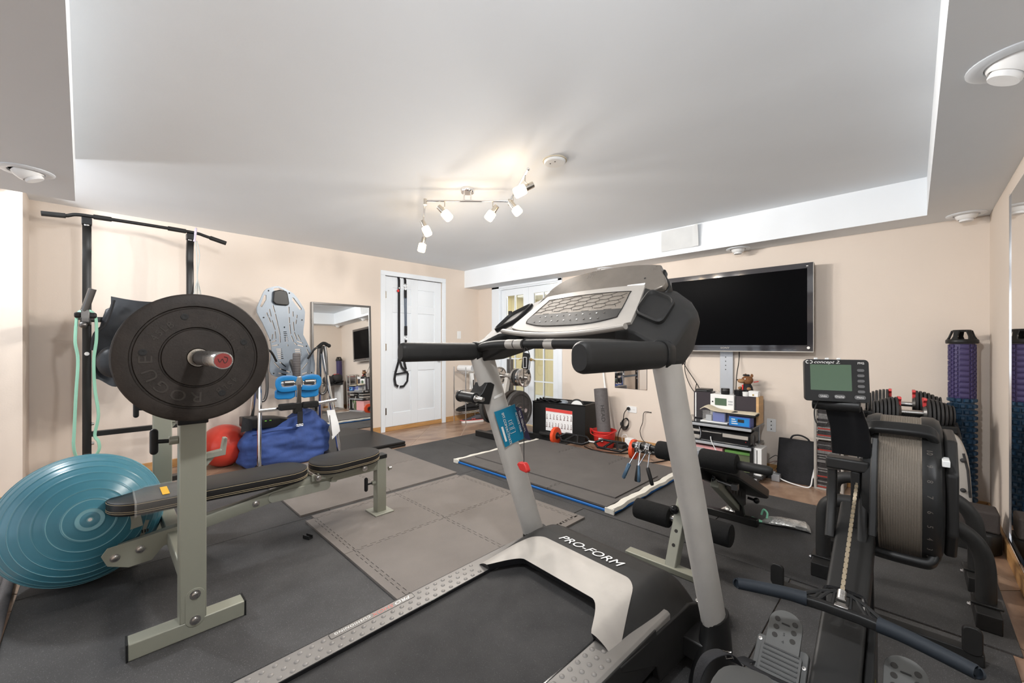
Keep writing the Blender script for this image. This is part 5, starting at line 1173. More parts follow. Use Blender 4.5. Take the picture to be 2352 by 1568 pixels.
MB(X).loft([[V((x*1.2, s__*w*1.25, 0.034)) for x, w, s__ in ((-0.14, 0.032, 1), (-0.05, 0.040, 1), (0.05, 0.048, 1), (0.13, 0.038, 1), (0.165, 0, 1), (0.13, 0.038, -1), (0.05, 0.048, -1), (-0.05, 0.040, -1), (-0.14, 0.032, -1))], [V((x*1.2, s__*w*1.25, 0.041)) for x, w, s__ in ((-0.14, 0.032, 1), (-0.05, 0.040, 1), (0.05, 0.048, 1), (0.13, 0.038, 1), (0.165, 0, 1), (0.13, 0.038, -1), (0.05, 0.048, -1), (-0.05, 0.040, -1), (-0.14, 0.032, -1))]]).build('coral_edge', 'coral', t_)
for s__ in (-1, 1):
    MB(X).tube(smooth_path([(-0.03, s__*0.0485, 0.065), (0.0, s__*0.051, 0.058), (0.03, s__*0.053, 0.065)], 4), 0.003, 5).tube(smooth_path([(-0.03, s__*0.0485, 0.05), (0.0, s__*0.052, 0.058), (0.03, s__*0.054, 0.05)], 4), 0.003, 5).build('side_emblem', 'coral', t_)
rt = thing('rolled_towel', 'white rolled towel lying on the top rack shelf', 'towel', (-4.84, 3.93, 0.757))
a, b = V((-4.97, 3.86, 0.805)), V((-4.72, 3.93, 0.805)); ax = (b-a).normalized(); 
MB().lathe([(0, 0), (0.042, 0.002), (0.048, 0.012), (0.048, (b-a).length-0.01), (0.044, (b-a).length), (0, (b-a).length)], a, ax, 24).build('roll', 'white_paper', rt)
sp_ = MB(); side = ax.cross(V((0, 0, 1))); n = 40
sp_.tube([b+ax*0.001+(side*math.cos(k*0.42)+V((0, 0, 1))*math.sin(k*0.42))*(0.004+0.001*k) for k in range(n)], 0.0016, 5); sp_.build('spiral_edge', 'grey_bed', rt)
wb_ = thing('water_bottle', 'white sports bottle with dark emblem standing behind the rolled towel', 'bottle', (-4.76, 4.06, 0.757))
MB().lathe([(0, 0), (0.032, 0), (0.036, 0.006), (0.036, 0.14), (0.03, 0.16), (0.022, 0.17), (0.022, 0.185), (0, 0.186)], (-4.76, 4.06, 0.757), (0, 0, 1), 24).build('body', 'white_plastic', wb_)
MB().lathe([(0.024, 0), (0.025, 0.02), (0.012, 0.03), (0.010, 0.045), (0, 0.046)], (-4.76, 4.06, 0.94), (0, 0, 1), 20).build('cap', 'grey_bed', wb_)
MB().lathe([(0.014, 0), (0.017, 0.001), (0.017, 0.002), (0.014, 0.003)], (-4.727, 4.035, 0.83), (0.75, -0.65, 0), 18).build('emblem', 'grey_bed', wb_)
pb2 = thing('plastic_pouch', 'white hanging pouch with black stripe clipped to the rack', 'pouch', (-4.69, 3.87, 0.55))
MB().grid(lambda u, v: (-4.685+0.012*math.sin(u*6+v*3), 3.845+0.075*u, 0.50+0.24*v), 6, 8, (0.006, 0, 0)).build('pouch', 'white_plastic', pb2)
MB().bb(-4.678, -4.672, 3.90, 3.915, 0.53, 0.64).build('stripe', 'ink', pb2)
# ================================================================== weight tree
wt = thing('weight_tree', 'steel weight tree holding plates in front of the french doors', 'weight tree', (-3.62, 3.55, RZ))
MB().bb(-3.655, -3.585, 3.405, 3.71, RZ, RZ+0.07).build('base_spine', 'black_steel', wt, bev=0.003)
MB().bb(-3.95, -3.28, 3.335, 3.405, RZ, RZ+0.07).build('base_bar', 'black_steel', wt, bev=0.003)
MB().bb(-3.95, -2.98, 3.712, 3.772, RZ, RZ+0.07).build('base_bar', 'black_steel', wt, bev=0.003)
MB().bb(-3.65, -3.59, 3.60, 3.66, RZ+0.07, 0.98).build('column', 'dark_steel', wt, bev=0.003)
MB().beam((-3.62, 3.42, RZ+0.07), (-3.62, 3.60, 0.80), 0.05, 0.06, (0, -1, 0.2)).build('slanted_brace', 'silver_paint', wt, bev=0.003)
MB().cyl((-3.62, 3.63, 0.98), (-3.62, 3.63, 1.50), 0.012, n=12).build('bar_holder', 'dark_steel', wt)
MB().cyl((-3.62, 3.63, 1.48), (-3.62, 3.63, 1.585), 0.024, n=16).build('holder_cap', 'rubber_black', wt)
for y, z in ((3.53, 0.385), (3.58, 0.765)):
    MB().cyl((-3.98, y, z), (-3.26, y, z), 0.0245, n=18).build('peg', 'steel', wt)
def plate(label, x, y, z, r, th, m, sgn, kind):
    t = thing('weight_plate', label, 'weight plate', (x, y, z-r), 0, 'plates on the weight tree'); ax = V((sgn, 0, 0)); o = V((x, y, z))-ax*th/2
    if kind == 'bumper':
        MB().lathe([(0.026, 0), (r*0.96, 0), (r, th*0.2), (r, th*0.8), (r*0.96, th), (r*0.80, th), (r*0.78, th*0.86), (r*0.34, th*0.86), (r*0.32, th), (0.03, th), (0.026, th*0.9)], o, ax, 48).build('disc', m, t)
        MB().lathe([(0.026, 0), (0.034, 0), (0.034, th+0.002), (0.026, th+0.002)], o, ax, 24).build('hub', 'steel', t)
        for k in range(6):
            a = R(60*k+20); d = V((0, math.cos(a), math.sin(a))); q = V((x, y, z))+ax*(th/2-th*0.12)
            MB().beam(q+d*r*0.42, q+d*r*0.72, 0.005, 0.004, (1, 0, 0)).build('rib', 'bumper_grey', t)
    else:
        MB().lathe([(r*0.90, 0), (r, th*0.12), (r, th*0.88), (r*0.93, th), (r*0.86, th*0.9), (r*0.84, th*0.5), (r*0.84, th*0.1)], o, ax, 40).build('rim', m, t)
        MB().lathe([(0.026, 0), (r*0.42, 0.0), (r*0.42, th*0.8), (r*0.36, th), (0.03, th), (0.026, th*0.8)], o, ax, 32).build('hub', m, t)
        for k in range(3):
            a = R(120*k+30); d = V((0, math.cos(a), math.sin(a))); e = V((0, -math.sin(a), math.cos(a))); c_ = V((x, y, z))
            MB().loft([[c_+d*rr+e*w*s_+ax*q_ for s_, q_ in ((-1, -th*0.3), (1, -th*0.3), (1, th*0.34), (-1, th*0.34))] for rr, w in ((r*0.36, r*0.26), (r*0.62, r*0.22), (r*0.87, r*0.36))]).build('spoke', m, t, bev=0.002)
    return t
plate('black bumper plate facing out on the weight tree peg', -3.38, 3.53, 0.385, 0.225, 0.055, 'bumper_grey', 1, 'bumper')
plate('black bumper plate nearest the column on the tree, inner', -3.475, 3.53, 0.385, 0.225, 0.06, 'bumper', 1, 'bumper')
plate('black bumper plate outermost on the door side of the tree', -3.83, 3.53, 0.385, 0.225, 0.045, 'bumper_grey', -1, 'bumper')
plate('black bumper plate inner on the door side of the tree', -3.755, 3.53, 0.385, 0.215, 0.05, 'bumper', -1, 'bumper')
plate('grey three-spoke plate at the open end of the upper peg', -3.33, 3.58, 0.765, 0.112, 0.026, 'steel', 1, 'spoke')
plate('bright rimmed plate second on the upper peg beside the dark one', -3.375, 3.58, 0.765, 0.108, 0.03, 'chrome', 1, 'spoke')
plate('dark rubber plate between bright plates on the upper peg', -3.42, 3.58, 0.765, 0.103, 0.032, 'plate_dark', 1, 'spoke')
plate('bright plate closest to the column on the upper peg', -3.465, 3.58, 0.765, 0.108, 0.026, 'steel', 1, 'spoke')
plate('grey three-spoke plate on the door side of the upper peg', -3.76, 3.58, 0.765, 0.115, 0.026, 'steel', 1, 'spoke')
plate('chrome plate outermost on the door side of the upper peg', -3.84, 3.58, 0.765, 0.112, 0.03, 'chrome', 1, 'spoke')
# ================================================================== black storage bin
bz = R(10); bX = frame((-3.08, 4.035, RZ*0), bz)
bn = thing('storage_bin', 'black open storage bin with an exercise poster on its front', 'bin', (-3.08, 4.035, 0), bz)
w_, d_, h_ = 0.70, 0.33, 0.455
MB(bX).bb(-w_/2, w_/2, -d_/2, -d_/2+0.012, 0.002, h_).build('front_panel', 'black_plastic', bn, bev=0.002)
MB(bX).bb(-w_/2, w_/2, d_/2-0.012, d_/2, 0.002, h_).build('rear_panel', 'black_plastic', bn, bev=0.002)
for sg in (-1, 1): MB(bX).bb(sg*w_/2-0.006, sg*w_/2+0.006, -d_/2, d_/2, 0.002, h_).build('side_panel', 'black_plastic', bn, bev=0.002)
MB(bX).bb(-w_/2, w_/2, -d_/2, d_/2, 0.0, 0.012).build('bottom_panel', 'black_plastic', bn)
MB(bX).tube([(a, b, h_) for a, b in rrect(w_+0.01, d_+0.01, 0.01, 3)], 0.007, 6, closed=True).build('rim', 'black_gloss', bn)
fX = bX @ basis(V((0, -d_/2-0.001, 0)), (1, 0, 0), (0, 0, 1))
po = thing('exercise_poster', 'white exercise chart with red header stuck on the black bin', 'poster', tuple(fX @ V((0.02, 0.25, 0))), bz)
MB(fX).grid(lambda u, v: (-0.165+0.36*u, 0.115+0.275*v-0.012*u, 0.0015+0.003*abs(math.sin(u*5)*math.sin(v*4))), 10, 8, None).build('sheet', 'white_paper', po)
MB(fX).grid(lambda u, v: (-0.165+0.36*u, 0.352+0.038*v-0.012*u, 0.0045+0.003*abs(math.sin(u*5)*0.8)), 8, 2, None).build('header', 'poster_red', po)
random.seed(3)
for r_, (yy, cols) in enumerate(((0.285, 8), (0.185, 9))):
    for k in range(cols):
        x = -0.145+0.325*k/(cols-1) if r_ == 0 else -0.15+0.33*k/(cols-1); z = 0.0058
        f_ = MB(fX); f_.beam((x, yy-0.02, z), (x+random.uniform(-0.01, 0.01), yy+0.02, z), 0.005, 0.0006, (0, 0, 1)); f_.sph((x, yy+0.027, z), 0.005, 6, 4, (1, 1, 0.1)); f_.beam((x-0.012, yy-0.024, z), (x+0.012, yy-0.024, z), 0.006, 0.0006, (0, 0, 1)); f_.beam((x, yy, z), (x+random.uniform(-0.014, 0.014), yy-0.006, z), 0.003, 0.0006, (0, 0, 1))
        f_.build('exercise_figure', 'ink_brown', po)
aw = thing('ab_roller', 'white and black ab roller wheel standing in the black bin', 'ab wheel', tuple(bX @ V((0.20, -0.03, 0.36))), bz)
wc = bX @ V((0.19, -0.04, 0.418)); wd = (bX.to_3x3() @ V((0.35, -0.9, 0.1))).normalized()
MB().lathe([(0.075, -0.02), (0.088, -0.018), (0.09, 0), (0.088, 0.018), (0.075, 0.02), (0.07, 0)], wc, wd, 36).build('tyre', 'rubber_black', aw)
MB().lathe([(0.0, -0.014), (0.072, -0.014), (0.072, 0.014), (0.03, 0.016), (0, 0.016)], wc, wd, 32).build('disc', 'white_plastic', aw)
MB().lathe([(0.0, -0.08), (0.016, -0.08), (0.016, 0.08), (0, 0.08)], wc, wd, 16).build('grip', 'black_foam', aw)
bs_ = thing('wrist_straps', 'tangle of black straps spilling over the bin rim by the tree', 'straps', tuple(bX @ V((-0.25, -0.1, 0.42))), bz)
for k in range(5):
    MB(bX).tube(smooth_path([(-0.34+0.06*k, -0.05, 0.40), (-0.32+0.05*k, -0.10-0.01*k, 0.475+0.012*(k % 3)), (-0.26+0.05*k, -0.14, 0.47+0.01*(k % 2)), (-0.20+0.04*k, -0.06, 0.47), (-0.14+0.03*k, 0.02, 0.42)], 5), 1.0, sec=rrect(0.035, 0.012, 0.004, 2)).build('strap', 'black_fabric', bs_)
bl = thing('gym_gloves', 'dark bundled gloves heaped inside the bin', 'gloves', tuple(bX @ V((-0.02, 0.03, 0.40))), bz)
for k, (x, y) in enumerate(((-0.12, 0.05), (-0.02, 0.02), (0.06, 0.06))): MB(bX).sph((x, y, 0.43+0.012*(k % 2)), 0.065, 14, 10, (1.1, 0.9, 0.5)).build('glove', 'satin_black' if k != 1 else 'grey_bed', bl)
# ================================================================== swiss bar with orange plates
q0, q1 = V((-2.95, 3.705, RZ+0.10)), V((-2.02, 3.80, 0.10)); da = (q1-q0).normalized(); pr = V((-da.y, da.x, 0))
sb = thing('swiss_bar', 'black multi-grip swiss bar lying on floor between orange plates', 'barbell', tuple((q0+q1)/2 - V((0, 0, 0.1))))
MB().cyl(q0-da*0.22, q0+da*0.06, 0.0235, n=14).build('sleeve', 'black_steel', sb); MB().cyl(q1-da*0.06, q1+da*0.22, 0.0235, n=14).build('sleeve', 'black_steel', sb)
L_ = (q1-q0).length
dn = V((0, 0, 1))*0.5 + pr*0.85
def sbp(t, o): return q0 + da*(L_*t) + dn*o
for sg in (-1, 1):
    MB().tube([sbp(0.05, 0), sbp(0.12, sg*0.062), sbp(0.40, sg*0.062), sbp(0.47, 0)] , 0.0135, 10).tube([sbp(0.53, 0), sbp(0.60, sg*0.062), sbp(0.88, sg*0.062), sbp(0.95, 0)], 0.0135, 10).build('frame_rail', 'black_gloss', sb)
for a, b in ((0.16, 0.24), (0.34, 0.28), (0.66, 0.74), (0.84, 0.78)): MB().tube([sbp(a, -0.062), sbp(b, 0.062)], 0.013, 10).build('grip', 'black_gloss', sb)
MB().tube([sbp(0.46, 0), sbp(0.54, 0)], 0.016, 12).build('centre_sleeve', 'steel', sb)
for lab, q in (('orange hexagonal plate on the bin side of the swiss bar', q0), ('orange hexagonal plate on the shelf side of the swiss bar', q1)):
    t = thing('orange_plate', lab, 'weight plate', (q.x, q.y, q.z-0.1), 0, 'orange plates on the swiss bar')
    u_ = V((0, 0, 1)); pol = [(0.1*math.cos(R(30*k+15)), 0.1*math.sin(R(30*k+15))) for k in range(12)]
    m_ = MB(); m_.loft([[q+da*o+pr*a*s_+u_*b*s_ for a, b in pol] for o, s_ in ((-0.022, 0.88), (-0.018, 1), (0.018, 1), (0.022, 0.88))]); m_.build('disc', 'orange_rubber', t)
    MB().lathe([(0.0245, -0.024), (0.04, -0.024), (0.045, -0.018), (0.045, 0.018), (0.04, 0.024), (0.0245, 0.024)], q, da, 20).build('hub', 'dark_steel', t)
# ================================================================== red bucket and grey roller
bk_ = thing('bucket', 'small red plastic bucket holding the grey foam roller', 'bucket', (-2.50, 4.02, 0)); bc_ = V((-2.50, 4.02, 0.0))
MB().lathe([(0, 0.004), (0.098, 0.004), (0.103, 0.01), (0.128, 0.178), (0.139, 0.182), (0.139, 0.196), (0.130, 0.197), (0.125, 0.19), (0.100, 0.02), (0, 0.018)], bc_, (0, 0, 1), 36).build('pail', 'red_plastic', bk_)
MB().loft([[bc_+V((-0.128, -0.03, z)), bc_+V((-0.165, -0.03-0.015, z+0.006)), bc_+V((-0.11, -0.10, z))] for z in (0.16, 0.197)]).build('spout', 'red_plastic', bk_, bev=0.003)
MB().tube(smooth_path([bc_+V((0.135, -0.03, 0.19)), bc_+V((0.10, -0.13, 0.165)), bc_+V((0.0, -0.16, 0.15)), bc_+V((-0.10, -0.125, 0.165)), bc_+V((-0.13, -0.05, 0.19))], 5), 0.004, 6).build('bail_handle', 'red_plastic', bk_)
p_ = bc_+V((0.035, -0.129, 0.11)); MB().prism(rrect(0.05, 0.04, 0.004), p_, (0.96, 0.26, 0), (0, 0, 1), 0.001).build('bucket_label', 'print_white', bk_)
fr_ = thing('foam_roller', 'speckled grey foam roller leaning upright in the red bucket', 'foam roller', (-2.47, 4.02, 0.02))
a, b = V((-2.475, 4.00, 0.021)), V((-2.575, 4.06, 0.655)); ax = (b-a).normalized()
MB().lathe([(0, 0), (0.072, 0), (0.076, 0.004), (0.076, (b-a).length-0.004), (0.072, (b-a).length), (0, (b-a).length)], a, ax, 36).build('foam', 'roller_grey', fr_)
cm = a + ax*0.36; nrm = V((0.55, -0.83, 0)).normalized(); nrm = (nrm-ax*nrm.dot(ax)).normalized(); xd = -ax
text('roller_lettering', 'HEAD', 0.055, 'ink', fr_, basis(cm+nrm*0.0762, xd, nrm.cross(xd)), depth=0.0008, sx=1.3)
wp = thing('white_pole', 'thin white plastic pole leaning on the wall behind the red bucket', 'pole', tuple(PY(1404, 1022, 4.21)))
pa_, pb__ = PY(1404, 1020, 4.21), PY(1381, 812, 4.275); pa_.z = max(pa_.z, 0.002)
MB().cyl(pa_, pb__, 0.011, n=14).build('tube', 'white_plastic', wp)
MB().cyl(pb__, pb__+(pb__-pa_).normalized()*0.02, 0.013, n=14).build('end_cap', 'shelf_grey', wp)
# ================================================================== cords and power strips by the wall
def cord(name, label, cat, pts, r, m, k=5):
    o = MB().tube(smooth_path(pts, k), r, 6).build(name, m); return tag(o, label, cat)
p0 = PY(1443, 938, Y1-0.02)
kc = thing('coiled_cord', 'black power cord coiled and tied below the wall outlet', 'cord', (p0.x, 4.26, 0.0))
MB().lathe([(0, 0), (0.017, 0), (0.02, 0.006), (0.014, 0.028), (0, 0.03)], (p0.x, Y1-0.009, p0.z), (0, -1, 0), 14).build('plug', 'rubber_black', kc)
MB().tube(smooth_path([(p0.x, 4.25, p0.z), (p0.x-0.03, 4.235, p0.z-0.05), (p0.x-0.055, 4.25, p0.z-0.14), (p0.x-0.07, 4.25, p0.z-0.20), (p0.x-0.10, 4.22, p0.z-0.30), (p0.x-0.08, 4.18, 0.03)], 5), 0.005, 6).build('cord', 'rubber_black', kc)
for k in range(4):
    MB().tube([V((p0.x-0.02-0.006*k+0.045*math.cos(a)*(0.8+0.1*k), 4.25+0.004*k, p0.z-0.16-0.008*k+0.062*math.sin(a)*(0.8+0.08*k)+0.3*0.045*math.cos(a))) for a in [2*math.pi*j/20 for j in range(20)]], 0.0042, 6, closed=True).build('coil', 'rubber_black', kc)
MB().bb(p0.x-0.085, p0.x-0.055, 4.235, 4.265, p0.z-0.20, p0.z-0.165).build('tie', 'plate_dark', kc)
p1 = PY(1495, 947, Y1-0.005)
c2 = thing('wall_cable', 'thin black cable curving from the wall jack to the baseboard', 'cable', (p1.x, 4.27, 0))
MB().tube(smooth_path([p1, p1+V((-0.07, -0.02, -0.005)), PY(1476, 970, 4.25), PY(1470, 990, 4.25), PY(1478, 1012, 4.25), PY(1500, 1025, 4.24), PY(1530, 1035, 4.2)], 6), 0.004, 6).build('cable', 'rubber_black', c2)
MB().lathe([(0, 0), (0.006, 0), (0.006, 0.012), (0, 0.012)], p1+V((0, 0.006, 0)), (0, -1, 0), 8).build('jack_plug', 'ink', c2)
ps = thing('power_adapter', 'white square power adapter on floor beside the orange plate', 'adapter', (-2.24, 4.13, 0))
MB().bb(-2.285, -2.195, 4.09, 4.17, 0.045, 0.125).build('body', 'white_plastic', ps, bev=0.006, seg=3)
MB().bb(-2.27, -2.21, 4.11, 4.15, 0.0, 0.045).build('prong_block', 'rubber_black', ps)
p2 = thing('power_strip', 'black power strip on floor behind the swiss bar', 'power strip', (-2.2, 4.14, 0))
MB().bb(-2.42, -2.30, 4.07, 4.19, 0.0, 0.04).bb(-2.18, -1.98, 4.07, 4.19, 0.0, 0.04).build('body', 'plate_dark', p2, bev=0.004)
MB().bb(-2.10, -2.02, 4.05, 4.13, 0.041, 0.11).build('plug_brick', 'plate_dark', p2, bev=0.004)
for k in range(3): cord('loose_cord', ('black cord trailing over the tiles before the bucket', 'thin white wire looping behind the red bucket', 'black cord lying beside the shelf side orange plate')[k], 'cord',
     ([(-2.66, 3.86, 0.006), (-2.5, 3.80, 0.006), (-2.35, 3.82, 0.006), (-2.2, 3.9, 0.006), (-2.1, 4.06, 0.006)], [(-2.36, 4.2, 0.006), (-2.39, 4.22, 0.11), (-2.34, 4.23, 0.13), (-2.31, 4.21, 0.06), (-2.28, 4.18, 0.006)], [(-2.18, 3.78, 0.006), (-2.10, 3.70, 0.006), (-1.95, 3.70, 0.006), (-1.82, 3.80, 0.006), (-1.75, 4.0, 0.006)])[k], (0.006, 0.003, 0.006)[k], ('rubber_black', 'white_plastic', 'rubber_black')[k])
# ================================================================== television and wall rail
tvY = 4.15
tv = thing('television', 'large black flat television with glossy bezel on the wall', 'television', (-1.207, 4.2, 1.105))
tx0, tx1, tz0, tz1 = -1.822, -0.593, 1.104, 1.846
MB().bb(tx0, tx1, tvY+0.006, tvY+0.075, tz0, tz1).build('housing', 'black_plastic', tv, bev=0.004)
bw = 0.045
bz_ = MB().bb(tx0, tx1, tvY, tvY+0.007, tz1-bw, tz1).bb(tx0, tx1, tvY, tvY+0.007, tz0, tz0+0.052).bb(tx0, tx0+bw*0.9, tvY, tvY+0.007, tz0+0.052, tz1-bw).bb(tx1-bw*0.9, tx1, tvY, tvY+0.007, tz0+0.052, tz1-bw).build('bezel', 'tv_bezel', tv)
MB().bb(tx0+bw*0.9, tx1-bw*0.9, tvY+0.004, tvY+0.007, tz0+0.052, tz1-bw).build('screen', 'tv_screen', tv)
MB().bb(tx0-0.003, tx1+0.003, tvY-0.001, tvY+0.012, tz0-0.008, tz0).bb(tx1, tx1+0.004, tvY-0.001, tvY+0.02, tz0, tz1).bb(tx0-0.004, tx0, tvY-0.001, tvY+0.02, tz0, tz1).build('silver_edge', 'silver_bright', tv)
text('maker_lettering', 'SONY', 0.022, 'silver_bright', tv, basis(V((-1.27, tvY-0.0012, tz0+0.026)), (1, 0, 0), (0, 0, 1)), sx=1.35)
for k, x in enumerate((-0.80, -0.765, -0.73)): MB().bb(x, x+0.02, tvY-0.001, tvY, tz0+0.012, tz0+0.015).build('button_mark', 'print_dim', tv)
MB().lathe([(0.008, 0), (0.011, 0.0005), (0.011, 0.001), (0.008, 0.001)], (-0.625, tvY, tz0+0.03), (0, -1, 0), 14).build('corner_emblem', 'print_white', tv)
MB().bb(-0.64, -0.627, tvY-0.001, tvY, tz1-0.03, tz1-0.024).build('corner_mark', 'print_white', tv)
MB().bb(-1.5, -0.9, tvY+0.075, Y1, 1.28, 1.62).build('wall_mount', 'black_steel', tv)
wrl = thing('mount_rail', 'pale metal wall rail hanging below the television', 'bracket', (-1.29, Y1, 0.68))
MB().bb(-1.352, -1.235, Y1-0.022, Y1-0.002, 0.68, 1.10).build('channel', 'shelf_grey', wrl, bev=0.002)
for z in (1.04, 1.0, 0.96, 0.92): MB().lathe([(0.005, 0), (0.005, 0.001), (0, 0.001)], (-1.30, Y1-0.0225, z), (0, -1, 0), 10).build('hole', 'ink', wrl)
tv_c = ((PY(1576, 815, 4.24), PY(1573, 850, 4.25), PY(1585, 885, 4.25), PY(1600, 905, 4.2), PY(1612, 915, 4.1)), (PY(1565, 825, 4.25), PY(1580, 850, 4.25), PY(1600, 880, 4.2), PY(1612, 902, 4.1)), (PY(1600, 880, 4.26), PY(1597, 900, 4.26), PY(1600, 925, 4.2)), (PY(1698, 806, 4.26), PY(1697, 830, 4.26), PY(1692, 862, 4.2), PY(1690, 905, 4.12)))
for k in range(4): cord('video_cable', ('black cable dropping from the television behind the shelf, outermost', 'black cable crossing down to the black set-top box', 'short thin black cable behind the dark speaker', 'black cable dropping from the television past the plush toy')[k], 'cable', tv_c[k], 0.004, 'rubber_black')
# ================================================================== media shelf and the things on it
mX0, mX1, mY0, mY1 = -1.60, -0.945, 3.86, 4.22
ms = thing('media_shelf', 'low media stand with dark glass shelves under the television', 'shelf', ((mX0+mX1)/2, 4.04, 0))
for z, d in ((0.445, 0.0), (0.285, 0.02)):
    MB().bb(mX0, mX1-0.02, mY0, mY1, z, z+0.010).build('glass_shelf', 'shelf_glass', ms, bev=0.001)
    MB().bb(mX0, mX1-0.03, mY0-0.006, mY0+0.012, z-0.024, z-0.001).build('shelf_rail', 'shelf_grey', ms, bev=0.002)
for x in (mX0+0.02, mX1-0.06):
    MB().bb(x-0.015, x+0.015, mY1-0.05, mY1-0.02, 0.0, 0.445).build('post', 'shelf_grey', ms)
MB().bb(mX1-0.045, mX1-0.018, mY0+0.01, mY0+0.04, 0.03, 0.285).build('front_post', 'black_steel', ms)
MB().bb(mX0, mX1+0.01, mY0, mY1, 0.0, 0.032).build('base_board', 'shelf_grey', ms, bev=0.002)
ZT = 0.4555
sp1 = thing('speaker', 'dark cloth speaker standing at the cable end of the media stand', 'speaker', (-1.43, 4.12, ZT))
MB().bb(-1.52, -1.37, 4.05, 4.2, ZT, 0.71).build('cabinet', 'speaker_cloth', sp1, bev=0.004); MB().bb(-1.505, -1.495, 4.045, 4.05, ZT+0.01, 0.70).build('white_edge', 'white_plastic', sp1)
for k in range(6): MB().bb(-1.495, -1.43, 4.043, 4.05, ZT+0.01+0.012*k, ZT+0.014+0.012*k).build('rib', 'dark_steel', sp1)
sp2 = thing('speaker', 'dark cloth speaker with maple side at the blue carton end', 'speaker', (-1.07, 4.12, ZT))
MB().bb(-1.15, -0.985, 4.05, 4.2, ZT, 0.695).build('cabinet', 'speaker_cloth', sp2, bev=0.003); MB().bb(-0.985, -0.965, 4.046, 4.2, ZT, 0.698).build('maple_side', 'maple', sp2)
ste = thing('mini_stereo', 'small silver mini stereo with green display between the speakers', 'stereo', (-1.26, 4.1, ZT))
MB().bb(-1.362, -1.158, 4.03, 4.2, ZT+0.0, 0.70).build('body', 'white_plastic', ste, bev=0.005); MB().bb(-1.32, -1.22, 4.027, 4.031, 0.60, 0.665).build('display', 'lcd_green', ste)
for k in range(6): MB().bb(-1.205+0.013*(k % 3), -1.197+0.013*(k % 3), 4.027, 4.031, 0.61+0.025*(k//3), 0.622+0.025*(k//3)).build('key', 'shelf_grey', ste)
MB().cyl((-1.34, 4.03, 0.63), (-1.34, 4.024, 0.63), 0.006, n=10).build('jack', 'ink', ste)
stp = thing('settop_box', 'flat black set-top box on top of the cable end speaker', 'box', (-1.44, 4.12, 0.712)); MB().bb(-1.50, -1.385, 4.05, 4.18, 0.712, 0.735).build('case', 'black_plastic', stp, bev=0.002); MB().bb(-1.49, -1.40, 4.047, 4.05, 0.718, 0.724).build('front_slot', 'dark_steel', stp)
bgp = thing('plastic_bag', 'crumpled clear plastic bag beside the set-top box', 'bag', (-1.33, 4.1, 0.702)); MB().grid(lambda u, v: (-1.385+0.10*u, 4.05+0.1*v, 0.705+0.03*abs(math.sin(u*7+v*5))*math.sin(math.pi*u)), 12, 10, None).build('film', 'clear_film', bgp)
pk_ = thing('round_canister', 'small round black canister on top of the mini stereo', 'canister', (-1.245, 4.08, 0.70)); MB().lathe([(0, 0), (0.034, 0), (0.036, 0.004), (0.036, 0.05), (0.033, 0.055), (0, 0.056)], (-1.245, 4.08, 0.701), (0, 0, 1), 24).build('can', 'black_plastic', pk_); MB().lathe([(0.0365, 0.035), (0.037, 0.037), (0.0365, 0.039)], (-1.245, 4.08, 0.701), (0, 0, 1), 24).build('lid_seam', 'dark_steel', pk_)
tp = thing('tape_roll', 'black tape roll on top of the maple-sided speaker', 'tape', (-1.135, 4.11, 0.697)); MB().lathe([(0.03, 0), (0.045, 0), (0.045, 0.05), (0.03, 0.05), (0.03, 0)], (-1.135, 4.11, 0.697), (0, 0, 1), 26).build('roll', 'black_gloss', tp); MB().lathe([(0.026, 0.002), (0.03, 0.002), (0.03, 0.048), (0.026, 0.048)], (-1.135, 4.11, 0.697), (0, 0, 1), 22).build('core', 'dark_steel', tp)
wj = thing('small_tub', 'small round white tub between tape roll and white box', 'tub', (-1.075, 4.07, 0.697)); MB().lathe([(0, 0), (0.024, 0), (0.026, 0.004), (0.026, 0.032), (0, 0.033)], (-1.073, 4.075, 0.697), (0, 0, 1), 20).build('tub', 'white_plastic', wj); MB().lathe([(0.027, 0), (0.027, 0.010), (0, 0.011)], (-1.073, 4.075, 0.726), (0, 0, 1), 20).build('lid', 'white_paper', wj)
wx = thing('gift_box', 'small white box with gold mark on the maple-sided speaker', 'box', (-1.01, 4.09, 0.699)); MB().bb(-1.045, -0.972, 4.055, 4.125, 0.699, 0.733).build('box_body', 'white_plastic', wx, bev=0.002); MB().bb(-1.047, -0.970, 4.053, 4.127, 0.733, 0.748).build('lid', 'white_paper', wx, bev=0.001); MB().lathe([(0.008, 0), (0.008, 0.001), (0, 0.001)], (-1.01, 4.0545, 0.715), (0, -1, 0), 10).build('gold_mark', 'brass', wx)
pz = thing('plush_toy', 'brown plush animal in black outfit sitting behind the white box', 'plush toy', (-1.09, 4.16, 0.70)); pX = frame((-1.085, 4.165, 0.70), R(-20))
MB(pX).lathe([(0.0, 0.0), (0.045, 0.004), (0.05, 0.03), (0.042, 0.075), (0.03, 0.10), (0, 0.105)], (0, 0, 0), (0, 0, 1), 20).build('body', 'black_fabric', pz)
hd_ = MB(pX).sph((0, 0, 0.135), 0.046, 18, 12, (1.1, 0.95, 0.9)).build('head', 'plush_brown', pz)
MB(pX).sph((-0.03, -0.04, 0.128), 0.026, 14, 10, (1.3, 1.1, 0.8)).build('muzzle', 'plush_tan', hd_); MB(pX).sph((-0.055, -0.058, 0.137), 0.007, 8, 6).build('nose', 'ink', hd_)
for sg in (-1, 1):
    MB(pX).sph((0.01+sg*0.03, 0.005, 0.178), 0.014, 10, 8, (1, 0.5, 1.2)).build('ear', 'plush_brown', hd_); MB(pX).sph((sg*0.02-0.012, -0.042, 0.148), 0.006, 8, 6).build('eye', 'print_white', hd_); MB(pX).sph((sg*0.042-0.01, -0.025, 0.06), 0.018, 10, 8, (0.9, 1.2, 0.8)).build('paw', 'plush_tan', pz)
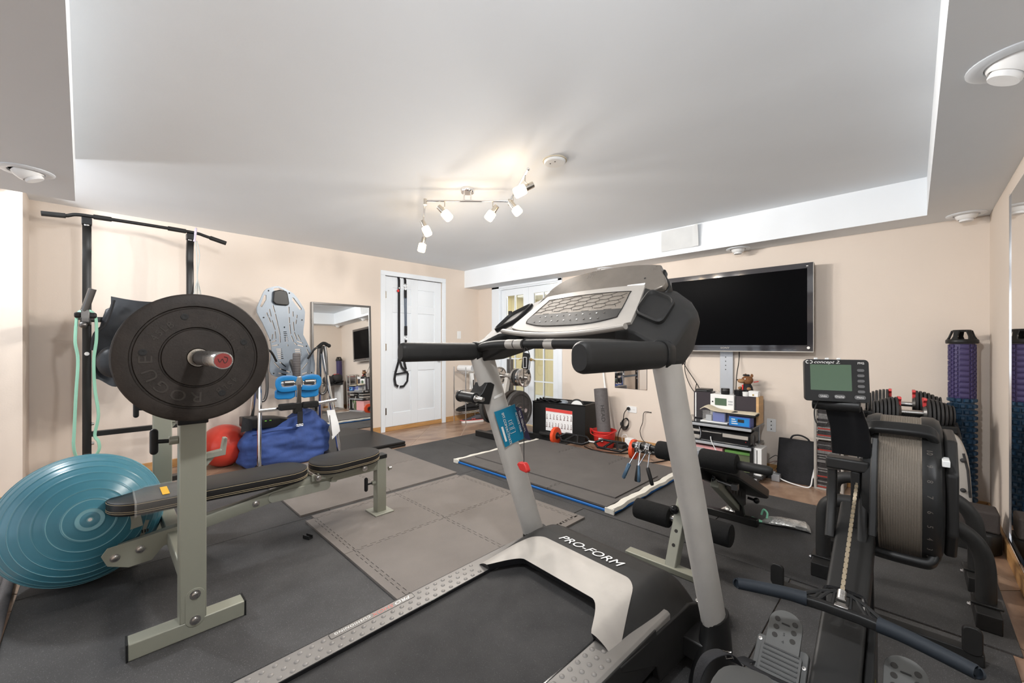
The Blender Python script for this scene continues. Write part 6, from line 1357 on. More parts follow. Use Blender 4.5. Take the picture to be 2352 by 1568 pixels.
MB(pX).prism([(-0.008, 0.095), (0.006, 0.095), (0.004, 0.05), (-0.006, 0.05)], (-0.01, -0.05, 0), (1, 0, 0), (0, 0, 1), -0.004).build('red_tie', 'red_plastic', pz); MB(pX).lathe([(0, 0), (0.03, 0), (0.026, 0.012), (0, 0.013)], (-0.01, 0, 0.175), (0, 0, 1), 14).build('black_cap', 'black_fabric', hd_)
MB(pX).tube(smooth_path([(0.045, 0.02, 0.12), (0.07, 0.03, 0.125), (0.085, 0.03, 0.13)], 4), 0.004, 5).build('red_ribbon', 'red_plastic', pz)
ib = thing('clear_box', 'clear plastic tub of blue cartridges on the media stand', 'box', (-1.27, 3.95, ZT)); MB().bb(-1.40, -1.17, 3.885, 4.0, ZT, ZT+0.012).build('tray', 'white_plastic', ib, bev=0.003); MB().bb(-1.385, -1.185, 3.895, 3.99, ZT+0.012, ZT+0.105).build('clear_shell', 'clear_film', ib, bev=0.006)
for k, (a, b, z, mm) in enumerate(((-1.30, -1.20, 0.08, 'box_indigo'), (-1.36, -1.31, 0.05, 'shelf_grey'))): MB().bb(a, b, 3.91, 3.98, ZT+0.013, ZT+0.013+z).build('cartridge', mm, ib, bev=0.002)
cc = thing('folded_cloth', 'cream cloth draped over the clear box and black folder', 'cloth', (-1.17, 3.97, ZT+0.11)); MB().grid(lambda u, v: (-1.40+0.45*u, 3.875+0.15*v, ZT+0.112+0.010*math.sin(u*9)*math.sin(v*3)+0.030*math.exp(-((u-0.08)/0.12)**2)-0.03*max(0, 0.1-u)*10*(1-v)*0.5), 24, 8, (0, 0, 0.006)).build('drape', 'cream_cloth', cc, ang=70)
fo2 = thing('black_folder', 'black padded pouch lying under the cream cloth end', 'pouch', (-1.05, 3.96, ZT+0.09)); MB().bb(-1.155, -0.955, 3.875, 4.035, ZT+0.082, ZT+0.108).build('pouch', 'black_fabric', fo2, bev=0.01, seg=3)
bb2 = thing('blue_carton', 'glossy blue printed carton at the front of the media stand', 'carton', (-1.06, 3.91, ZT)); MB().bb(-1.150, -0.985, 3.862, 3.975, ZT, ZT+0.080).build('carton', 'box_indigo', bb2, bev=0.001); MB().bb(-1.145, -0.992, 3.8605, 3.862, ZT+0.006, ZT+0.074).build('front_print', 'box_blue', bb2); MB().bb(-1.08, -1.03, 3.8598, 3.8605, ZT+0.035, ZT+0.062).build('printed_tile', 'ink', bb2)
for k in range(3): MB().bb(-1.13, -1.10+0.01*k, 3.8598, 3.8605, ZT+0.055-0.018*k, ZT+0.062-0.018*k).build('printed_line', 'print_white', bb2)
ph_ = thing('photo_stand', 'tiny folded wire stand on the glass beside the speaker', 'stand', (-1.50, 3.95, ZT)); MB().tube([(-1.535, 3.93, ZT+0.003), (-1.53, 3.94, ZT+0.05), (-1.49, 3.94, ZT+0.03), (-1.48, 3.93, ZT+0.003)], 0.003, 6).build('wire', 'nickel', ph_)
ZM = 0.2955
vr = thing('disc_player', 'stack-style silver and black disc player on the middle shelf', 'disc player', (-1.49, 4.0, ZM))
for k, (z0, z1, mm) in enumerate(((0, 0.035, 'silver_bright'), (0.036, 0.062, 'black_gloss'), (0.063, 0.085, 'silver_bright'), (0.086, 0.118, 'black_plastic'))): MB().bb(-1.595, -1.405, 3.885, 4.13, ZM+z0, ZM+z1).build('layer', mm, vr, bev=0.003)
MB().tube(smooth_path([(-1.41, 3.885, ZM+0.11), (-1.395, 3.882, ZM+0.06), (-1.40, 3.883, ZM+0.01)], 4), 0.004, 6).build('lead', 'shelf_grey', vr)
g3 = thing('game_console', 'glossy black curved game console with chrome strip on middle shelf', 'game console', (-1.18, 4.0, ZM)); rings = []
for x, k in ((-1.385, 1), (-0.985, 1)):
    rings.append([V((x, y, ZM+z)) for y, z in ((3.87, 0.0), (4.12, 0.0), (4.12, 0.09), (4.02, 0.112), (3.90, 0.105), (3.862, 0.085))])
MB().loft(rings).build('shell', 'black_gloss', g3, bev=0.006, seg=3); MB().bb(-1.20, -1.0, 3.8575, 3.864, ZM+0.052, ZM+0.082).build('disc_door', 'silver_bright', g3); MB().bb(-1.375, -1.21, 3.8585, 3.864, ZM+0.076, ZM+0.080).build('trim_line', 'silver_bright', g3); MB().bb(-1.02, -1.015, 3.858, 3.864, ZM+0.03, ZM+0.035).build('power_light', 'red_plastic', g3)
MB().bb(-1.385, -1.0, 3.862, 4.1, ZM-0.0005, ZM+0.004).build('base_strip', 'chrome', g3)
hn = thing('paddle_brush', 'dark oval brush leaning at the end of the game console', 'brush', (-0.965, 3.91, ZM)); MB().sph((-0.963, 3.90, ZM+0.055), 0.05, 18, 12, (0.22, 0.62, 1.0)).build('brush_head', 'bumper_grey', hn)
for k in range(6): MB().cyl((-0.952, 3.88+0.008*k, ZM+0.03), (-0.925, 3.87+0.012*k, ZM+0.012), 0.0012, n=5).build('bristle', 'dark_steel', hn)
wc_ = cord('charging_lead', 'thin white lead hanging from the game console front', 'cable', [(-1.30, 3.857, ZM+0.04), (-1.29, 3.85, ZM+0.0), (-1.24, 3.848, 0.2), (-1.19, 3.85, 0.13), (-1.15, 3.88, 0.05)], 0.004, 'white_plastic')
pkb = thing('file_box', 'pink storage box with tan side under the middle shelf', 'box', (-1.40, 4.0, 0.033)); MB().bb(-1.58, -1.22, 3.90, 4.15, 0.033, 0.20).build('box_body', 'pink', pkb, bev=0.003); MB().bb(-1.585, -1.215, 3.895, 4.155, 0.20, 0.235).build('lid', 'pink', pkb, bev=0.003)
lb = thing('storage_box', 'olive storage box beside the pink one on the stand base', 'box', (-1.10, 4.02, 0.033)); MB().bb(-1.20, -1.0, 3.93, 4.15, 0.033, 0.20).build('box_body', 'olive', lb, bev=0.003); MB().bb(-1.205, -0.995, 3.925, 4.155, 0.20, 0.225).build('lid', 'lime', lb, bev=0.003)
wc2 = thing('white_console', 'upright white game console at the end of the media stand', 'game console', (-0.92, 4.0, 0.033)); MB().bb(-0.972, -0.905, 3.885, 4.06, 0.055, 0.285).build('shell', 'white_plastic', wc2, bev=0.004); MB().bb(-0.942, -0.937, 3.883, 3.886, 0.10, 0.27).build('disc_slot', 'ink', wc2); MB().bb(-0.985, -0.895, 3.87, 4.08, 0.033, 0.055).build('foot', 'plate_dark', wc2, bev=0.003)
ph2 = thing('desk_phone', 'small black handset lying on the stand base corner', 'handset', (-1.02, 3.90, 0.033)); MB().bb(-1.06, -0.955, 3.862, 3.92, 0.033, 0.05).build('base', 'black_plastic', ph2, bev=0.005); MB().sph((-1.01, 3.89, 0.055), 0.022, 14, 8, (1.6, 0.9, 0.5)).build('receiver', 'black_gloss', ph2)
st2 = thing('surge_strip', 'grey surge strip on floor behind the white console', 'power strip', (-0.85, 4.13, 0)); MB().bb(-0.925, -0.80, 4.08, 4.16, 0.0, 0.042).build('body', 'plate_dark', st2, bev=0.003)
for k in range(3): MB().bb(-0.905+0.032*k, -0.885+0.032*k, 4.10, 4.13, 0.0425, 0.058).build('plug', 'white_plastic', st2)
MB().bb(-0.865, -0.805, 4.02, 4.08, 0.002, 0.06).build('adapter', 'shelf_grey', st2, bev=0.003)
for k in range(3): cord('tangled_wire', ('thin dark wire looping behind the white console', 'dark red wire loop behind the white console, lower', 'white lead running along the tiles to the black tote')[k], 'cord', ([(-0.90, 4.1, 0.16), (-0.85, 4.12, 0.20), (-0.82, 4.14, 0.15), (-0.85, 4.13, 0.08)], [(-0.90, 4.1, 0.13), (-0.84, 4.13, 0.15), (-0.83, 4.14, 0.10), (-0.87, 4.12, 0.06)], [(-0.81, 4.05, 0.03), (-0.77, 4.03, 0.02), (-0.68, 4.02, 0.007), (-0.60, 4.03, 0.008), (-0.585, 4.06, 0.08), (-0.57, 4.06, 0.16), (-0.575, 4.06, 0.09), (-0.56, 4.06, 0.07), (-0.555, 4.07, 0.15), (-0.55, 4.08, 0.26)])[k], (0.003, 0.003, 0.005)[k], ('ink', 'ink_brown', 'white_plastic')[k], 8)
# black tote
tb = thing('tote_bag', 'black fabric tote leaning against the wall by the media stand', 'bag', (-0.71, 4.17, 0)); rings = []
for z, h in ((0.0, 0.115), (0.05, 0.125), (0.2, 0.09), (0.345, 0.03)):
    o = 0.06*z/0.35
    rings.append([V((-0.71+a, 4.145+o+b, z)) for a, b in rrect(0.27, h, 0.02, 3)])
MB().loft(rings).build('body', 'black_fabric', tb, bev=0.004)
MB().tube(smooth_path([(-0.76, 4.20, 0.34), (-0.74, 4.20, 0.375), (-0.69, 4.20, 0.385), (-0.64, 4.20, 0.365), (-0.62, 4.20, 0.335)], 5), 0.007, 8).build('handle', 'black_fabric', tb)
# disc rack with many cases
cr = thing('disc_rack', 'silver disc tower packed with cases beside the rower monitor', 'rack', (-0.47, 4.17, 0))
for x, y in ((-0.565, 4.06), (-0.565, 4.24), (-0.395, 4.06), (-0.395, 4.24)): MB().cyl((x, y, 0.0), (x, y, 0.80), 0.011, n=12).build('post', 'silver_bright', cr)
for z in (0.0, 0.40, 0.79): MB().bb(-0.572, -0.388, 4.05, 4.25, z, z+0.014).build('tray', 'silver_bright', cr, bev=0.002)
random.seed(5); z = 0.018; k = 0
while z < 0.775:
    if 0.385 < z < 0.42: z = 0.42
    h = 0.0105; mm = random.choice(['cd_dark']*6 + ['cd_light']*3 + ['cd_red'])
    dx = random.uniform(-0.004, 0.004)
    o = MB().bb(-0.555+dx, -0.412+dx, 4.062+random.uniform(-0.006, 0.006), 4.19, z, z+h-0.0016).build('disc_case', mm)
    tag(o, 'jewel case stacked in the silver disc tower', 'disc case', 'jewel cases in the disc tower'); z += h; k += 1
# ================================================================== decline ab bench behind the treadmill upright
ab = thing('ab_bench', 'grey and black decline ab bench with foam leg rollers', 'bench', (-0.88, 2.6, RZ)); ax_ = -0.878
U_, L2 = V((ax_, 2.315, 0.54)), V((ax_, 2.155, 0.228)); B2 = V((ax_, 2.04, RZ))
ps_ = MB().beam(B2, U_+(U_-B2).normalized()*0.03, 0.055, 0.06, (0, -1, 0.5)).build('roller_post', 'sage_plate', ab, bev=0.004)
dq = (U_-B2).normalized(); nq = V((0, -dq.z, dq.y))
for k in (0.12, 0.19, 0.32, 0.40):
    MB().lathe([(0.0085, 0), (0.0085, 0.0015), (0, 0.0015)], B2+dq*k+nq*0.0301, nq, 12).build('pin_hole', 'ink', ps_)
MB().cyl((-1.235, U_.y, U_.z), (-0.55, U_.y, U_.z), 0.0185, n=16).build('upper_shaft', 'black_steel', ab)
MB().cyl((-1.11, L2.y, L2.z), (-0.65, L2.y, L2.z), 0.0185, n=16).build('lower_shaft', 'steel', ab)
def foam(x0, x1, y, z, r):
    L = x1-x0; MB().lathe([(0, 0), (r*0.82, 0.0), (r*0.95, 0.004), (r, 0.014), (r, L-0.014), (r*0.95, L-0.004), (r*0.82, L), (0, L)], (x0, y, z), (1, 0, 0), 28).build('foam_roller', 'black_foam', ab)
foam(-1.078, -0.925, U_.y, U_.z, 0.052); foam(-0.832, -0.648, U_.y, U_.z, 0.052); foam(-1.13, -0.93, L2.y, L2.z, 0.056); foam(-0.828, -0.628, L2.y, L2.z, 0.056)
MB().lathe([(0, 0), (0.021, 0.0), (0.024, 0.006), (0.024, 0.14), (0.016, 0.155), (0, 0.157)], (-0.648, U_.y, U_.z-0.004), (1, 0, 0), 20).build('hand_grip', 'black_textured', ab)
MB().sph((ax_-0.02, L2.y-0.03, L2.z+0.062), 0.024, 14, 10).build('knob', 'black_gloss', ab)
MB().bb(ax_-0.045, ax_+0.05, U_.y-0.035, U_.y+0.05, U_.z-0.06, U_.z+0.045).build('roller_bracket', 'shelf_grey', ab, bev=0.004)
pt, pe = V((-0.855, 2.43, 0.475)), V((-0.845, 3.23, 0.125)); pd = (pe-pt).normalized(); pn = V((0, -pd.z, pd.y))
out = rrect(0.32, (pe-pt).length, 0.10, 8); rings = []
Xp_ = basis((pt+pe)/2, (1, 0, 0), pd)
for k, h in ((0.96, -0.032), (1.0, -0.024), (1.0, 0.014), (0.975, 0.026), (0.90, 0.032)): rings.append([Xp_ @ V((a*k, b*(1-(1-k)*0.35), h)) for a, b in out])
MB().loft(rings).build('back_pad', 'vinyl_black', ab, ang=30)
MB().beam(V((ax_, 2.36, 0.44)), V((ax_, 3.16, 0.145)), 0.05, 0.05, (0, 0.3, 1)).build('pad_beam', 'black_steel', ab, bev=0.003)
pl_ = MB().prism([(2.60, 0.315), (2.62, 0.36), (2.98, 0.24), (2.98, 0.11), (2.90, 0.115)], (-0.792, 0, 0), (0, 1, 0), (0, 0, 1), 0.008).build('side_plate', 'black_steel', ab, bev=0.002)
for k in range(4): MB().bb(-0.783, -0.7825, 2.70+0.06*k, 2.708+0.06*k, 0.255-0.022*k, 0.285-0.022*k).build('slot', 'ink', pl_)
MB().beam((-0.82, 2.90, 0.20), (-0.80, 2.92, RZ+0.04), 0.05, 0.035, (0, 1, 0)).build('rear_leg', 'black_steel', ab, bev=0.003)
MB().beam((-0.82, 2.50, 0.36), (-0.82, 2.92, 0.10), 0.045, 0.05, (0, 0.4, 1)).build('main_beam', 'sage_steel', ab, bev=0.003)
MB().bb(-1.12, -0.70, 2.895, 2.945, RZ, RZ+0.045).build('rear_foot', 'black_steel', ab, bev=0.004); MB().bb(-1.12, -0.70, 2.01, 2.07, RZ, RZ+0.03).build('front_foot', 'sage_steel', ab, bev=0.004)
MB().cyl((-0.775, 2.985, 0.155), (-0.735, 2.985, 0.15), 0.008, n=10).sph((-0.725, 2.985, 0.149), 0.019, 14, 10).build('adjust_knob', 'black_gloss', ab)
MB().cyl((-0.79, 2.455, 0.39), (-0.70, 2.455, 0.375), 0.010, n=10).bb(-0.715, -0.685, 2.44, 2.475, 0.36, 0.392).build('pop_pin', 'dark_steel', ab)
b = MB(); bolt(b, (-0.79, 2.38, 0.42), (1, 0, 0), 0.012, 0.01); b.build('bolt', 'black_gloss', ab)
# spring collars hung on the roller shaft
for k, (x, an) in enumerate(((-1.195, R(-10)), (-1.135, R(8)))):
    t = thing('spring_collar', ('chrome spring collar with blue grips at the shaft end', 'chrome spring collar with blue grips next to the foam roller')[k], 'collar', (x, U_.y, U_.z-0.2), 0, 'spring collars on the ab bench')
    n = 60; MB().tube([V((x-0.014+0.028*j/n, U_.y+0.030*math.cos(2*math.pi*3.5*j/n), U_.z-0.008+0.030*math.sin(2*math.pi*3.5*j/n))) for j in range(n+1)], 0.0035, 6).build('coil', 'chrome', t)
    for sg in (-1, 1):
        e0 = V((x+sg*0.012, U_.y-0.01, U_.z-0.036)); e1 = V((x+sg*0.03-0.02, U_.y-0.03, U_.z-0.115)); e2 = V((x+sg*0.042-0.04*(1-k), U_.y-0.04, U_.z-0.20))
        MB().tube([e0, e1], 0.0035, 6).build('leg', 'chrome', t)
        MB().tube([e1+(e1-e2)*0.05, e1, e2, e2+(e2-e1).normalized()*0.008], [0.6, 1, 1, 0.6], sec=rrect(0.024, 0.011, 0.005, 3)).build('grip', 'black_plastic' if sg > 0 else 'grip_steelblue' if 'grip_steelblue' in M else mat('grip_steelblue', (0.09, 0.16, 0.24), 0.25, metal=0.4), t)
# wrapped band in plastic on the mat
wbz = RZ
wn = thing('packaged_band', 'plastic-wrapped pale resistance band lying beside the ab bench', 'package', (-0.68, 3.035, wbz))
def sleeve(nm, pts, ws, hs, m):
    P = [V(p) for p in pts]; rings = []
    for i, p in enumerate(P):
        t = (P[min(i+1, len(P)-1)]-P[max(i-1, 0)]).normalized(); sd = V((-t.y, t.x, 0)); 
        rings.append([p+sd*(ws[i]/2*math.cos(a)*(1+0.12*math.sin(5*a+i*2)))+V((0, 0, hs[i]/2*(1+math.sin(a))+0.001)) for a in [2*math.pi*j/14 for j in range(14)]])
    MB().loft(rings).build(nm, m, wn, ang=25)
sleeve('foil_sleeve', [(-0.945, 3.030, wbz), (-0.91, 3.025, wbz), (-0.86, 3.015, wbz), (-0.82, 3.005, wbz), (-0.775, 2.990, wbz)], [0.05, 0.07, 0.062, 0.05, 0.02], [0.02, 0.045, 0.04, 0.03, 0.01], 'foil_film')
sleeve('band_knot', [(-0.79, 2.990, wbz), (-0.75, 2.980, wbz), (-0.715, 2.990, wbz), (-0.69, 3.005, wbz)], [0.015, 0.05, 0.035, 0.012], [0.01, 0.03, 0.022, 0.012], 'band_mint')
sleeve('clear_bag', [(-0.70, 3.000, wbz), (-0.66, 3.025, wbz), (-0.60, 3.040, wbz), (-0.53, 3.055, wbz), (-0.475, 3.070, wbz), (-0.455, 3.075, wbz)], [0.02, 0.09, 0.10, 0.105, 0.11, 0.10], [0.012, 0.04, 0.05, 0.05, 0.045, 0.02], 'foil_film')
MB().tube(smooth_path([(-0.715, 3.065, wbz+0.03), (-0.70, 3.055, wbz+0.07), (-0.675, 3.035, wbz+0.06), (-0.675, 3.020, wbz+0.03)], 5), 0.006, 8).build('band_loop', 'band_mint', wn)
# ================================================================== bent-tube stand behind the rower
bs2 = thing('bent_tube_stand', 'low black bent-tube stand with block feet behind the rower', 'stand', (-0.05, 2.78, RZ))
for y, h, yf in ((2.60, 0.385, 2.60), (2.95, 0.42, 2.95)):
    MB().tube(smooth_path([(-0.33, y, RZ+0.07), (-0.33, y, RZ+0.22), (-0.325, y, h-0.06), (-0.29, y, h-0.015), (-0.22, y, h), (-0.05, y, h+0.012), (0.08, y, h), (0.15, y, h-0.025), (0.195, y, h-0.08), (0.213, y, h-0.16), (0.215, y, RZ+0.07)], 5), 0.031, 16).build('bent_tube', 'black_textured', bs2)
    for x in (-0.33, 0.215):
        MB().bb(x-0.036, x+0.036, y-0.11, y+0.085, RZ, RZ+0.068).build('foot_block', 'rubber_black', bs2, bev=0.004)
        MB().bb(x-0.045, x+0.045, y-0.04, y+0.04, RZ+0.0685, RZ+0.078).build('foot_plate', 'black_steel', bs2, bev=0.002)
        bq = MB(); bolt(bq, (x-0.046, y-0.02, RZ+0.055), (-1, 0, 0), 0.008, 0.008); bq.build('bolt', 'chrome', bs2)
MB().cyl((-0.05, 2.60, 0.36), (-0.05, 2.95, 0.395), 0.022, n=14).build('tie_tube', 'black_textured', bs2)
# ================================================================== foam blocks in the corner
def block(label, pts, z0, z1, m='rubber_black'):
    o = MB().prism(pts, (0, 0, z0), (1, 0, 0), (0, 1, 0), z1-z0).build('foam_block', m, bev=0.012, seg=3); return tag(o, label, 'foam block', 'foam blocks in the corner')
block('lower black foam block on the tiles at the mirror corner', [(0.10, 3.45), (0.30, 3.40), (0.345, 3.47), (0.345, 3.61), (0.10, 3.61)], 0.0, 0.12)
block('upper dark foam block slanting on top of the lower one', [(0.05, 3.46), (0.335, 3.43), (0.335, 3.60), (0.05, 3.612)], 0.121, 0.235, 'roller_dark' if 'roller_dark' in M else mat('roller_dark', (0.045, 0.037, 0.034), 0.9, bump=0.2, bs=200))
# ================================================================== tall textured rollers
ro = (0.235, 4.15)
rl = thing('rumble_roller', 'tall dark blue knobbly massage roller standing in the corner', 'massage roller', (ro[0], ro[1], 0))
MB().lathe([(0, 0), (0.056, 0), (0.058, 0.004), (0.058, 0.79), (0, 0.79)], (ro[0], ro[1], 0), (0, 0, 1), 32).build('core', 'roller_blue', rl)
kb_ = None
nk = 12
for r_ in range(20):
    for k in range(nk):
        a = 2*math.pi*(k+(0.5 if r_ % 2 else 0))/nk; d = V((math.cos(a), math.sin(a), 0)); e = V((-math.sin(a), math.cos(a), 0)); z = 0.02+0.0395*r_
        if kb_ is None:
            pass
        c_ = V((ro[0], ro[1], z+0.012)) + d*0.057
        m_ = MB(); rings = []
        for o, w, h in ((0, 0.0125, 0.014), (0.010, 0.0115, 0.012), (0.0155, 0.008, 0.008)): rings.append([c_+d*o+e*(w*sx_)+V((0, 0, h*sz_)) for sx_, sz_ in ((-1, -1), (1, -1), (1, 1), (-1, 1))])
        m_.loft(rings); m_.build('knob', 'roller_blue', rl)
rp = thing('grid_roller', 'purple grid-pattern foam roller stacked above the blue roller', 'massage roller', (ro[0], ro[1], 0.791))
MB().lathe([(0, 0), (0.060, 0), (0.0615, 0.004), (0.0615, 0.375), (0, 0.375)], (ro[0], ro[1], 0.791), (0, 0, 1), 36).build('core', 'roller_purple', rp)
def cell(a0, a1, z0, z1, h):
    m_ = MB(); rings = []
    for r_, s_ in ((0.0605, 1.0), (0.0605+h*0.8, 0.96), (0.0605+h, 0.80)):
        am, zm = (a0+a1)/2, (z0+z1)/2; ring = []
        for aa, zz in ((a0, z0), (am, z0), (a1, z0), (a1, z1), (am, z1), (a0, z1)):
            A = am+(aa-am)*s_; Z = zm+(zz-zm)*s_; ring.append(V((ro[0]+r_*math.cos(A), ro[1]+r_*math.sin(A), Z)))
        rings.append(ring)
    m_.loft(rings); m_.build('grid_cell', 'roller_purple', rp)
for q in range(3):
    base = R(120*q + 255)
    for k in range(10): cell(base, base+R(44), 0.797+0.037*k, 0.797+0.037*k+(0.031), 0.007)
    for cidx in range(4):
        for k in range(13):
            o = 0.014 if cidx % 2 else 0; z0 = 0.797+0.0285*k+o
            if z0+0.02 < 1.165: cell(base+R(50+17*cidx), base+R(50+17*cidx+13), z0, z0+0.0215, 0.007)
cpz = 1.1665
cpt = thing('roller_cap', 'black slotted handle cap on top of the purple roller', 'cap', (ro[0], ro[1], cpz))
MB().lathe([(0.0, 0.0), (0.076, 0.0), (0.079, 0.006), (0.079, 0.022), (0.074, 0.03), (0.05, 0.031), (0, 0.031)], (ro[0], ro[1], cpz), (0, 0, 1), 36).build('rim', 'black_plastic', cpt)
MB().lathe([(0.034, 0.0), (0.045, 0.0), (0.047, 0.008), (0.043, 0.014), (0.03, 0.014)], (ro[0], ro[1], cpz+0.08), (0, 0, 1), 32).build('top_ring', 'black_plastic', cpt)
for k in range(5):
    a = R(72*k+20); d = V((math.cos(a), math.sin(a), 0)); e = V((-d.y, d.x, 0)); c_ = V((ro[0], ro[1], cpz))
    MB().loft([[c_+d*r_+e*w*s1+d*0.005*s2+V((0, 0, z)) for s1, s2 in ((-1, -1), (1, -1), (1, 1), (-1, 1))] for r_, w, z in ((0.067, 0.020, 0.026), (0.058, 0.012, 0.05), (0.044, 0.016, 0.09))]).build('spoke', 'black_plastic', cpt, bev=0.003)
# ================================================================== adjustable dumbbells on their stand
ds = thing('dumbbell_stand', 'grey curved-leg stand carrying two adjustable dumbbells', 'stand', (-0.02, 3.8, 0))
for x in (-0.24, 0.19):
    sg = -1 if x < 0 else 1; xb_ = -0.02
    LP = [(0.09, 0.575), (0.135, 0.59), (0.175, 0.57), (0.20, 0.50), (0.212, 0.42), (0.222, 0.25), (0.228, 0.006)]
    MB().tube(smooth_path([(xb_+sg*(a_+0.01), 3.70, z_) for a_, z_ in LP], 6), 1.0, sec=rrect(0.075, 0.05, 0.014, 3), up=(0, 1, 0)).build('front_leg', 'silver_bright', ds)
    inl = MB().tube([(xb_+sg*0.234, 3.698, 0.50), (xb_+sg*0.252, 3.698, 0.40), (xb_+sg*0.262, 3.698, 0.24)], 1.0, sec=rrect(0.055, 0.012, 0.003, 2), up=(1, 0, 0)).build('leg_inlay', 'plate_dark', ds)
    for z_ in (0.46, 0.28):
        bq = MB(); bolt(bq, (xb_+sg*0.232, 3.660, z_), (0, -1, 0), 0.009, 0.006); bq.build('bolt', 'plate_dark', inl)
    MB().bb(x-0.03, x+0.03, 3.68, 4.04, 0.0, 0.04).build('base_runner', 'silver_bright', ds, bev=0.005)
MB().box((-0.02, 3.87, 0.60), (0.46, 0.34, 0.03), Matrix.Rotation(R(8), 3, 'X')).build('top_panel', 'plate_dark', ds, bev=0.004)
MB().bb(-0.24, 0.19, 4.0, 4.03, 0.04, 0.58).build('back_panel', 'white_plastic', ds)
for k, (lab, y, zo, rz) in enumerate((('adjustable dumbbell with red dial nearest the textured rollers', 3.78, 0.675, R(6)), ('adjustable dumbbell resting at the back of its stand', 3.96, 0.71, R(2)))):
    o0 = (-0.01+(-0.05 if k else 0), y, zo-0.06); X = frame((o0[0], o0[1], zo+0.035), rz)
    t = thing('adjustable_dumbbell', lab, 'dumbbell', o0, rz, 'adjustable dumbbells')
    MB(X).cyl((-0.08, 0, 0), (0.08, 0, 0), 0.017, n=16).build('handle', 'steel', t)
    for sg in (-1, 1):
        for j in range(6):
            xx = sg*(0.075+0.019*j); rr = 0.102 - 0.0022*j*j*0.6
            pol = [(rr*math.cos(R(15*q_))*(1.0 if math.sin(R(15*q_)) < 0.75 else 0.97), rr*min(math.sin(R(15*q_)), 0.93)) for q_ in range(24)]
            MB(X).loft([[V((xx+o, a*s_, b*s_)) for a, b in pol] for o, s_ in ((-0.0075, 0.95), (-0.005, 1), (0.005, 1), (0.0075, 0.95))]).build('plate', 'plate_dark', t)
        MB(X).lathe([(0, 0), (0.05, 0), (0.055, 0.006), (0.045, 0.02), (0, 0.021)], (sg*0.072, 0, 0), (-sg, 0, 0), 20).build('inner_collar', 'dark_steel', t)
        MB(X).prism([(-0.014, 0.02), (0.014, 0.02), (0.014, 0.07), (0.040, 0.088), (0.036, 0.100), (-0.036, 0.100), (-0.040, 0.088), (-0.014, 0.07)], (sg*0.060-0.008, 0, 0), (0, 1, 0), (0, 0, 1), 0.016).build('red_tab', 'dumbbell_red', t)
        MB(X).lathe([(0.058, 0), (0.063, 0.003), (0.063, 0.008), (0.058, 0.010)], (sg*0.182, 0, 0), (sg, 0, 0), 24).build('end_dial', 'plate_dark', t)
    MB(X).bb(-0.20, 0.20, -0.085, 0.085, -0.105, -0.06).build('cradle', 'black_plastic', t, bev=0.008, seg=3)
ht = thing('bar_handles', 'pair of black-sleeved steel handles lying on the dumbbell stand', 'handles', (-0.25, 3.72, 0.64))
for k in range(2): MB().cyl((-0.33, 3.77+0.05*k, 0.675-0.03*k), (-0.235, 3.81+0.05*k, 0.682-0.03*k), 0.014, n=12).cyl((-0.36, 3.76+0.05*k, 0.673-0.03*k), (-0.33, 3.77+0.05*k, 0.675-0.03*k), 0.008, n=10).build('sleeved_handle', 'black_foam', ht)
# ================================================================== rowing machine
RX = -0.15
rw = thing('rowing_machine', 'black rowing machine with flywheel, chain handle and display monitor', 'rowing machine', (RX, 1.5, RZ))
# inclined main beam
def railz(y): return 0.245 + 0.44*(y-1.32)
def beamloft(y0, y1, w, h, dzz=0.0): return [[V((RX+a, y, railz(y)+dzz+b-h/2)) for a, b in rrect(w, h, 0.012, 3)] for y in (y0, y1)]
MB().loft(beamloft(1.30, 2.02, 0.105, 0.10)).build('main_beam', 'rower_dark', rw)
MB().loft([[V((RX+a, y, z+b)) for a, b in rrect(0.10, 0.07, 0.008, 3)] for y, z in ((-0.25, 0.30), (1.30, 0.225))]).build('seat_rail', 'dark_steel', rw)
MB().bb(RX-0.22, RX+0.22, -0.27, -0.22, RZ, RZ+0.04).bb(RX-0.03, RX+0.03, -0.27, -0.22, RZ+0.04, 0.28).build('rear_leg', 'rower_dark', rw, bev=0.004)
MB().prism([(1.34, 0.235), (1.62, 0.36), (1.63, 0.10), (1.40, 0.10)], (RX+0.056, 0, 0), (0, 1, 0), (0, 0, 1), 0.018).build('side_skirt', 'black_plastic', rw, bev=0.003)
MB().prism([(1.42, 0.20), (1.50, 0.235), (1.47, 0.19)], (RX+0.0745, 0, 0), (0, 1, 0), (0, 0, 1), 0.001).build('yellow_decal', mat('decal_yellow', (0.55, 0.55, 0.02), 0.5), rw)
# front legs
MB().bb(RX-0.32, RX+0.33, 2.20, 2.25, RZ, RZ+0.045).build('front_foot_bar', 'rower_dark', rw, bev=0.004)
MB().beam((RX, 2.225, RZ+0.04), (RX, 2.10, 0.50), 0.07, 0.05, (0, 1, 0)).build('front_leg', 'rower_dark', rw, bev=0.004)
for sg in (-1, 1):
    MB().prism([(a+RX+sg*0.30, b+RZ+0.085) for a, b in rrect(0.052, 0.10, 0.02, 5)], (0, 2.215, 0), (1, 0, 0), (0, 0, 1), 0.02).build('caster_plate', 'rower_dark', rw, bev=0.004)
